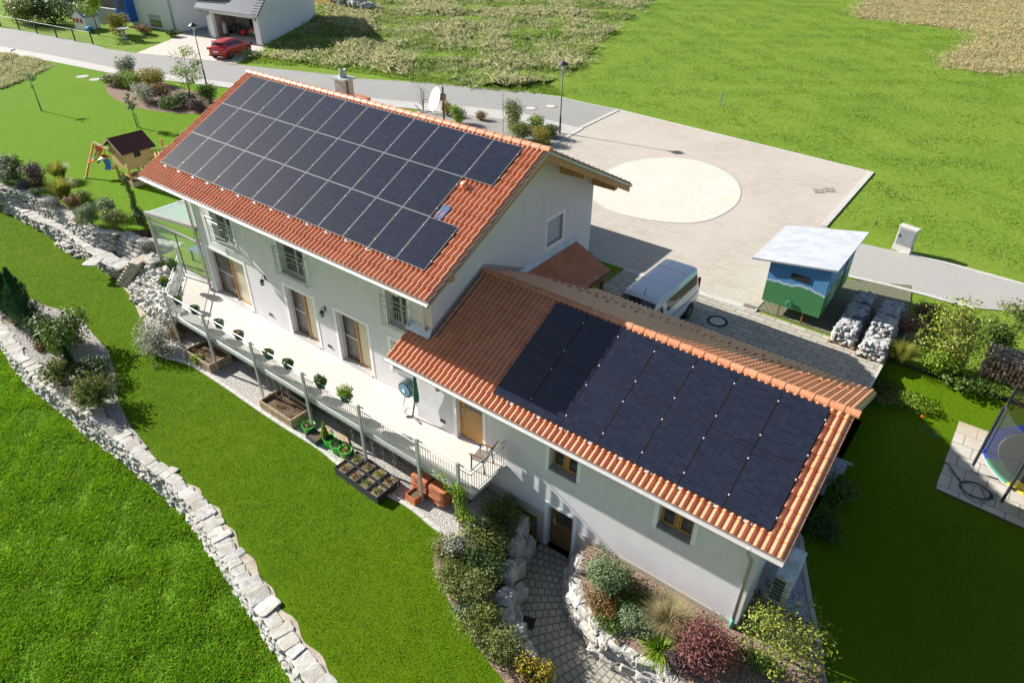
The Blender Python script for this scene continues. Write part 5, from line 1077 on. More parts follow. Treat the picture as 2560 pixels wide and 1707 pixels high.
# manholes, drains
def cover(name, label, p, r, ring='iron', inner='concrete', n=28, cat='manhole cover'):
    T = thing(name, label, cat, p); x, y, z = p
    MB().lathe([(r, 0), (r, .012), (r*.74, .012), (r*.74, 0)], n, p).obj('ring', ring, T); MB().lathe([(0, .008), (r*.72, .008), (r*.73, 0)], n, p).obj('lid', inner, T)
cover('manhole_cover', 'dark ringed round manhole on the shaded drive behind the annex roof', at('B2', (255, 665), ZU+.01), .42, 'black', 'concrete')
cover('manhole_cover', 'nearer of two round manhole covers on the road bend by the right lamp', at('A1', (1302, 741), ZU+.006), .52)
cover('manhole_cover', 'farther of two round manhole covers on the road bend by the right lamp', at('A1', (1437, 727), ZU+.006), .52)
cover('manhole_cover', 'farther round manhole cover on the left road above the roadside bed', at('A0', (822, 412), ZU+.006), .6)
cover('manhole_cover', 'manhole cover on the left road partly behind the grey shrub', at('A0', (850, 440), ZU+.006), .6)
cover('manhole_cover', 'round manhole cover on the neighbour drive left of the lamp', at('A0', (1272, 330), ZU+.014), .62, 'iron', 'neighpave')
cover('stone_disc', 'left one of two round white stepping discs in the far lawn', at('A0', (563, 525), ZU), .5, 'cap', 'cap', cat='stepping stone')
cover('stone_disc', 'right one of two round white stepping discs in the far lawn', at('A0', (655, 545), ZU), .5, 'cap', 'cap', cat='stepping stone')
def drain(label, p, w, d, rz=0, n=8, m='iron'):
    T = thing('drain_grate', label, 'drain', p); mb = MB(); mb.M = Matrix.Translation(p) @ Matrix.Rotation(rz, 4, 'Z')
    mb.box((-w/2, -d/2, 0), (w/2, d/2, .008)).box((-w/2, -d/2, .008), (w/2, -d/2+.04, .02)).box((-w/2, d/2-.04, .008), (w/2, d/2, .02))
    for i in range(n): mb.box((-w/2+(i+.2)*w/n, -d/2+.04, .008), (-w/2+(i+.7)*w/n, d/2-.04, .02))
    mb.obj('grate', m, T)
drain('rusty slotted drain grate at the edge of the drive beside the hut', at('B2', (475, 565), ZU+.03), .5, .3, R_(3))
drain('small dark drain grate set in the sunken path', at('C1', (1288, 1145), ZP+.003), .36, .36, R_(20), 6, 'black')
drain('left one of two square covers at the far end of the courtyard', at('A2', (948, 1308), ZU+.01), .55, .55, R_(30), 2)
drain('right one of two square covers at the far end of the courtyard', at('A2', (1020, 1300), ZU+.01), .6, .6, R_(30), 2)
# bench behind the chimney
p = at('O', (828, 222), ZU+.4); T = thing('bench', 'red wooden bench on the pavement behind the chimney', 'bench', (p[0], p[1], ZU)); mb = MB()
for i in range(4): mb.box((p[0]-1.0, p[1]-.25+i*.12, ZU+.42), (p[0]+1.0, p[1]-.16+i*.12, ZU+.46))
mb.obj('seat', 'tilestack', T)
for sx in (-.85, .85): MB().box((p[0]+sx-.04, p[1]-.22, ZU), (p[0]+sx+.04, p[1]+.2, ZU+.42)).obj('leg', 'tilestack', T)
# green hut on legs
T = thing('site_hut', 'green boarded hut on thin legs with blue upper band and flat white roof', 'hut', (20.8, 15.2, ZU)); x0, x1, y0, y1, zb_, zt = 19.65, 21.95, 13.4, 17.1, -5.1, -3.3
hb = MB()
sl_z = lambda x: -3.38+(x-19.0)/(22.1-19.0)*.42
hb.add([(x0, y0, zb_), (x1, y0, zb_), (x1, y1, zb_), (x0, y1, zb_), (x0, y0, sl_z(x0)), (x1, y0, sl_z(x1)), (x1, y1, sl_z(x1)), (x0, y1, sl_z(x0))], [(0, 3, 2, 1), (0, 1, 5, 4), (1, 2, 6, 5), (2, 3, 7, 6), (3, 0, 4, 7)])
Mh, nt_, b_ = _mat('hut_banded_boards'); b_.inputs['Roughness'].default_value = .6; g_n = N_(nt_, 'ShaderNodeTexCoord'); sp = N_(nt_, 'ShaderNodeSeparateXYZ'); nt_.links.new(g_n.outputs['Object'], sp.inputs[0])
def stripe_f(sock, pitch, w):
    d = N_(nt_, 'ShaderNodeMath', operation='DIVIDE'); nt_.links.new(sock, d.inputs[0]); d.inputs[1].default_value = pitch
    f = N_(nt_, 'ShaderNodeMath', operation='FRACT'); nt_.links.new(d.outputs[0], f.inputs[0]); g = N_(nt_, 'ShaderNodeMath', operation='LESS_THAN'); nt_.links.new(f.outputs[0], g.inputs[0]); g.inputs[1].default_value = w; return g.outputs[0]
sm = N_(nt_, 'ShaderNodeMath', operation='ADD'); nt_.links.new(sp.outputs[0], sm.inputs[0]); nt_.links.new(sp.outputs[1], sm.inputs[1])
wv = noise(nt_, 1.6, 3, .5, coords(nt_, scale=(1, 1, .2))); ad = N_(nt_, 'ShaderNodeMath', operation='MULTIPLY_ADD'); nt_.links.new(wv, ad.inputs[0]); ad.inputs[1].default_value = -.55; nt_.links.new(sp.outputs[2], ad.inputs[2])
mr = N_(nt_, 'ShaderNodeMapRange'); nt_.links.new(ad.outputs[0], mr.inputs[0]); mr.inputs[1].default_value = .5; mr.inputs[2].default_value = 1.5
colr = ramp(nt_, mr.outputs[0], [(0, (.06, .24, .08)), (.68, (.07, .27, .1)), (.69, (.5, .62, .72)), (.78, (.45, .6, .74)), (.79, (.1, .3, .56)), (1, (.1, .3, .56))])  # green below, a pale wavy band, then blue towards the top
colr = mixc(nt_, stripe_f(sm.outputs[0], .11, .1), colr, (.015, .05, .03)); nt_.links.new(colr, b_.inputs['Base Color'])
hb.obj('body', Mh, T)
rx0, rx1, ry0, ry1 = 18.95, 22.15, 13.2, 17.25; rr = MB()
rr.add([(rx0, ry0, sl_z(rx0)+.0), (rx1, ry0+.1, sl_z(rx1)), (rx1, ry1+.3, sl_z(rx1)), (rx0, ry1-.2, sl_z(rx0)), (rx0, ry0, sl_z(rx0)+.07), (rx1, ry0+.1, sl_z(rx1)+.07), (rx1, ry1+.3, sl_z(rx1)+.07), (rx0, ry1-.2, sl_z(rx0)+.07)], [(0, 3, 2, 1), (4, 5, 6, 7), (0, 1, 5, 4), (1, 2, 6, 5), (2, 3, 7, 6), (3, 0, 4, 7)]); rr.obj('roof', 'hutroof', T)
MB().box((20.55, y0-.03, -3.78), (21.25, y0-.005, -3.55)).obj('window', 'black', T)
for lx, ly in ((20.38, 13.45), (21.34, 13.45), (20.38, 16.9), (21.34, 16.9)): MB().tube([(lx, ly, ZU), (lx, ly, -5.1)], .03, 6).obj('leg', 'oakdark', T)
MB().lathe([(0, 0), (.16, 0), (.16, .03), (.13, .03), (.13, .01)], 16, (20.85, y0-.02, -4.9)).M; hs = MB(); hs.M = Matrix.Translation((20.75, y0-.03, -4.85)) @ Matrix.Rotation(R_(90), 4, 'X'); hs.lathe([(.1, 0), (.15, .03), (.1, .05), (.1, 0)], 16); hs.obj('coiled_cable', 'hosegreen', T)
MB().box((x1+.004, 14.1, -4.85), (x1+.02, 14.9, -4.0)).obj('poster', mat('landscape_board', (.5, .52, .5), (.12, .28, .14), 2.2, .6), T)
MB().box((x1+.005, 15.9, zb_+.1), (x1+.03, 15.97, -3.2)).obj('door_gap', 'black', T)
# utility cabinet
p = (23.04, 22.9, ZU); T = thing('utility_cabinet', 'grey ribbed utility cabinet standing in the grass at the side road', 'utility cabinet', p, R_(-12))
MB().box((-.42, -.17, 0), (.42, .17, .3)).obj('plinth', 'concrete', T, world=False); bd_ = MB().box((-.4, -.16, .3), (.4, .16, 1.2)).obj('body', 'alu', T, world=False, bev=.02)
rb = MB()
for i in range(11): rb.box((-.34+i*.065, -.175, .36), (-.31+i*.065, -.16, 1.14))
rb.obj('ribs', 'zinc', bd_, world=False); MB().box((-.43, -.19, 1.2), (.43, .19, 1.26)).obj('top', 'concrete', T, world=False); MB().box((-.3, -.2, .7), (-.22, -.16, .85)).obj('lock', 'dark', T, world=False)
# stone piles on pallets
def pile(label, x0, y0, x1, y1, h, grp='stone piles on pallets'):
    T = thing('stone_pile', label, 'stone pile', ((x0+x1)/2, (y0+y1)/2, ZU), 0, grp); it = []
    for k in range(int(h/.14)):
        f = k/(h/.14); ins = .05+.16*f*f
        for i in range(int((x1-x0)/.2)):
            for j in range(int((y1-y0)/.2)):
                it.append(((x0+ins+(i+.5)*(x1-x0-2*ins)/int((x1-x0)/.2)+random.uniform(-.04, .04), y0+ins+(j+.5)*(y1-y0-2*ins)/int((y1-y0)/.2)+random.uniform(-.04, .04), ZU+.15+k*.14+random.uniform(-.03, .03)), (random.uniform(.18, .32), random.uniform(.14, .26), random.uniform(.1, .18)), random.uniform(0, 3)))
    stones('stones', it, 'pile', T, power=.55, jit=.13); mb = MB()
    for i in range(5): mb.box((x0-.02, y0+i*(y1-y0)/5+.03, ZU+.08), (x1+.02, y0+i*(y1-y0)/5+.14, ZU+.11))
    for i in range(3): mb.box((x0+i*(x1-x0-.08)/2, y0, ZU), (x0+.08+i*(x1-x0-.08)/2, y1, ZU+.08))
    mb.obj('pallet', 'timber', T)
q0 = at('B2', (1110, 790), ZU); 
pile('front pile of the left row of limestone on pallets beside the hut', 22.6, 12.75, 23.55, 13.9, .75)
pile('middle pile of the left row of limestone on pallets beside the hut', 22.6, 14.0, 23.5, 15.15, .8)
pile('rear pile of the left row of limestone on pallets beside the hut', 22.55, 15.25, 23.45, 16.4, .75)
pile('front pile of small white stones in the right row on pallets', 23.7, 12.45, 24.7, 13.45, .65)
pile('middle pile of limestone in the right row on pallets', 23.65, 13.55, 24.65, 14.75, .85)
pile('rear pile of limestone in the right row on pallets', 23.6, 14.85, 24.55, 16.3, .8)
bx = MB(); bx.beam((24.98, 13.2, ZU+.06), (24.88, 15.8, ZU+.06), .1, .1); tag(bx.obj('stone_beam', 'concrete'), 'long thin grey stone bar lying beside the right row of piles', 'stone bar')
# log stacks
def logs(label, x0, y0, x1, y1, h):
    T = thing('log_stack', label, 'log stack', ((x0+x1)/2, (y0+y1)/2, ZU)); mb = MB(); nz = int(h/.11)
    for k in range(nz):
        for i in range(int((x1-x0)/.13)):
            xx = x0+(i+.5)*.13+random.uniform(-.02, .02); r = random.uniform(.05, .068); e = random.uniform(-.05, .05)
            mb.tube([(xx, y0+e, ZU+.1+k*.11), (xx, y1+e, ZU+.1+k*.11)], r, 6)
    mb.obj('logs', 'firewood', T); bt_ = MB()
    for i in range(6): bt_.box((x0-.05, y0+(i+.2)*(y1-y0)/6, ZU+.1+nz*.11), (x1+.05, y0+(i+.55)*(y1-y0)/6, ZU+.13+nz*.11))
    bt_.obj('cover_slats', 'oldwood', T)
logs('stack of split firewood at the right edge under the hedge', 27.55, 13.9, 29.9, 15.1, .8); logs('smaller firewood stack cut off by the right picture edge', 29.3, 13.2, 30.6, 13.8, .55)
# patio, trampoline
sheet('patio', [(27.58, 7.84), (32, 7.6), (32, 11.7), (27.58, 11.9)], -6.32, 'patio', .35)
T = thing('trampoline', 'round trampoline with black safety net and blue, red and yellow padding', 'trampoline', (30.0, 10.0, -6.32)); cx, cy, r = 30.25, 9.85, 1.95; zt = -5.45
MB().lathe([(0, 0), (r*.78, 0)], 40, (cx, cy, zt+.0)).obj('mat', 'trampmat', T)
cols = ['blueplastic', 'red', 'blueplastic', 'yellow', 'blueplastic', 'greenplastic']; pn = {'blueplastic': mat('blue_padding', (.03, .06, .4), None, rough=.5), 'red': mat('red_padding', (.6, .05, .08), None, rough=.5), 'yellow': 'yellow', 'greenplastic': mat('green_padding', (.08, .25, .15), None, rough=.5)}
seg = [('yellow', 235, 305), ('greenplastic', 205, 235), ('blueplastic', 120, 205), ('red', 55, 120), ('blueplastic', -55, 55)]
for c, a0, a1 in seg:
    mb = MB(); n = 10; A_ = [R_(a0+(a1-a0)*i/n) for i in range(n+1)]
    for i in range(n):
        P = lambda a, q, z: (cx+math.cos(a)*q, cy+math.sin(a)*q, z)
        mb.quad(P(A_[i], r*.79, zt+.02), P(A_[i+1], r*.79, zt+.02), P(A_[i+1], r, zt+.03), P(A_[i], r, zt+.03)); mb.quad(P(A_[i], r, zt+.03), P(A_[i+1], r, zt+.03), P(A_[i+1], r, zt-.05), P(A_[i], r, zt-.05))
    mb.obj('padding', pn[c], T)
ring = [(cx+math.cos(R_(i*10))*r, cy+math.sin(R_(i*10))*r, zt-.06) for i in range(37)]; MB().tube(ring, .025, 6).obj('rim', 'galv', T)
for a in (150, 195, 240, 285, 20, 65):
    c_, s_ = math.cos(R_(a)), math.sin(R_(a)); MB().tube([(cx+c_*(r+.04), cy+s_*(r+.04), -6.3), (cx+c_*(r+.04), cy+s_*(r+.04), zt)], .02, 6).obj('leg', 'galv', T)
    MB().tube([(cx+c_*(r+.07), cy+s_*(r+.07), zt-.6), (cx+c_*(r+.07), cy+s_*(r+.07), zt+1.75)], .045, 8).obj('net_pole', 'dark', T)
nm = bpy.data.materials.new('safety_net'); nm.use_nodes = True; q = nm.node_tree; b_ = q.nodes['Principled BSDF']; b_.inputs['Base Color'].default_value = (.05, .055, .05, 1); b_.inputs['Alpha'].default_value = .6
mb = MB(); n = 40
for i in range(n): a, b = R_(i*9), R_(i*9+9); mb.quad((cx+math.cos(a)*r*.97, cy+math.sin(a)*r*.97, zt), (cx+math.cos(b)*r*.97, cy+math.sin(b)*r*.97, zt), (cx+math.cos(b)*r*.97, cy+math.sin(b)*r*.97, zt+1.7), (cx+math.cos(a)*r*.97, cy+math.sin(a)*r*.97, zt+1.7))
mb.obj('safety_net', nm, T)
def coil(c, r, n=60, turns=2.2, z=.03): return [(c[0]+math.cos(i/n*turns*6.283)*r*(1-.12*math.sin(i*.3)), c[1]+math.sin(i/n*turns*6.283)*r*.8*(1+.1*math.sin(i*.21)), c[2]+z) for i in range(n)]
o = MB().tube(coil((28.6, 8.45, -6.32), .42), .018, 6).tube([(28.2, 8.5, -6.29), (27.7, 9.2, -6.29), (27.3, 9.4, -6.37), (27.1, 9.2, -6.4)], .018, 6).obj('garden_hose', 'hose', None, True); tag(o, 'thick dark hose coiled on the patio beside the trampoline', 'hose')
o = MB().tube([at('T', q, -6.28) for q in [(170, 575), (250, 640), (270, 730), (350, 790), (410, 770), (380, 690)]], .014, 6).obj('garden_hose', 'hosegreen'); tag(o, 'thin green hose looping over the near edge of the patio', 'hose')
pz = [at('B2', q, -6.2) for q in [(1640, 1350), (1660, 1400), (1740, 1440), (1790, 1440), (1730, 1380), (1660, 1370)]]; pz = [(a, b, float(zr(0, b))+.03) for a, b, _ in pz]
o = MB().tube(smooth_line(pz, 2), .012, 5).obj('garden_hose', 'hosegreen'); tag(o, 'thin green hose curled on the shaded side lawn', 'hose')
pp = at('B2', (1655, 1320), -6.2); T = thing('sprinkler', 'small orange lawn sprinkler on the shadow edge of the side lawn', 'sprinkler', (pp[0], pp[1], float(zr(0, pp[1])))); z_ = float(zr(0, pp[1]))
MB().tube([(pp[0], pp[1], z_), (pp[0], pp[1], z_+.16)], .012, 6).obj('spike', 'dark', T); MB().lathe([(0, .14), (.05, .15), (.06, .19), (0, .22)], 10, (pp[0], pp[1], z_)).obj('head', 'orange', T)
# heat pump
T = thing('heat_pump', 'grey heat pump box with a dark grille on stilts beside the annex', 'heat pump', (25.1, 1.7, -7)); x0, x1, y0, y1, z0, z1 = 24.85, 25.3, 1.05, 2.25, -6.68, -5.62
MB().box((x0, y0, z0), (x1, y1, z1)).obj('casing', 'hp', T, bev=.03); gm = MB()
for i in range(5):
    for j in range(6): gm.box((x0+.03+i*.058, y0-.012, z0+.12+j*.14), (x0+.075+i*.058, y0-.003, z0+.23+j*.14))
gm.obj('grille', 'black', T)
for lx, ly in ((24.9, 1.15), (25.22, 1.15), (24.9, 2.15), (25.22, 2.15)): MB().box((lx-.03, ly-.03, -7.0), (lx+.03, ly+.03, z0)).obj('foot', 'timber', T)
o = MB().box((24.52, -.1, -7.1), (25.9, -.02, -6.93)).box((24.55, -.02, -7.05), (25.95, .35, -6.97)).obj('concrete_slab', 'oldwood'); tag(o, 'dark wet concrete slab at the annex corner', 'slab')
# wall lamps
def wall_lamp(x, z, y, lab):
    T = thing('wall_lamp', lab, 'wall lamp', (x, y, z)); MB().tube([(x, y, z+.12), (x, y-.1, z+.2), (x, y-.17, z+.16), (x, y-.17, z+.08)], .012, 6).obj('arm', 'dark', T); MB().box((x-.05, y-.02, z), (x+.05, y-.002, z+.18)).obj('wall_plate', 'dark', T)
    MB().lathe([(0, .1), (.05, .08), (.1, .02), (.09, .01), (0, .02)], 12, (x, y-.17, z)).obj('hood', 'dark', T); MB().lathe([(.06, .01), (.065, -.15), (.04, -.18), (0, -.18)], 10, (x, y-.17, z)).obj('glass', 'glass', T, smooth=True); c = MB()
    for k in range(6): a = k*1.047; c.tube([(x+math.cos(a)*.075, y-.17+math.sin(a)*.075, z), (x+math.cos(a)*.08, y-.17+math.sin(a)*.08, z-.15), (x, y-.17, z-.2)], .006, 4)
    c.obj('cage', 'dark', T)
wall_lamp(4.7, -3.72, yf, 'black caged wall lamp between the left and the middle terrace door'); wall_lamp(8.18, -3.78, yf, 'black caged wall lamp between the middle and the right terrace door'); wall_lamp(14.28, -3.82, yg, 'black caged wall lamp half under the annex gutter beside the balcony door')
for x, y, lab in ((4.55, yf, 'double socket low on the wall left of the middle terrace door'), (8.1, yf, 'double socket low on the wall left of the right terrace door'), (14.25, yg, 'double socket low on the wall beside the balcony door')):
    o = MB().box((x-.1, y-.03, ZT+.32), (x-.005, y-.002, ZT+.42)).box((x+.005, y-.03, ZT+.32), (x+.1, y-.002, ZT+.42)).obj('wall_socket', 'dark'); tag(o, lab, 'socket')
# hose reel
T = thing('hose_reel', 'round blue and grey hose reel mounted low on the wall', 'hose reel', (12.45, .3, -5)); mb = MB(); mb.M = Matrix.Translation((12.3, .36, -5.2)) @ Matrix.Rotation(R_(90), 4, 'X'); mb.lathe([(0, -.1), (.3, -.1), (.32, 0), (.3, .16), (.0, .16)], 26); mb.obj('drum', 'potgreen', T, smooth=False)
mb = MB(); mb.M = Matrix.Translation((12.3, .19, -5.2)) @ Matrix.Rotation(R_(90), 4, 'X'); mb.lathe([(0, 0), (.24, 0), (.24, .02), (.07, .025), (0, .03)], 26); mb.obj('disc', 'reelblue', T)
mb = MB(); mb.M = Matrix.Translation((12.3, .15, -5.2)) @ Matrix.Rotation(R_(90), 4, 'X'); mb.lathe([(0, 0), (.06, 0), (.05, .02), (0, .02)], 14); mb.obj('hub', 'white', T)
MB().tube([(12.35, .15, -5.4), (12.4, .0, -5.65), (12.6, -.2, -5.71), (12.95, -.25, -5.71)], .012, 6).obj('hose', 'hose', T)
# closed parasol
T = thing('parasol', 'closed green parasol leaning upright against the annex corner', 'parasol', (13.1, -.2, ZT)); MB().tube([(13.02, -.2, ZT+.05), (13.3, -.28, ZT+1.0)], .03, 8).obj('pole', 'dark', T); c = MB()
c.M = Matrix.Translation((13.34, -.27, -4.85)); c.lathe([(.02, 1.5), (.035, 1.35), (.06, .8), (.1, .2), (.09, .0), (.02, -.02)], 12); c.M = Matrix.Identity(4); c.obj('cloth', 'umb', T)
MB().tube([(13.02, -.2, ZT+.04), (13.45, -.3, ZT+.03)], .03, 6).tube([(13.02, -.2, ZT+.04), (12.85, -.35, ZT+.03)], .025, 6).obj('base', 'dark', T)
# garden chair
T = thing('garden_chair', 'dark slatted wooden armchair folded half open at the balcony end', 'chair', (16.3, -.55, ZT), R_(-80))
for sx in (-.27, .27):
    MB().beam((sx, -.22, .0), (sx, -.2, .62), .035).obj('leg', 'dark', T, world=False); MB().beam((sx, .25, .0), (sx, .18, .62), .035).obj('leg', 'dark', T, world=False); MB().beam((sx, -.27, .63), (sx, .3, .65), .05, .03).obj('armrest', 'oakdark', T, world=False)
sb = MB()
for i in range(6): sb.box((-.25, -.24+i*.08, .41), (.25, -.18+i*.08, .435))
sb.obj('seat', 'oldwood', T, world=False); bb_ = MB()
for i in range(7): bb_.beam((-.24+i*.08, .2, .45), (-.24+i*.08, .42, 1.02), .05, .02)
bb_.obj('backrest', 'oakdark', T, world=False)
# flower pots on the railing
def pot(x, y, z, lab, col, full=.5, r=.2):
    T = thing('flower_pot', lab, 'flower pot', (x, y, z), 0, None); MB().lathe([(r*.72, -.2), (r, .03), (r*1.06, .03), (r*1.06, .05), (r*.93, .05), (r*.9, .0), (0, 0)], 18, (x, y, z), 1.25, .85).obj('pot', 'potgreen', T, smooth=False)
    P, D = crown_points([(x, y, z+.06*full*2, r*1.1*(.6+full*.7), r*.85*(.6+full*.7), .05+.15*full)], int(90+500*full)); V, F = leaves(P, D, .035); npmesh('foliage', V, F, GREENS[col], T)
potp = [('P', (360, 645), 'bright', .6, 'first railing pot from the left, leafy, above the rock bank'), ('P', (470, 440), 'mid', 1.1, 'bushy railing pot nearest the glass sunroom'), ('P', (540, 875), 'olive', .2, 'sparse railing pot just right of the first balcony post'), ('P', (765, 1000), 'olive', .2, 'sparse railing pot left of the second balcony post'), ('P', (1080, 1180), 'grey', .2, 'sparse railing pot right of the second balcony post'), ('P', (1340, 1330), 'rust', .2, 'railing pot with reddish remains left of the third post'),
 ('L', (160, 10), 'olive', .2, 'sparse railing pot right of the third balcony post'), ('L', (415, 140), 'mid', .4, 'half filled railing pot left of the fourth balcony post'), ('L', (840, 390), 'mid', .8, 'leafy railing pot right of the fourth balcony post'), ('L', (1165, 570), 'bright', 1.3, 'big bright green bushy railing pot left of the fifth balcony post')]
for fr, q, col, fu, lab in potp: x, y, z = at(fr, q, -4.72); pot(x, y, z, lab, col, fu)
# raised beds
def rbed(lab, x0, y0, x1, y1, h=.42, m='timber'):
    T = thing('raised_bed', lab, 'raised bed', ((x0+x1)/2, (y0+y1)/2, ZG)); t = .05; z = ZG
    for a, b in (((x0, y0, z), (x1, y0+t, z+h)), ((x0, y1-t, z), (x1, y1, z+h)), ((x0, y0+t, z), (x0+t, y1-t, z+h)), ((x1-t, y0+t, z), (x1, y1-t, z+h))): MB().box(a, b).obj('board', m, T, bev=.006)
    for a, b in (((x0-.006, y0-.006, z+h*.5), (x1+.006, y0-.002, z+h*.5+.02)), ((x1+.002, y0, z+h*.5), (x1+.006, y1, z+h*.5+.02))): MB().box(a, b).obj('joint', 'black', T)
    MB().box((x0+t, y0+t, z+.05), (x1-t, y1-t, z+h-.12)).obj('soil', 'soil', T)
    P, D = crown_points([(random.uniform(x0+.2, x1-.2), random.uniform(y0+.2, y1-.2), z+h-.08, .15, .12, .06) for _ in range(9)], 420); V, F = leaves(P, D, .025); npmesh('foliage', V, F, GREENS['rust'], T)
rbed('wooden raised bed with dark soil under the second balcony post', 1.85, -2.05, 3.6, -1.05); rbed('wooden raised bed with withered plants under the fourth balcony post', 6.95, -2.15, 8.8, -1.2)
def tub(lab, q, fr, col, r=.2, h=.36, m='greenplastic', hollow=.3):
    x, y, z = at(fr, q, ZG+h); T = thing('plant_tub', lab, 'plant tub', (x, y, ZG)); MB().lathe([(r*.8, .02), (r, h), (r*1.08, h+.01), (r*.92, h), (r*.9, h*.8), (0, h*.8)], 20, (x, y, ZG)).obj('tub', m, T, smooth=False)
    for a in (0, math.pi): MB().tube([(x+math.cos(a)*r, y-.07, ZG+h), (x+math.cos(a)*r*1.2, y, ZG+h+.05), (x+math.cos(a)*r, y+.07, ZG+h)], .014, 5).obj('handle', m, T)
    MB().lathe([(0, h*.82), (r*.88, h*.8)], 16, (x, y, ZG)).obj('soil', 'soil', T); P, D = crown_points([(x, y, ZG+h*.9, r*.8, r*.8, .1)], 160); V, F = leaves(P, D, .035); npmesh('foliage', V, F, GREENS[col], T); return x, y
tub('lime green tub with rusty plants below the fourth balcony post', (685, 950), 'L', 'rust', .22)
x, y = tub('lime green tub holding a tall lime coloured plant', (955, 1120), 'L', 'mid', .21); T = thing('lime_plant', 'upright lime green leafy plant beside the black trough', 'plant', (x-.15, y-.05, ZG)); P, D = crown_points([(x-.18, y-.02, ZG+.4+.1*i, .15-.018*i, .14-.018*i, .12) for i in range(6)], 700); V, F = leaves(P, D, .035); npmesh('foliage', V, F, GREENS['bright'], T)
tub('lime green tub with leafy herbs, middle of the row by the kerb', (1050, 1200), 'L', 'grey', .22); tub('lime green tub with yellow fruit, last of the row by the kerb', (1165, 1270), 'L', 'gold', .22)
def trough(lab, fr, q, w, d, h, m, rz=0):
    x, y, z = at(fr, q, ZG+h); T = thing('planter_trough', lab, 'planter', (x, y, ZG), rz); t = .025; z = 0
    for a, b in (((-w/2, -d/2, z), (w/2, -d/2+t, z+h)), ((-w/2, d/2-t, z), (w/2, d/2, z+h)), ((-w/2, -d/2+t, z), (-w/2+t, d/2-t, z+h)), ((w/2-t, -d/2+t, z), (w/2, d/2-t, z+h))): MB().box(a, b).obj('side', m, T, world=False)
    MB().box((-w/2+t, -d/2+t, 0), (w/2-t, d/2-t, h*.8)).obj('soil', 'soil', T, world=False)
trough('black rectangular trough of dry soil left of the row of green tubs', 'L', (770, 1080), .62, .4, .26, 'potblack', R_(-4)); trough('grey rectangular trough at the foot of the fifth balcony post', 'L', (1310, 1400), .62, .4, .26, 'potblack', R_(-4)); trough('square terracotta coloured planter beside the sixth balcony post', 'Q', (715, 690), .42, .42, .3, 'terraplastic', R_(-3))
# felt grow bags
T = thing('grow_bag', 'dark felt grow bag divided into eight soil pockets on the kerb side', 'grow bag', (13.2, -2.1, ZG)); 
for i in range(4):
    for j in range(2):
        x, y = 11.95+i*.53, -2.42+j*.52-.02*i; mb = MB(); h_ = .25; a_, b_ = .25, .24
        for A_, B_ in (((x-a_, y-b_, ZG), (x+a_, y-b_+.02, ZG+.31)), ((x-a_, y+b_-.02, ZG), (x+a_, y+b_, ZG+.31)), ((x-a_, y-b_+.02, ZG), (x-a_+.02, y+b_-.02, ZG+.31)), ((x+a_-.02, y-b_+.02, ZG), (x+a_, y+b_-.02, ZG+.31))): mb.box(A_, B_)
        mb.obj('pocket', 'felt', T); MB().box((x-a_+.02, y-b_+.02, ZG), (x+a_-.02, y+b_-.02, ZG+.25)).obj('soil', 'soil2', T)
        P, D = crown_points([(x, y, ZG+.27, .2, .18, .05)], 150); V, F = leaves(P, D, .028); npmesh('foliage', V, F, GREENS[random.choice(['rust', 'olive', 'gold', 'rust'])], T)
# stacks of spare roof tiles
for k, lab in ((0, 'left stack of spare red roof tiles under the balcony'), (1, 'right stack of spare red roof tiles under the balcony')):
    T = thing('tile_stack', lab, 'tile stack', (14.55+k*.75, -1.3, ZG)); mb = MB()
    for i in range(11): e = random.uniform(-.02, .02); mb.box((14.22+k*.74+e, -1.6+e, ZG+.04+i*.062), (14.86+k*.74+e, -1.05+e, ZG+.085+i*.062))
    mb.obj('tiles', 'tilestack', T, bev=.008)
# sleeper wall behind the gravel, under the balcony
T = thing('sleeper_wall', 'low dark retaining wall of old wooden sleepers under the balcony', 'sleeper wall', (8, -.85, ZG))
for k in range(4):
    for i in range(5): MB().box((.6+i*3.1+.02, -.95+.02*k, ZG+k*.21), (.6+i*3.1+3.06, -.72, ZG+k*.21+.2)).obj('sleeper', 'oldwood', T, bev=.01)
o = MB().box((10.2, -1.75, ZG+.02), (10.42, -1.6, ZG+.1)).M; o = MB().beam((9.75, -1.45, ZG+.08), (11.6, -2.05, ZG+.08), .2, .06).obj('plank', 'timber'); tag(o, 'long pale board lying on the gravel between the green tubs and the balcony', 'board')
o = MB().beam((10.3, -1.2, ZG+.06), (11.3, -1.75, ZG+.06), .28, .05).obj('plank', 'timber'); tag(o, 'second shorter board lying just behind the long pale board', 'board')
# plant spirals
sp_m = None
for i, (x, y) in enumerate([(6.9+.2*k, -1.62+.12*(k % 2)) for k in range(7)]+[(11.95+.33*k, -1.95+.1*(k % 3)) for k in range(7)]):
    if sp_m is None: mb = MB(); mb.tube([(math.cos(t*.9)*.022, math.sin(t*.9)*.022, t*.035) for t in range(44)], .006, 4); sp_m = mb.obj('plant_spiral', 'alu'); o = sp_m
    else: o = sp_m.copy(); COL.objects.link(o)
    o.location = (x, y, ZG+.1); tag(o, 'thin metal spiral plant stake in the withered raised bed' if i < 7 else 'thin metal spiral plant stake above the dark felt grow bag', 'plant stake', 'spiral stakes in the raised bed' if i < 7 else 'spiral stakes in the grow bag')
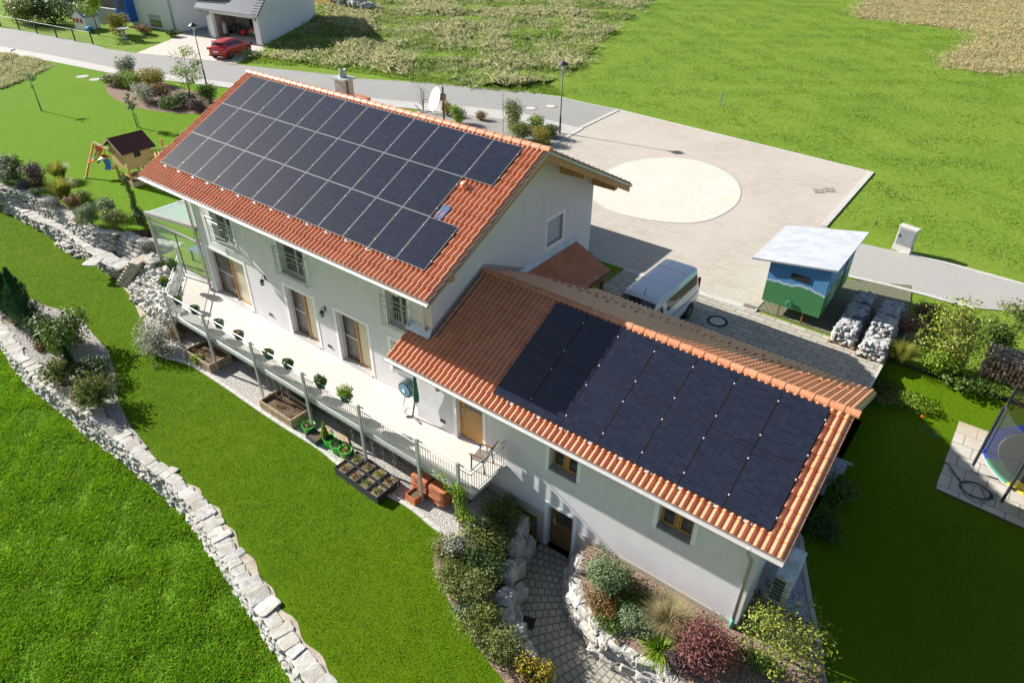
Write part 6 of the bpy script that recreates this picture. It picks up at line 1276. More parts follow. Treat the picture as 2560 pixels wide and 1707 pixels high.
# ================================================================== vehicles
def vehicle(name, label, cat, loc, rz, keys, paint, glass, wheels, wr, scale=(1, 1, 1), extras=None):
    """keys rows: s, z_bottom, half width, belt z, roof z, roof half width"""
    T = thing(name, label, cat, loc, rz); T.scale = scale; K = np.array(keys); S = np.linspace(K[0, 0], K[-1, 0], 64); C = [np.interp(S, K[:, 0], K[:, k]) for k in range(1, 6)]
    ker = np.array([1, 2, 1])/4
    for c in C:
        for _ in range(2): c[1:-1] = np.convolve(c, ker, 'valid')
    def sec(i):
        zb, w, zs, zt, r = [c[i] for c in C]; P = [(0, zb), (w*.82, zb), (w*.96, zb+.07), (w*.995, zb+.22), (w, (zb+zs)/2), (w*.985, zs-.12), (w*.95, zs)]
        for t in (.25, .5, .75): P.append((w*.95+(r-w*.95)*t, zs+(zt-.07-zs)*t))
        P += [(r, zt-.07), (r*.96, zt-.025), (r*.86, zt), (r*.5, zt+.015), (0, zt+.02)]; return P
    G_ = [[(s, y, z) for y, z in sec(i)] for i, s in enumerate(S)]; n = len(G_[0]); L = []
    for row in G_: L += row+[(s, -y, z) for s, y, z in reversed(row[1:-1])]
    m_ = 2*n-2; mb = MB(); F = [(i*m_+k, i*m_+(k+1) % m_, (i+1)*m_+(k+1) % m_, (i+1)*m_+k) for i in range(len(S)-1) for k in range(m_)]
    mb.add(L, F+[tuple(range(m_)), tuple((len(S)-1)*m_+k for k in range(m_-1, -1, -1))]); mb.obj('body', paint, T, True, world=False)
    for nm_, a, b, k0, k1, sides in glass:
        for sd_ in sides:
            g = MB(); ii = [i for i, s in enumerate(S) if a <= s <= b]; vs = []
            for i in ii:
                zc = (G_[i][0][2]+G_[i][-1][2])/2
                for k in range(k0, k1+1):
                    x, y, z = G_[i][k]; vs.append((x, y*sd_+.008*sd_ if k1 < 11 else y*sd_, z+(.012 if k1 >= 11 else .004)))
                if k1 >= n-1 and len(sides) == 1:
                    for k in range(n-2, k0-1, -1): x, y, z = G_[i][k]; vs.append((x, -y, z+.012))
            w_ = (k1-k0+1) if not (k1 >= n-1 and len(sides) == 1) else (k1-k0+1)+(n-1-k0)
            g.add(vs, [(i*w_+k, i*w_+k+1, (i+1)*w_+k+1, (i+1)*w_+k) for i in range(len(ii)-1) for k in range(w_-1)]); g.obj(nm_, 'carglass', T, True, world=False)
    for (s, y) in wheels:
        sg_ = 1 if y > 0 else -1; mb = MB(); mb.M = Matrix.Translation((s, y, wr)) @ Matrix.Rotation(R_(90)*-sg_, 4, 'X')
        mb.lathe([(wr*.62, .02), (wr*.95, .03), (wr, 0), (wr, -.18), (wr*.6, -.19)], 26); w_ = mb.obj('wheel', 'tyre', T, world=False)
        mb = MB(); mb.M = Matrix.Translation((s, y, wr)) @ Matrix.Rotation(R_(90)*-sg_, 4, 'X'); mb.lathe([(wr*.62, .02), (wr*.6, -.03), (wr*.15, -.04)], 20)
        for k in range(5): a = k*1.2566; mb.beam((0, 0, .0), (math.cos(a)*wr*.6, math.sin(a)*wr*.6, .01), .06, .03)
        mb.obj('rim', 'rim', w_, world=False)
        mb = MB(); mb.M = Matrix.Translation((s, y-.03*sg_, wr)) @ Matrix.Rotation(R_(90)*-sg_, 4, 'X'); mb.lathe([(0, .026), (wr*1.14, .026)], 24); mb.obj('wheel_arch', 'black', T, world=False)
    if extras: extras(T)
    return T
def van_x(T):
    for y in (-.95, .95): MB().box((1.28, y-.09, 1.02), (1.42, y+.09, 1.22)).obj('mirror', 'carwhite', T, world=False, bev=.03)
    for x_ in (-1.45, -.15, .6): MB().beam((x_, -.66, 1.925), (x_, .66, 1.925), .03, .015).obj('roof_rib', 'carwhite', T, world=False)
    MB().tube([(1.0, .05, 1.92), (.85, .05, 2.12)], .012, 5).obj('antenna', 'black', T, world=False)
    for y in (-.8, .8): MB().box((-2.47, y-.05, .95), (-2.41, y+.05, 1.4)).obj('tail_light', 'red', T, world=False)
    for x_ in (.62, .35): MB().box((x_, .935, .95), (x_+.16, .965, 1.0)).obj('door_handle', 'black', T, world=False)
    MB().box((-2.2, .955, .93), (.2, .965, .95)).obj('slide_rail', 'dark', T, world=False)
    MB().box((2.3, -.6, .42), (2.47, .6, .6)).obj('bumper', 'dark', T, world=False)
vehicle('white_van', 'white van parked in the shade on the drive behind the annex', 'van', (16.65, 9.5, ZU), R_(-90),
    [(-2.46, .42, .8, .9, 1.35, .6), (-2.42, .34, .9, 1.05, 1.84, .68), (-2.2, .3, .94, 1.08, 1.9, .72), (.9, .3, .95, 1.05, 1.92, .73), (1.15, .3, .95, 1.04, 1.87, .7), (1.95, .3, .94, 1.0, 1.17, .74), (2.25, .32, .9, .85, 1.0, .7), (2.46, .42, .75, .6, .72, .6)], 'carwhite',
    [('windscreen', 1.18, 1.9, 11, 14, (1,)), ('side_window', -2.15, .55, 7, 9, (1, -1)), ('front_window', .75, 1.5, 7, 9, (1, -1))], [(-1.5, .95), (-1.5, -.95), (1.6, .95), (1.6, -.95)], .33, extras=van_x)
def red_x(T):
    for y in (-.72, .72): MB().box((-2.17, y-.16, .82), (-2.03, y+.16, 1.0)).obj('tail_light', 'red', T, world=False); MB().box((2.0, y-.15, .62), (2.12, y+.15, .74)).obj('headlight', 'glass', T, world=False)
    MB().box((-2.19, -.26, .62), (-2.15, .26, .73)).obj('number_plate', 'white', T, world=False); MB().box((-2.17, -.8, .3), (-2.1, .8, .42)).obj('bumper', 'black', T, world=False)
    for y in (-.93, .93): MB().box((.62, y-.08, .98), (.76, y+.08, 1.1)).obj('mirror', 'carred', T, world=False, bev=.02)
    MB().beam((-1.75, 0, 1.5), (-1.95, 0, 1.46), 1.0, .03).obj('spoiler', 'carred', T, world=False)
CK = [(-2.15, .38, .7, .7, .8, .6), (-2.08, .28, .83, .86, 1.02, .66), (-1.9, .25, .88, .95, 1.22, .62), (-1.55, .24, .9, .95, 1.43, .6), (-.8, .24, .9, .94, 1.49, .6), (.1, .24, .9, .92, 1.46, .6), (.5, .24, .9, .91, 1.34, .62), (1.15, .24, .89, .88, 1.0, .72), (1.8, .26, .85, .74, .84, .66), (2.1, .32, .74, .55, .66, .55), (2.15, .4, .65, .5, .55, .5)]
CG = [('windscreen', .42, 1.1, 11, 14, (1,)), ('rear_window', -2.0, -1.62, 11, 14, (1,)), ('side_window', -1.5, -.42, 7, 9, (1, -1)), ('front_window', -.36, .62, 7, 9, (1, -1))]
vehicle('red_car', 'bright red hatchback parked in front of the neighbour garage', 'car', (-37.2, 26.9, ZU+.02), R_(110), CK, 'carred', CG, [(-1.35, .88), (-1.35, -.88), (1.35, .88), (1.35, -.88)], .34, (1.04, 1.02, 1.05), red_x)
vehicle('silver_car', 'silver car standing inside the open neighbour garage', 'car', (-41.9, 34.6, ZU+.04), R_(119), CK, 'alu', CG, [(-1.35, .88), (-1.35, -.88), (1.35, .88), (1.35, -.88)], .32, (.95, .95, 1.0), red_x)
# ================================================================== neighbour buildings
NG = thing('neighbour_garage', 'white garage with dark tiled roof and wide open door', 'garage', (-42, 33, ZU)); a = np.array([-45.9, 30.25]); b = np.array([-38.37, 31.13]); c = np.array([-46.99, 45.04]); d = c+(a-b)
zt_ = -2.62; w = MB(); L = np.linalg.norm(b-a); u = (b-a)/L
wall_holes(w, (a[0], a[1], ZU), (u[0], u[1], 0), L, zt_-ZU, [(.75, 0, L-.75, 2.45)], .35, (u[1], -u[0], 0))
w.quad((*b, ZU), (*c, ZU), (*c, -1.2), ((b+c)[0]/2, (b+c)[1]/2, 1.2), (*b, zt_)); w.quad((*a, ZU), (*d, ZU), (*d, -1.2), ((a+d)[0]/2, (a+d)[1]/2, 1.2), (*a, zt_)); w.quad((*c, ZU), (*d, ZU), (*d, -1.2), (*c, -1.2)); w.obj('wall', 'nwall', NG)
mid1, mid2 = (b+c)/2, (a+d)/2; e_ = (b-c)/np.linalg.norm(b-c)*.5; e2 = u*.35
ro = MB(); A1_, B1_ = a+e_-u*1.3, b+e_+e2; ro.quad((*A1_, zt_-.1), (*B1_, zt_-.1), (*(mid1+e2), 1.45), (*(mid2-u*1.3), 1.45)); ro.quad((*A1_, zt_-.25), (*B1_, zt_-.25), (*(mid1+e2), 1.3), (*(mid2-u*1.3), 1.3)); ro.quad((*A1_, zt_-.1), (*B1_, zt_-.1), (*B1_, zt_-.25), (*A1_, zt_-.25)); ro.quad((*B1_, zt_-.1), (*(mid1+e2), 1.45), (*(mid1+e2), 1.3), (*B1_, zt_-.25)); r_ = ro.obj('roof', 'ntile', NG)
tl = MB(); up = np.array([*(mid1-b), 1.45-(zt_-.1)]); n_r = 22
for k in range(n_r):
    f = (k+.3)/n_r; g = (k+.62)/n_r; p0 = np.array([*B1_, zt_-.1])+(np.array([*(mid1+e2), 1.45])-np.array([*B1_, zt_-.1]))*f; p1 = np.array([*B1_, zt_-.1])+(np.array([*(mid1+e2), 1.45])-np.array([*B1_, zt_-.1]))*g
    for q in range(4): o_ = -np.array([*u, 0])*(.12+q*.27); tl.beam(p0+o_+np.array([0, 0, .04]), p1+o_+np.array([0, 0, .04]), .13, .05)
tl.obj('verge_tiles', 'sidewalk', r_)
MB().beam((*A1_, zt_-.2), (*B1_, zt_-.2), .14, .1).obj('gutter', 'zinc', NG); pipe(NG, [(*(a-u*.9+e_*.9), zt_-.25), (*(a-u*.1), zt_-.6), (*(a-u*.05+e_*.1), ZU)], .06, 'zinc')
for q, z in ((a+u*.35, 2.2), (b-u*.35, 2.3)): MB().box((q[0]-.12, q[1]-.25, ZU+z), (q[0]+.12, q[1]-.05, ZU+z+.4)).obj('wall_lamp', 'zinc', NG)
inn = MB(); bk_ = -e_*2*8
inn.quad((*(a+u*.75), ZU+.02), (*(b-u*.75), ZU+.02), (*(b-u*.75+bk_), ZU+.02), (*(a+u*.75+bk_), ZU+.02)); inn.quad((*(a+u*.75), ZU), (*(a+u*.75+bk_), ZU), (*(a+u*.75+bk_), zt_-.5), (*(a+u*.75), zt_-.5)); inn.quad((*(a+u*.75+bk_), ZU), (*(b-u*.75+bk_), ZU), (*(b-u*.75+bk_), zt_-.5), (*(a+u*.75+bk_), zt_-.5)); inn.quad((*(a+u*.75), zt_-.5), (*(b-u*.75), zt_-.5), (*(b-u*.75+bk_), zt_-.5), (*(a+u*.75+bk_), zt_-.5)); inn.obj('interior', 'concrete', NG)
def clutter(lab, p, m, r=.3, h=.8): # tall pack with handle and wheels: mower, bags
    T = thing('garage_clutter', lab, 'clutter', p); MB().lathe([(r*.7, .1), (r, .25), (r*.8, h*.6), (r*.3, h*.7), (0, h*.72)], 10, p).obj('body', m, T); MB().tube([(p[0], p[1], p[2]+h*.5), (p[0]+.3, p[1]+.2, p[2]+h*1.1), (p[0]+.3, p[1]-.2, p[2]+h*1.15)], .03, 5).obj('handle', 'dark', T)
    for k in (-1, 1): mb = MB(); mb.M = Matrix.Translation((p[0]+r*k*.8, p[1], p[2]+.12)) @ Matrix.Rotation(R_(90), 4, 'Y'); mb.lathe([(0, -.04), (.12, -.04), (.12, .04), (0, .04)], 12); mb.obj('wheel', 'black', T)
def ga(f, k): q = a+u*(.75+f*(L-1.5))+bk_*k; return (float(q[0]), float(q[1]), ZU+.03)
clutter('red garden machine in the open neighbour garage', ga(.42, .35), 'red', .4, .9); clutter('dark garden machine beside the red one in the neighbour garage', ga(.32, .35), 'dark', .35, 1.1); clutter('dark motorcycle like machine deep in the neighbour garage', ga(.6, .45), 'iron', .6, 1.1); clutter('tall rack of skis and poles at the left garage wall', ga(.08, .2), 'alu', .3, 2.0)
NH = thing('neighbour_house', 'white neighbour house with a bright blue bay beside the garage', 'house', (-54, 32, ZU)); c0 = np.array([-51.17, 29.77]); l0 = np.array([-58.8, 28.6]); r0 = np.array([-47.2, 36.0])
w = MB(); Lh = np.linalg.norm(c0-l0); uh = (c0-l0)/Lh; nh = (uh[1], -uh[0], 0)
wall_holes(w, (*l0, ZU), (uh[0], uh[1], 0), Lh, 8, [(3.2, .15, 5.2, 1.4), (2.9, 3.3, 4.6, 4.7)], .2, nh)
w.quad((*c0, ZU), (*r0, ZU), (*r0, ZU+8), (*c0, ZU+8)); w.quad((*l0, ZU), (*(l0+(r0-c0)), ZU), (*(l0+(r0-c0)), ZU+8), (*l0, ZU+8)); w.obj('wall', 'nwall', NH)
def hpan(f0, f1, z0, z1, m, nm_, d=.0, par=None): p0, p1 = l0+uh*f0, l0+uh*f1; q = np.array(nh[:2])*d; mb = MB(); mb.add([(*(p0+q), z0), (*(p1+q), z0), (*(p1+q), z1), (*(p0+q), z1)]+[(*(p0+q-np.array(nh[:2])*.08), z0), (*(p1+q-np.array(nh[:2])*.08), z0), (*(p1+q-np.array(nh[:2])*.08), z1), (*(p0+q-np.array(nh[:2])*.08), z1)], [(0, 1, 2, 3), (0, 1, 5, 4), (1, 2, 6, 5), (2, 3, 7, 6), (3, 0, 4, 7)]); return mb.obj(nm_, m, par or NH)
f_ = hpan(3.2, 5.2, ZU+.15, ZU+1.4, 'zinc', 'window', -.1); hpan(3.3, 5.1, ZU+.2, ZU+.8, 'glass', 'pane', -.08, f_); hpan(3.22, 5.18, ZU+.82, ZU+1.38, 'shutter', 'blind', -.07, f_)
f_ = hpan(2.9, 4.6, ZU+3.3, ZU+4.7, 'dark', 'window', -.1); hpan(3.0, 4.5, ZU+3.4, ZU+4.6, 'glass', 'pane', -.08, f_)
p0, p1 = l0+uh*-.5, l0+uh*1.35; q = np.array(nh[:2])*1.0; by = MB(); by.add([(*p0, ZU+.5), (*p1, ZU+.5), (*(p1+q), ZU+.5), (*(p0+q), ZU+.5), (*p0, ZU+7), (*p1, ZU+7), (*(p1+q), ZU+7), (*(p0+q), ZU+7)], [(0, 1, 2, 3), (4, 5, 6, 7), (0, 1, 5, 4), (1, 2, 6, 5), (2, 3, 7, 6), (3, 0, 4, 7)]); bay = by.obj('bay', 'blue', NH)
f_ = hpan(-.1, .85, ZU+1.7, ZU+4.2, 'dark', 'window', 1.02, bay); 
pipe(NH, [(*(c0-uh*.45+q*.12), ZU), (*(c0-uh*.45+q*.12), ZU+8)], .07, 'zinc')
ws = MB(); q1 = c0+(r0-c0)*.35; wd_ = MB(); wd_.beam((*q1, ZU+4.4), (*(c0+(r0-c0)*.55), ZU+4.4), .1, 1.0); wd_.obj('window', 'dark', NH)
T = thing('entrance_steps', 'dark grey entrance steps between the neighbour house and its garage', 'steps', (-47, 31.5, ZU)); st = MB()
for k in range(5):
    p0 = np.array([-50.6, 29.9])+np.array([.35, .75])*k; p1 = np.array([-46.1, 30.35])+np.array([.0, .75])*k; dd = np.array([0, 1.2])
    st.prism([tuple(p0), tuple(p1), tuple(p1+dd), tuple(p0+dd)], ZU, ZU+.12*(k+1))
st.obj('treads', mat('grey_step_stone', (.2, .21, .23), (.27, .28, .3), 4, .8), T)
# neighbour garden fence (posts, rails), grey wall, wooden fence
T = thing('garden_fence', 'low dark wire fence along the road in front of the neighbour garden', 'fence', (-60, 19.7, ZU)); fp = [(-72.5, 18.5), (-68.6, 18.95), (-64.98, 19.38), (-61.56, 19.74), (-57.94, 20.13), (-54.76, 20.49), (-51.88, 20.89)]
for x, y in fp: MB().tube([(x, y, ZU), (x, y, ZU+1.15)], .07, 6).obj('post', 'dark', T)
for z in (1.12, .7, .35): MB().tube([(x, y, ZU+z) for x, y in fp], .025 if z > 1 else .008, 5).obj('rail', 'galv' if z > 1 else 'dark', T)
T = thing('garden_wall', 'grey rendered garden wall left of the blue bay', 'wall', (-60, 26, ZU)); mb = MB(); mb.beam((-59.3, 27.5, ZU+.8), (-68, 26.0, ZU+.8), .25, 1.6); mb.obj('wall_body', 'concrete', T); MB().beam((-59.3, 27.5, ZU+1.64), (-68, 26, ZU+1.64), .35, .08).obj('coping', 'cap', T)
T = thing('wooden_fence', 'weathered brown plank fence behind the grey garden wall', 'fence', (-62, 30, ZU)); mb = MB()
for i in range(46): mb.beam((-59.6-i*.26, 30-i*.06, ZU+.2), (-59.6-i*.26, 30-i*.06, ZU+3.0), .2, .04)
mb.obj('planks', 'oldwood', T)
T = thing('toy_house', 'white plastic toy house with red window shutters in the neighbour garden', 'toy house', (-60.4, 24.6, ZU)); mb = MB(); mb.add([(-61.1, 23.5, ZU), (-59.3, 23.9, ZU), (-59.7, 25.6, ZU), (-61.5, 25.2, ZU), (-61.1, 23.5, ZU+1.3), (-59.3, 23.9, ZU+1.3), (-59.7, 25.6, ZU+1.3), (-61.5, 25.2, ZU+1.3), (-60.2, 23.7, ZU+1.9), (-60.6, 25.4, ZU+1.9)], [(0, 1, 5, 8, 4), (1, 2, 6, 5), (2, 3, 7, 9, 6), (3, 0, 4, 7)]); mb.obj('wall', 'white', T)
MB().add([(-61.25, 23.35, ZU+1.22), (-60.2, 23.55, ZU+1.98), (-60.6, 25.5, ZU+1.98), (-61.65, 25.3, ZU+1.22)], [(0, 1, 2, 3)]).add([(-59.15, 23.75, ZU+1.22), (-60.2, 23.55, ZU+1.98), (-60.6, 25.5, ZU+1.98), (-59.5, 25.7, ZU+1.22)], [(0, 1, 2, 3)]).obj('roof', 'zinc', T)
for x in (-60.9, -60.35, -59.75): MB().box((x-.16, 23.4+(x+61.1)*.2, ZU+.7), (x+.12, 23.48+(x+61.1)*.2, ZU+1.1)).obj('shutter', 'red', T)
T = thing('bird_bath', 'grey stone bird bath at the edge of the neighbour garden', 'bird bath', FU((1750, 545))); p = FU((1750, 545)); MB().lathe([(0, 0), (.32, 0), (.28, .1), (.18, .2), (.16, .75), (.3, .85), (0, .86)], 14, p).obj('pedestal', 'concrete', T); MB().lathe([(.25, .86), (.62, .95), (.62, 1.02), (.55, .98), (0, .93)], 20, p).obj('bowl', 'concrete', T)
T = thing('toy', 'blue plastic toy lying beside the white toy house', 'toy', FU((1270, 460))); p = FU((1270, 460)); MB().lathe([(.1, 0), (.35, .1), (.35, .5), (.25, .6), (0, .6)], 8, p).obj('body', 'blueplastic', T); MB().lathe([(.2, 0), (.2, .3)], 8, (p[0]+.5, p[1], p[2])).obj('wheel', 'dark', T)
q = OU((735, 12)); T = thing('wooden_shed', 'brown wooden boards and shed at the far top edge behind the garage', 'shed', q); MB().box((q[0]-3, q[1], ZU), (q[0]+2.2, q[1]+3, ZU+2.6)).obj('wall', 'oak', T)
MB().box((q[0]-3.3, q[1]-.3, ZU+2.6), (q[0]+2.5, q[1]+3.3, ZU+2.75)).obj('roof', 'oldwood', T)
q = OU((800, 22)); it = [((q[0]+random.uniform(-3, 4), q[1]+random.uniform(-.5, .8), ZU+random.uniform(.2, 1.4)), (.9, .7, .6), random.uniform(0, 3)) for _ in range(60)]; o = stones('boulder_heap', it, 'pile', None); tag(o, 'heap of grey boulders at the far top edge of the meadow', 'boulder heap')
# field marker stake
p = at('A2', (275, 725), ZU); T = thing('marker_stake', 'thin blue marker stake in the green field beyond the courtyard', 'stake', p); MB().tube([p, (p[0]+.05, p[1], p[2]+1.1)], .03, 6).obj('rod', 'blueplastic', T)
p = at('F', (190, 920), ZU); o = MB().tube([p, (p[0]+.05, p[1], p[2]+.7), (p[0]+.5, p[1]+.1, p[2]+1.3), (p[0]+1.1, p[1]+.2, p[2]+1.45)], .05, 7).obj('bent_pipe', 'sand', None, True); tag(o, 'pale bent pipe sticking out of the rough bank by the pavement', 'pipe')
# ================================================================== playhouse
A = np.array([-14.5, 4.24]); Bp = np.array(at('S', (1055, 1310), ZU)[:2]); u = (Bp-A)/np.linalg.norm(Bp-A); v = np.array([-u[1], u[0]]); wA = float(np.linalg.norm(Bp-A)); dp = 1.45; zp, ze, zr_ = -4.64, -3.5, -2.95
PH = thing('playhouse', 'wooden playhouse on stilts with dark red roof, sandbox and climbing deck', 'playhouse', (float(A[0]), float(A[1]), ZU)); P3 = lambda s, t, z: (*(A+u*s*wA+v*t*dp), z)
for s_, t_ in ((0, 0), (1, 0), (1, 1), (0, 1), (1, 2.0), (0, 2.0)): MB().beam(P3(s_, t_, ZU), P3(s_, t_, zp if t_ < 1.5 else zp+.7), .09).obj('leg', 'oak', PH)
for (a_, b_) in (((0, 0), (1, 0)), ((1, 0), (1, 1)), ((1, 1), (1, 2))): MB().beam(P3(*a_, ZU+.55), P3(*b_, ZU+.55), .07).obj('brace', 'oak', PH)
w = MB(); w.add([P3(-.03, -.03, zp), P3(1.03, -.03, zp), P3(1.03, 1.03, zp), P3(-.03, 1.03, zp), P3(-.03, -.03, ze), P3(1.03, -.03, ze), P3(1.03, 1.03, ze), P3(-.03, 1.03, ze), P3(.5, -.03, zr_-.06), P3(.5, 1.03, zr_-.06)], [(0, 1, 5, 8, 4), (1, 2, 6, 5), (2, 3, 7, 9, 6), (3, 0, 4, 7), (0, 3, 2, 1)]); wo = w.obj('wall', 'playwood', PH)
fa = lambda s, t, z: (*(A+u*s*wA+v*t*dp), z)
MB().add([fa(1.045, .35, zp+.6), fa(1.045, .6, zp+.6), fa(1.045, .6, zp+.98), fa(1.045, .35, zp+.98), fa(1.03, .35, zp+.6), fa(1.03, .6, zp+.6), fa(1.03, .6, zp+.98), fa(1.03, .35, zp+.98)], [(0, 1, 2, 3), (0, 1, 5, 4), (1, 2, 6, 5), (2, 3, 7, 6), (3, 0, 4, 7)]).obj('window', 'black', PH)
r_ = MB()
for s0_, s1_ in ((-.28, .5), (1.28, .5)):
    z0_ = ze-.1; q = [P3(s0_, -.2, z0_), P3(s1_, -.2, zr_+.02), P3(s1_, 1.15, zr_+.02), P3(s0_, 1.15, z0_)]; r_.add(q+[(x, y, z-.05) for x, y, z in q], [(0, 1, 2, 3), (4, 7, 6, 5), (0, 4, 5, 1), (2, 6, 7, 3), (3, 7, 4, 0)])
r_.obj('roof', 'playroof', PH)
for s0_ in (-.28, 1.28): MB().beam(P3(s0_, -.21, ze-.14), P3(.5, -.21, zr_-.03), .03, .09).obj('barge_board', 'timber', PH)
dk_ = MB(); dk_.beam(P3(.5, 1.03, zp), P3(.5, 2.0, zp), wA, .05); dk_.obj('deck', 'oak', PH); rl = MB()
for k in range(7): rl.beam(P3(1, 1.08+k*.145, zp), P3(1, 1.08+k*.145, zp+.65), .07, .03)
rl.obj('deck_railing', 'oak', PH); MB().beam(P3(1, 1, zp+.68), P3(1, 2, zp+.68), .06).obj('deck_rail', 'timber', PH)
sl_ = MB(); s0_, s1_ = np.array(P3(.4, 2.0, zp+.15)), np.array(P3(.1, 3.6, ZU+.1)); 
for k in (-.2, .2): sl_.beam(s0_+np.array([*u, 0])*k, s1_+np.array([*u, 0])*k, .05, .18)
sl_.beam(s0_, s1_, .42, .03); sl_.obj('slide', 'pink', PH)
for (a_, b_) in (((0, -.02), (1.1, -.02)), ((1.1, -.02), (1.1, 1.6)), ((0, -.02), (0, 1.6))): MB().beam((*(A+u*a_[0]*wA+v*a_[1]*dp), ZU+.14), (*(A+u*b_[0]*wA+v*b_[1]*dp), ZU+.14), .05, .28).obj('sandbox_board', 'timber', PH)
MB().prism([tuple(A+v*.05), tuple(A+u*wA*1.08+v*.05), tuple(A+u*wA*1.08+v*2.2), tuple(A+v*2.2)], ZU, ZU+.12).obj('sand', 'soil', PH)
MB().lathe([(.13, 0), (.17, .04), (.13, .08), (.13, 0)], 14, P3(1.1, .95, zp+.3)).obj('steering_wheel', 'yellow', PH)
bt_ = at('S', (262, 445), -3.75); SW = thing('swing_set', 'wooden swing beam with a slanted leg joined to the playhouse', 'swing frame', (bt_[0], bt_[1], ZU))
MB().beam(bt_, P3(.3, -.03, -3.85), .1).obj('beam', 'timber', SW); ft = (-16.43, 3.19, ZU); MB().beam(bt_, ft, .09).obj('leg', 'oak', SW); f2_ = (bt_[0]*2-ft[0]+.1, bt_[1]*2-ft[1]+.9, ZU); MB().beam(bt_, f2_, .09).obj('leg', 'oak', SW)
MB().lathe([(0, 0), (.09, 0), (.09, .05), (0, .05)], 10, ft).obj('foot', 'concrete', SW)
def band(pts, w, m, name, T):
    mb = MB()
    for i in range(len(pts)-1): mb.beam(pts[i], pts[i+1], w, .03)
    return mb.obj(name, m, T)
Z_ = lambda q, z: at('S', q, z)
T = thing('swing', 'orange plastic boat swing with blue seats under the swing beam', 'swing', Z_((330, 500), -3.9)); band([Z_((335, 510), -3.85), Z_((410, 600), -4.1), Z_((370, 700), -4.4), Z_((280, 800), -4.7), Z_((160, 820), -4.75)], .42, 'orange', 'shell', T); band([Z_((340, 600), -4.0), Z_((300, 720), -4.35), Z_((200, 770), -4.5)], .26, 'blueplastic', 'backrest', T); band([Z_((430, 740), -4.6), Z_((340, 850), -4.85)], .26, 'blueplastic', 'seat', T)
for q in ((290, 480), (400, 520)): MB().tube([Z_(q, -3.8), Z_((q[0]+30, q[1]+120), -4.2)], .012, 4).obj('rope', 'hose', T)
T = thing('swing', 'red and blue child swing seat hanging in the middle of the beam', 'swing', Z_((480, 700), -4.4)); band([Z_((440, 690), -4.35), Z_((540, 740), -4.45)], .3, 'red', 'seat', T); band([Z_((500, 770), -4.5), Z_((560, 870), -4.75), Z_((540, 980), -5.0)], .34, 'blueplastic', 'backrest', T); MB().tube([Z_((490, 560), -3.85), Z_((480, 700), -4.4)], .01, 4).obj('rope', 'hose', T)
T = thing('swing', 'small red swing seat next to the playhouse', 'swing', Z_((650, 945), -5.0)); band([Z_((610, 940), -5.0), Z_((700, 950), -5.0)], .18, 'red', 'seat', T); MB().tube([Z_((555, 570), -3.85), Z_((650, 935), -4.98)], .01, 4).obj('rope', 'hose', T)
# ================================================================== sunroom
def glassm(name, col, al, rough=.03):
    M, nt, b = _mat(name); b.inputs['Base Color'].default_value = c4(col); b.inputs['Roughness'].default_value = rough; b.inputs['Alpha'].default_value = al; b.inputs['Specular IOR Level'].default_value = .8; return M
gw = glassm('sunroom_glass', (.45, .62, .52), .2); gr_ = glassm('sunroom_roof_glass', (.4, .5, .52), .5)
S_ = thing('sunroom', 'glass sunroom with grey aluminium frame at the left end of the house', 'sunroom', (-1.8, 2, ZT)); x0, x1, y0, y1 = -3.96, .42, .62, 3.6; tl_, tr_ = -3.45, -2.9
MB().prism([(x0, y0), (x1, y0), (x1, y1), (x0, y1)], ZG, ZT+.005).obj('floor', 'concrete', S_)
for (xx, yy, z) in ((x0, y0, tl_), (x0, y1, tl_), (x1-.05, y0, tr_)): MB().beam((xx, yy, ZT), (xx, yy, z), .11).obj('post', 'frame_grey', S_)
for a_, b_, w_ in (((x0-.1, y0-.02, tl_+.02), (x1, y0-.02, tr_+.02), .16), ((x0, y0, tl_-.28), (x1, y0, tl_-.22), .09), ((x0, y0, tl_), (x0, y1, tl_), .12), ((x0, y1, tl_), (x1, y1, tr_), .12)): MB().beam(a_, b_, w_).obj('beam', 'frame_grey', S_)
for f in (0, .5, 1): yy = y0+(y1-y0)*f; MB().beam((x0-.05, yy, tl_+.1), (x1, yy, tr_+.1), .05).obj('rafter', 'frame_grey', S_)
for f in (0, .5): ya, yb_ = y0+(y1-y0)*f+.03, y0+(y1-y0)*(f+.5)-.03; MB().quad((x0, ya, tl_+.09), (x1, ya, tr_+.09), (x1, yb_, tr_+.09), (x0, yb_, tl_+.09)).obj('roof_pane', gr_, S_)
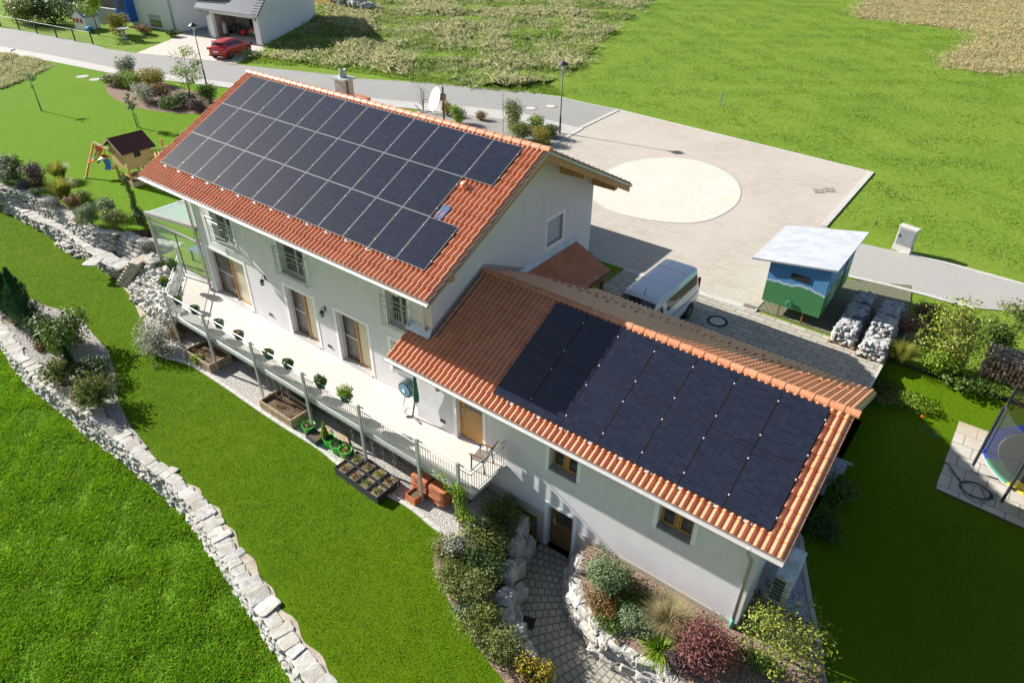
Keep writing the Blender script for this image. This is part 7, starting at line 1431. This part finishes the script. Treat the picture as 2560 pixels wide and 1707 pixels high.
for a_, b_ in ((x0+.06, -1.9), (-1.85, x1-.1)): MB().quad((a_, y0, ZT+.05), (b_, y0, ZT+.05), (b_, y0, tl_-.3), (a_, y0, tl_-.3)).obj('pane', gw, S_)
MB().quad((x0, y0+.06, ZT+.05), (x0, y1-.06, ZT+.05), (x0, y1-.06, tl_-.08), (x0, y0+.06, tl_-.08)).obj('pane', gw, S_)
MB().beam((-1.88, y0, ZT), (-1.88, y0, tl_-.25), .035).obj('mullion', 'dark', S_)
T = thing('outdoor_bench', 'light wooden bench with backrest inside the glass sunroom', 'bench', (-.8, 2.6, ZT)); MB().box((-2.3, 2.8, ZT+.4), (.2, 3.25, ZT+.46)).obj('seat', 'playwood', T); MB().box((-2.3, 3.25, ZT+.5), (.2, 3.3, ZT+.95)).obj('backrest', 'playwood', T)
for x in (-2.2, .1): MB().box((x-.04, 2.85, ZT), (x+.04, 3.25, ZT+.4)).obj('leg', 'playwood', T)
T = thing('table', 'blue grey slatted table inside the glass sunroom', 'table', (-1.6, 1.7, ZT)); mb = MB()
for i in range(8): mb.box((-2.6, 1.3+i*.11, ZT+.7), (-.8, 1.39+i*.11, ZT+.73))
mb.obj('tabletop', mat('blue_grey_slats', (.1, .17, .22), (.16, .25, .3), 4, .6), T)
for x in (-2.5, -.9):
    for y in (1.4, 2.1): MB().box((x-.03, y-.03, ZT), (x+.03, y+.03, ZT+.7)).obj('leg', 'dark', T)

# short blades over the mown lawns
LM('lawnblade', [(.11, .23, .003), (.15, .28, .004), (.16, .31, .008), (.2, .33, .012)], trans=.5)
visl = [p[:2] for p in ats('B0', [(0, -420), (200, 0), (560, 230), (850, 470), (960, 650), (1050, 900), (1290, 950), (1600, 1150), (2000, 1420)], ZG)]+[p[:2] for p in ats('C1', [(0, 60), (480, 345), (660, 510), (640, 760), (740, 1000), (1000, 1400), (1180, 1650)], ZG)]+[(p[0]+1.0, p[1]+.5) for p in reversed(capline) if p[0] > 4]+[p[:2] for p in bedL_in[1:]]
tufts('lawn_blades', visl, ZG, 30000, .022, .09, 'lawnblade', 'short mown grass blades of the front lawn', 5, .011, None, 1.6, cat='grass', edge=.04)
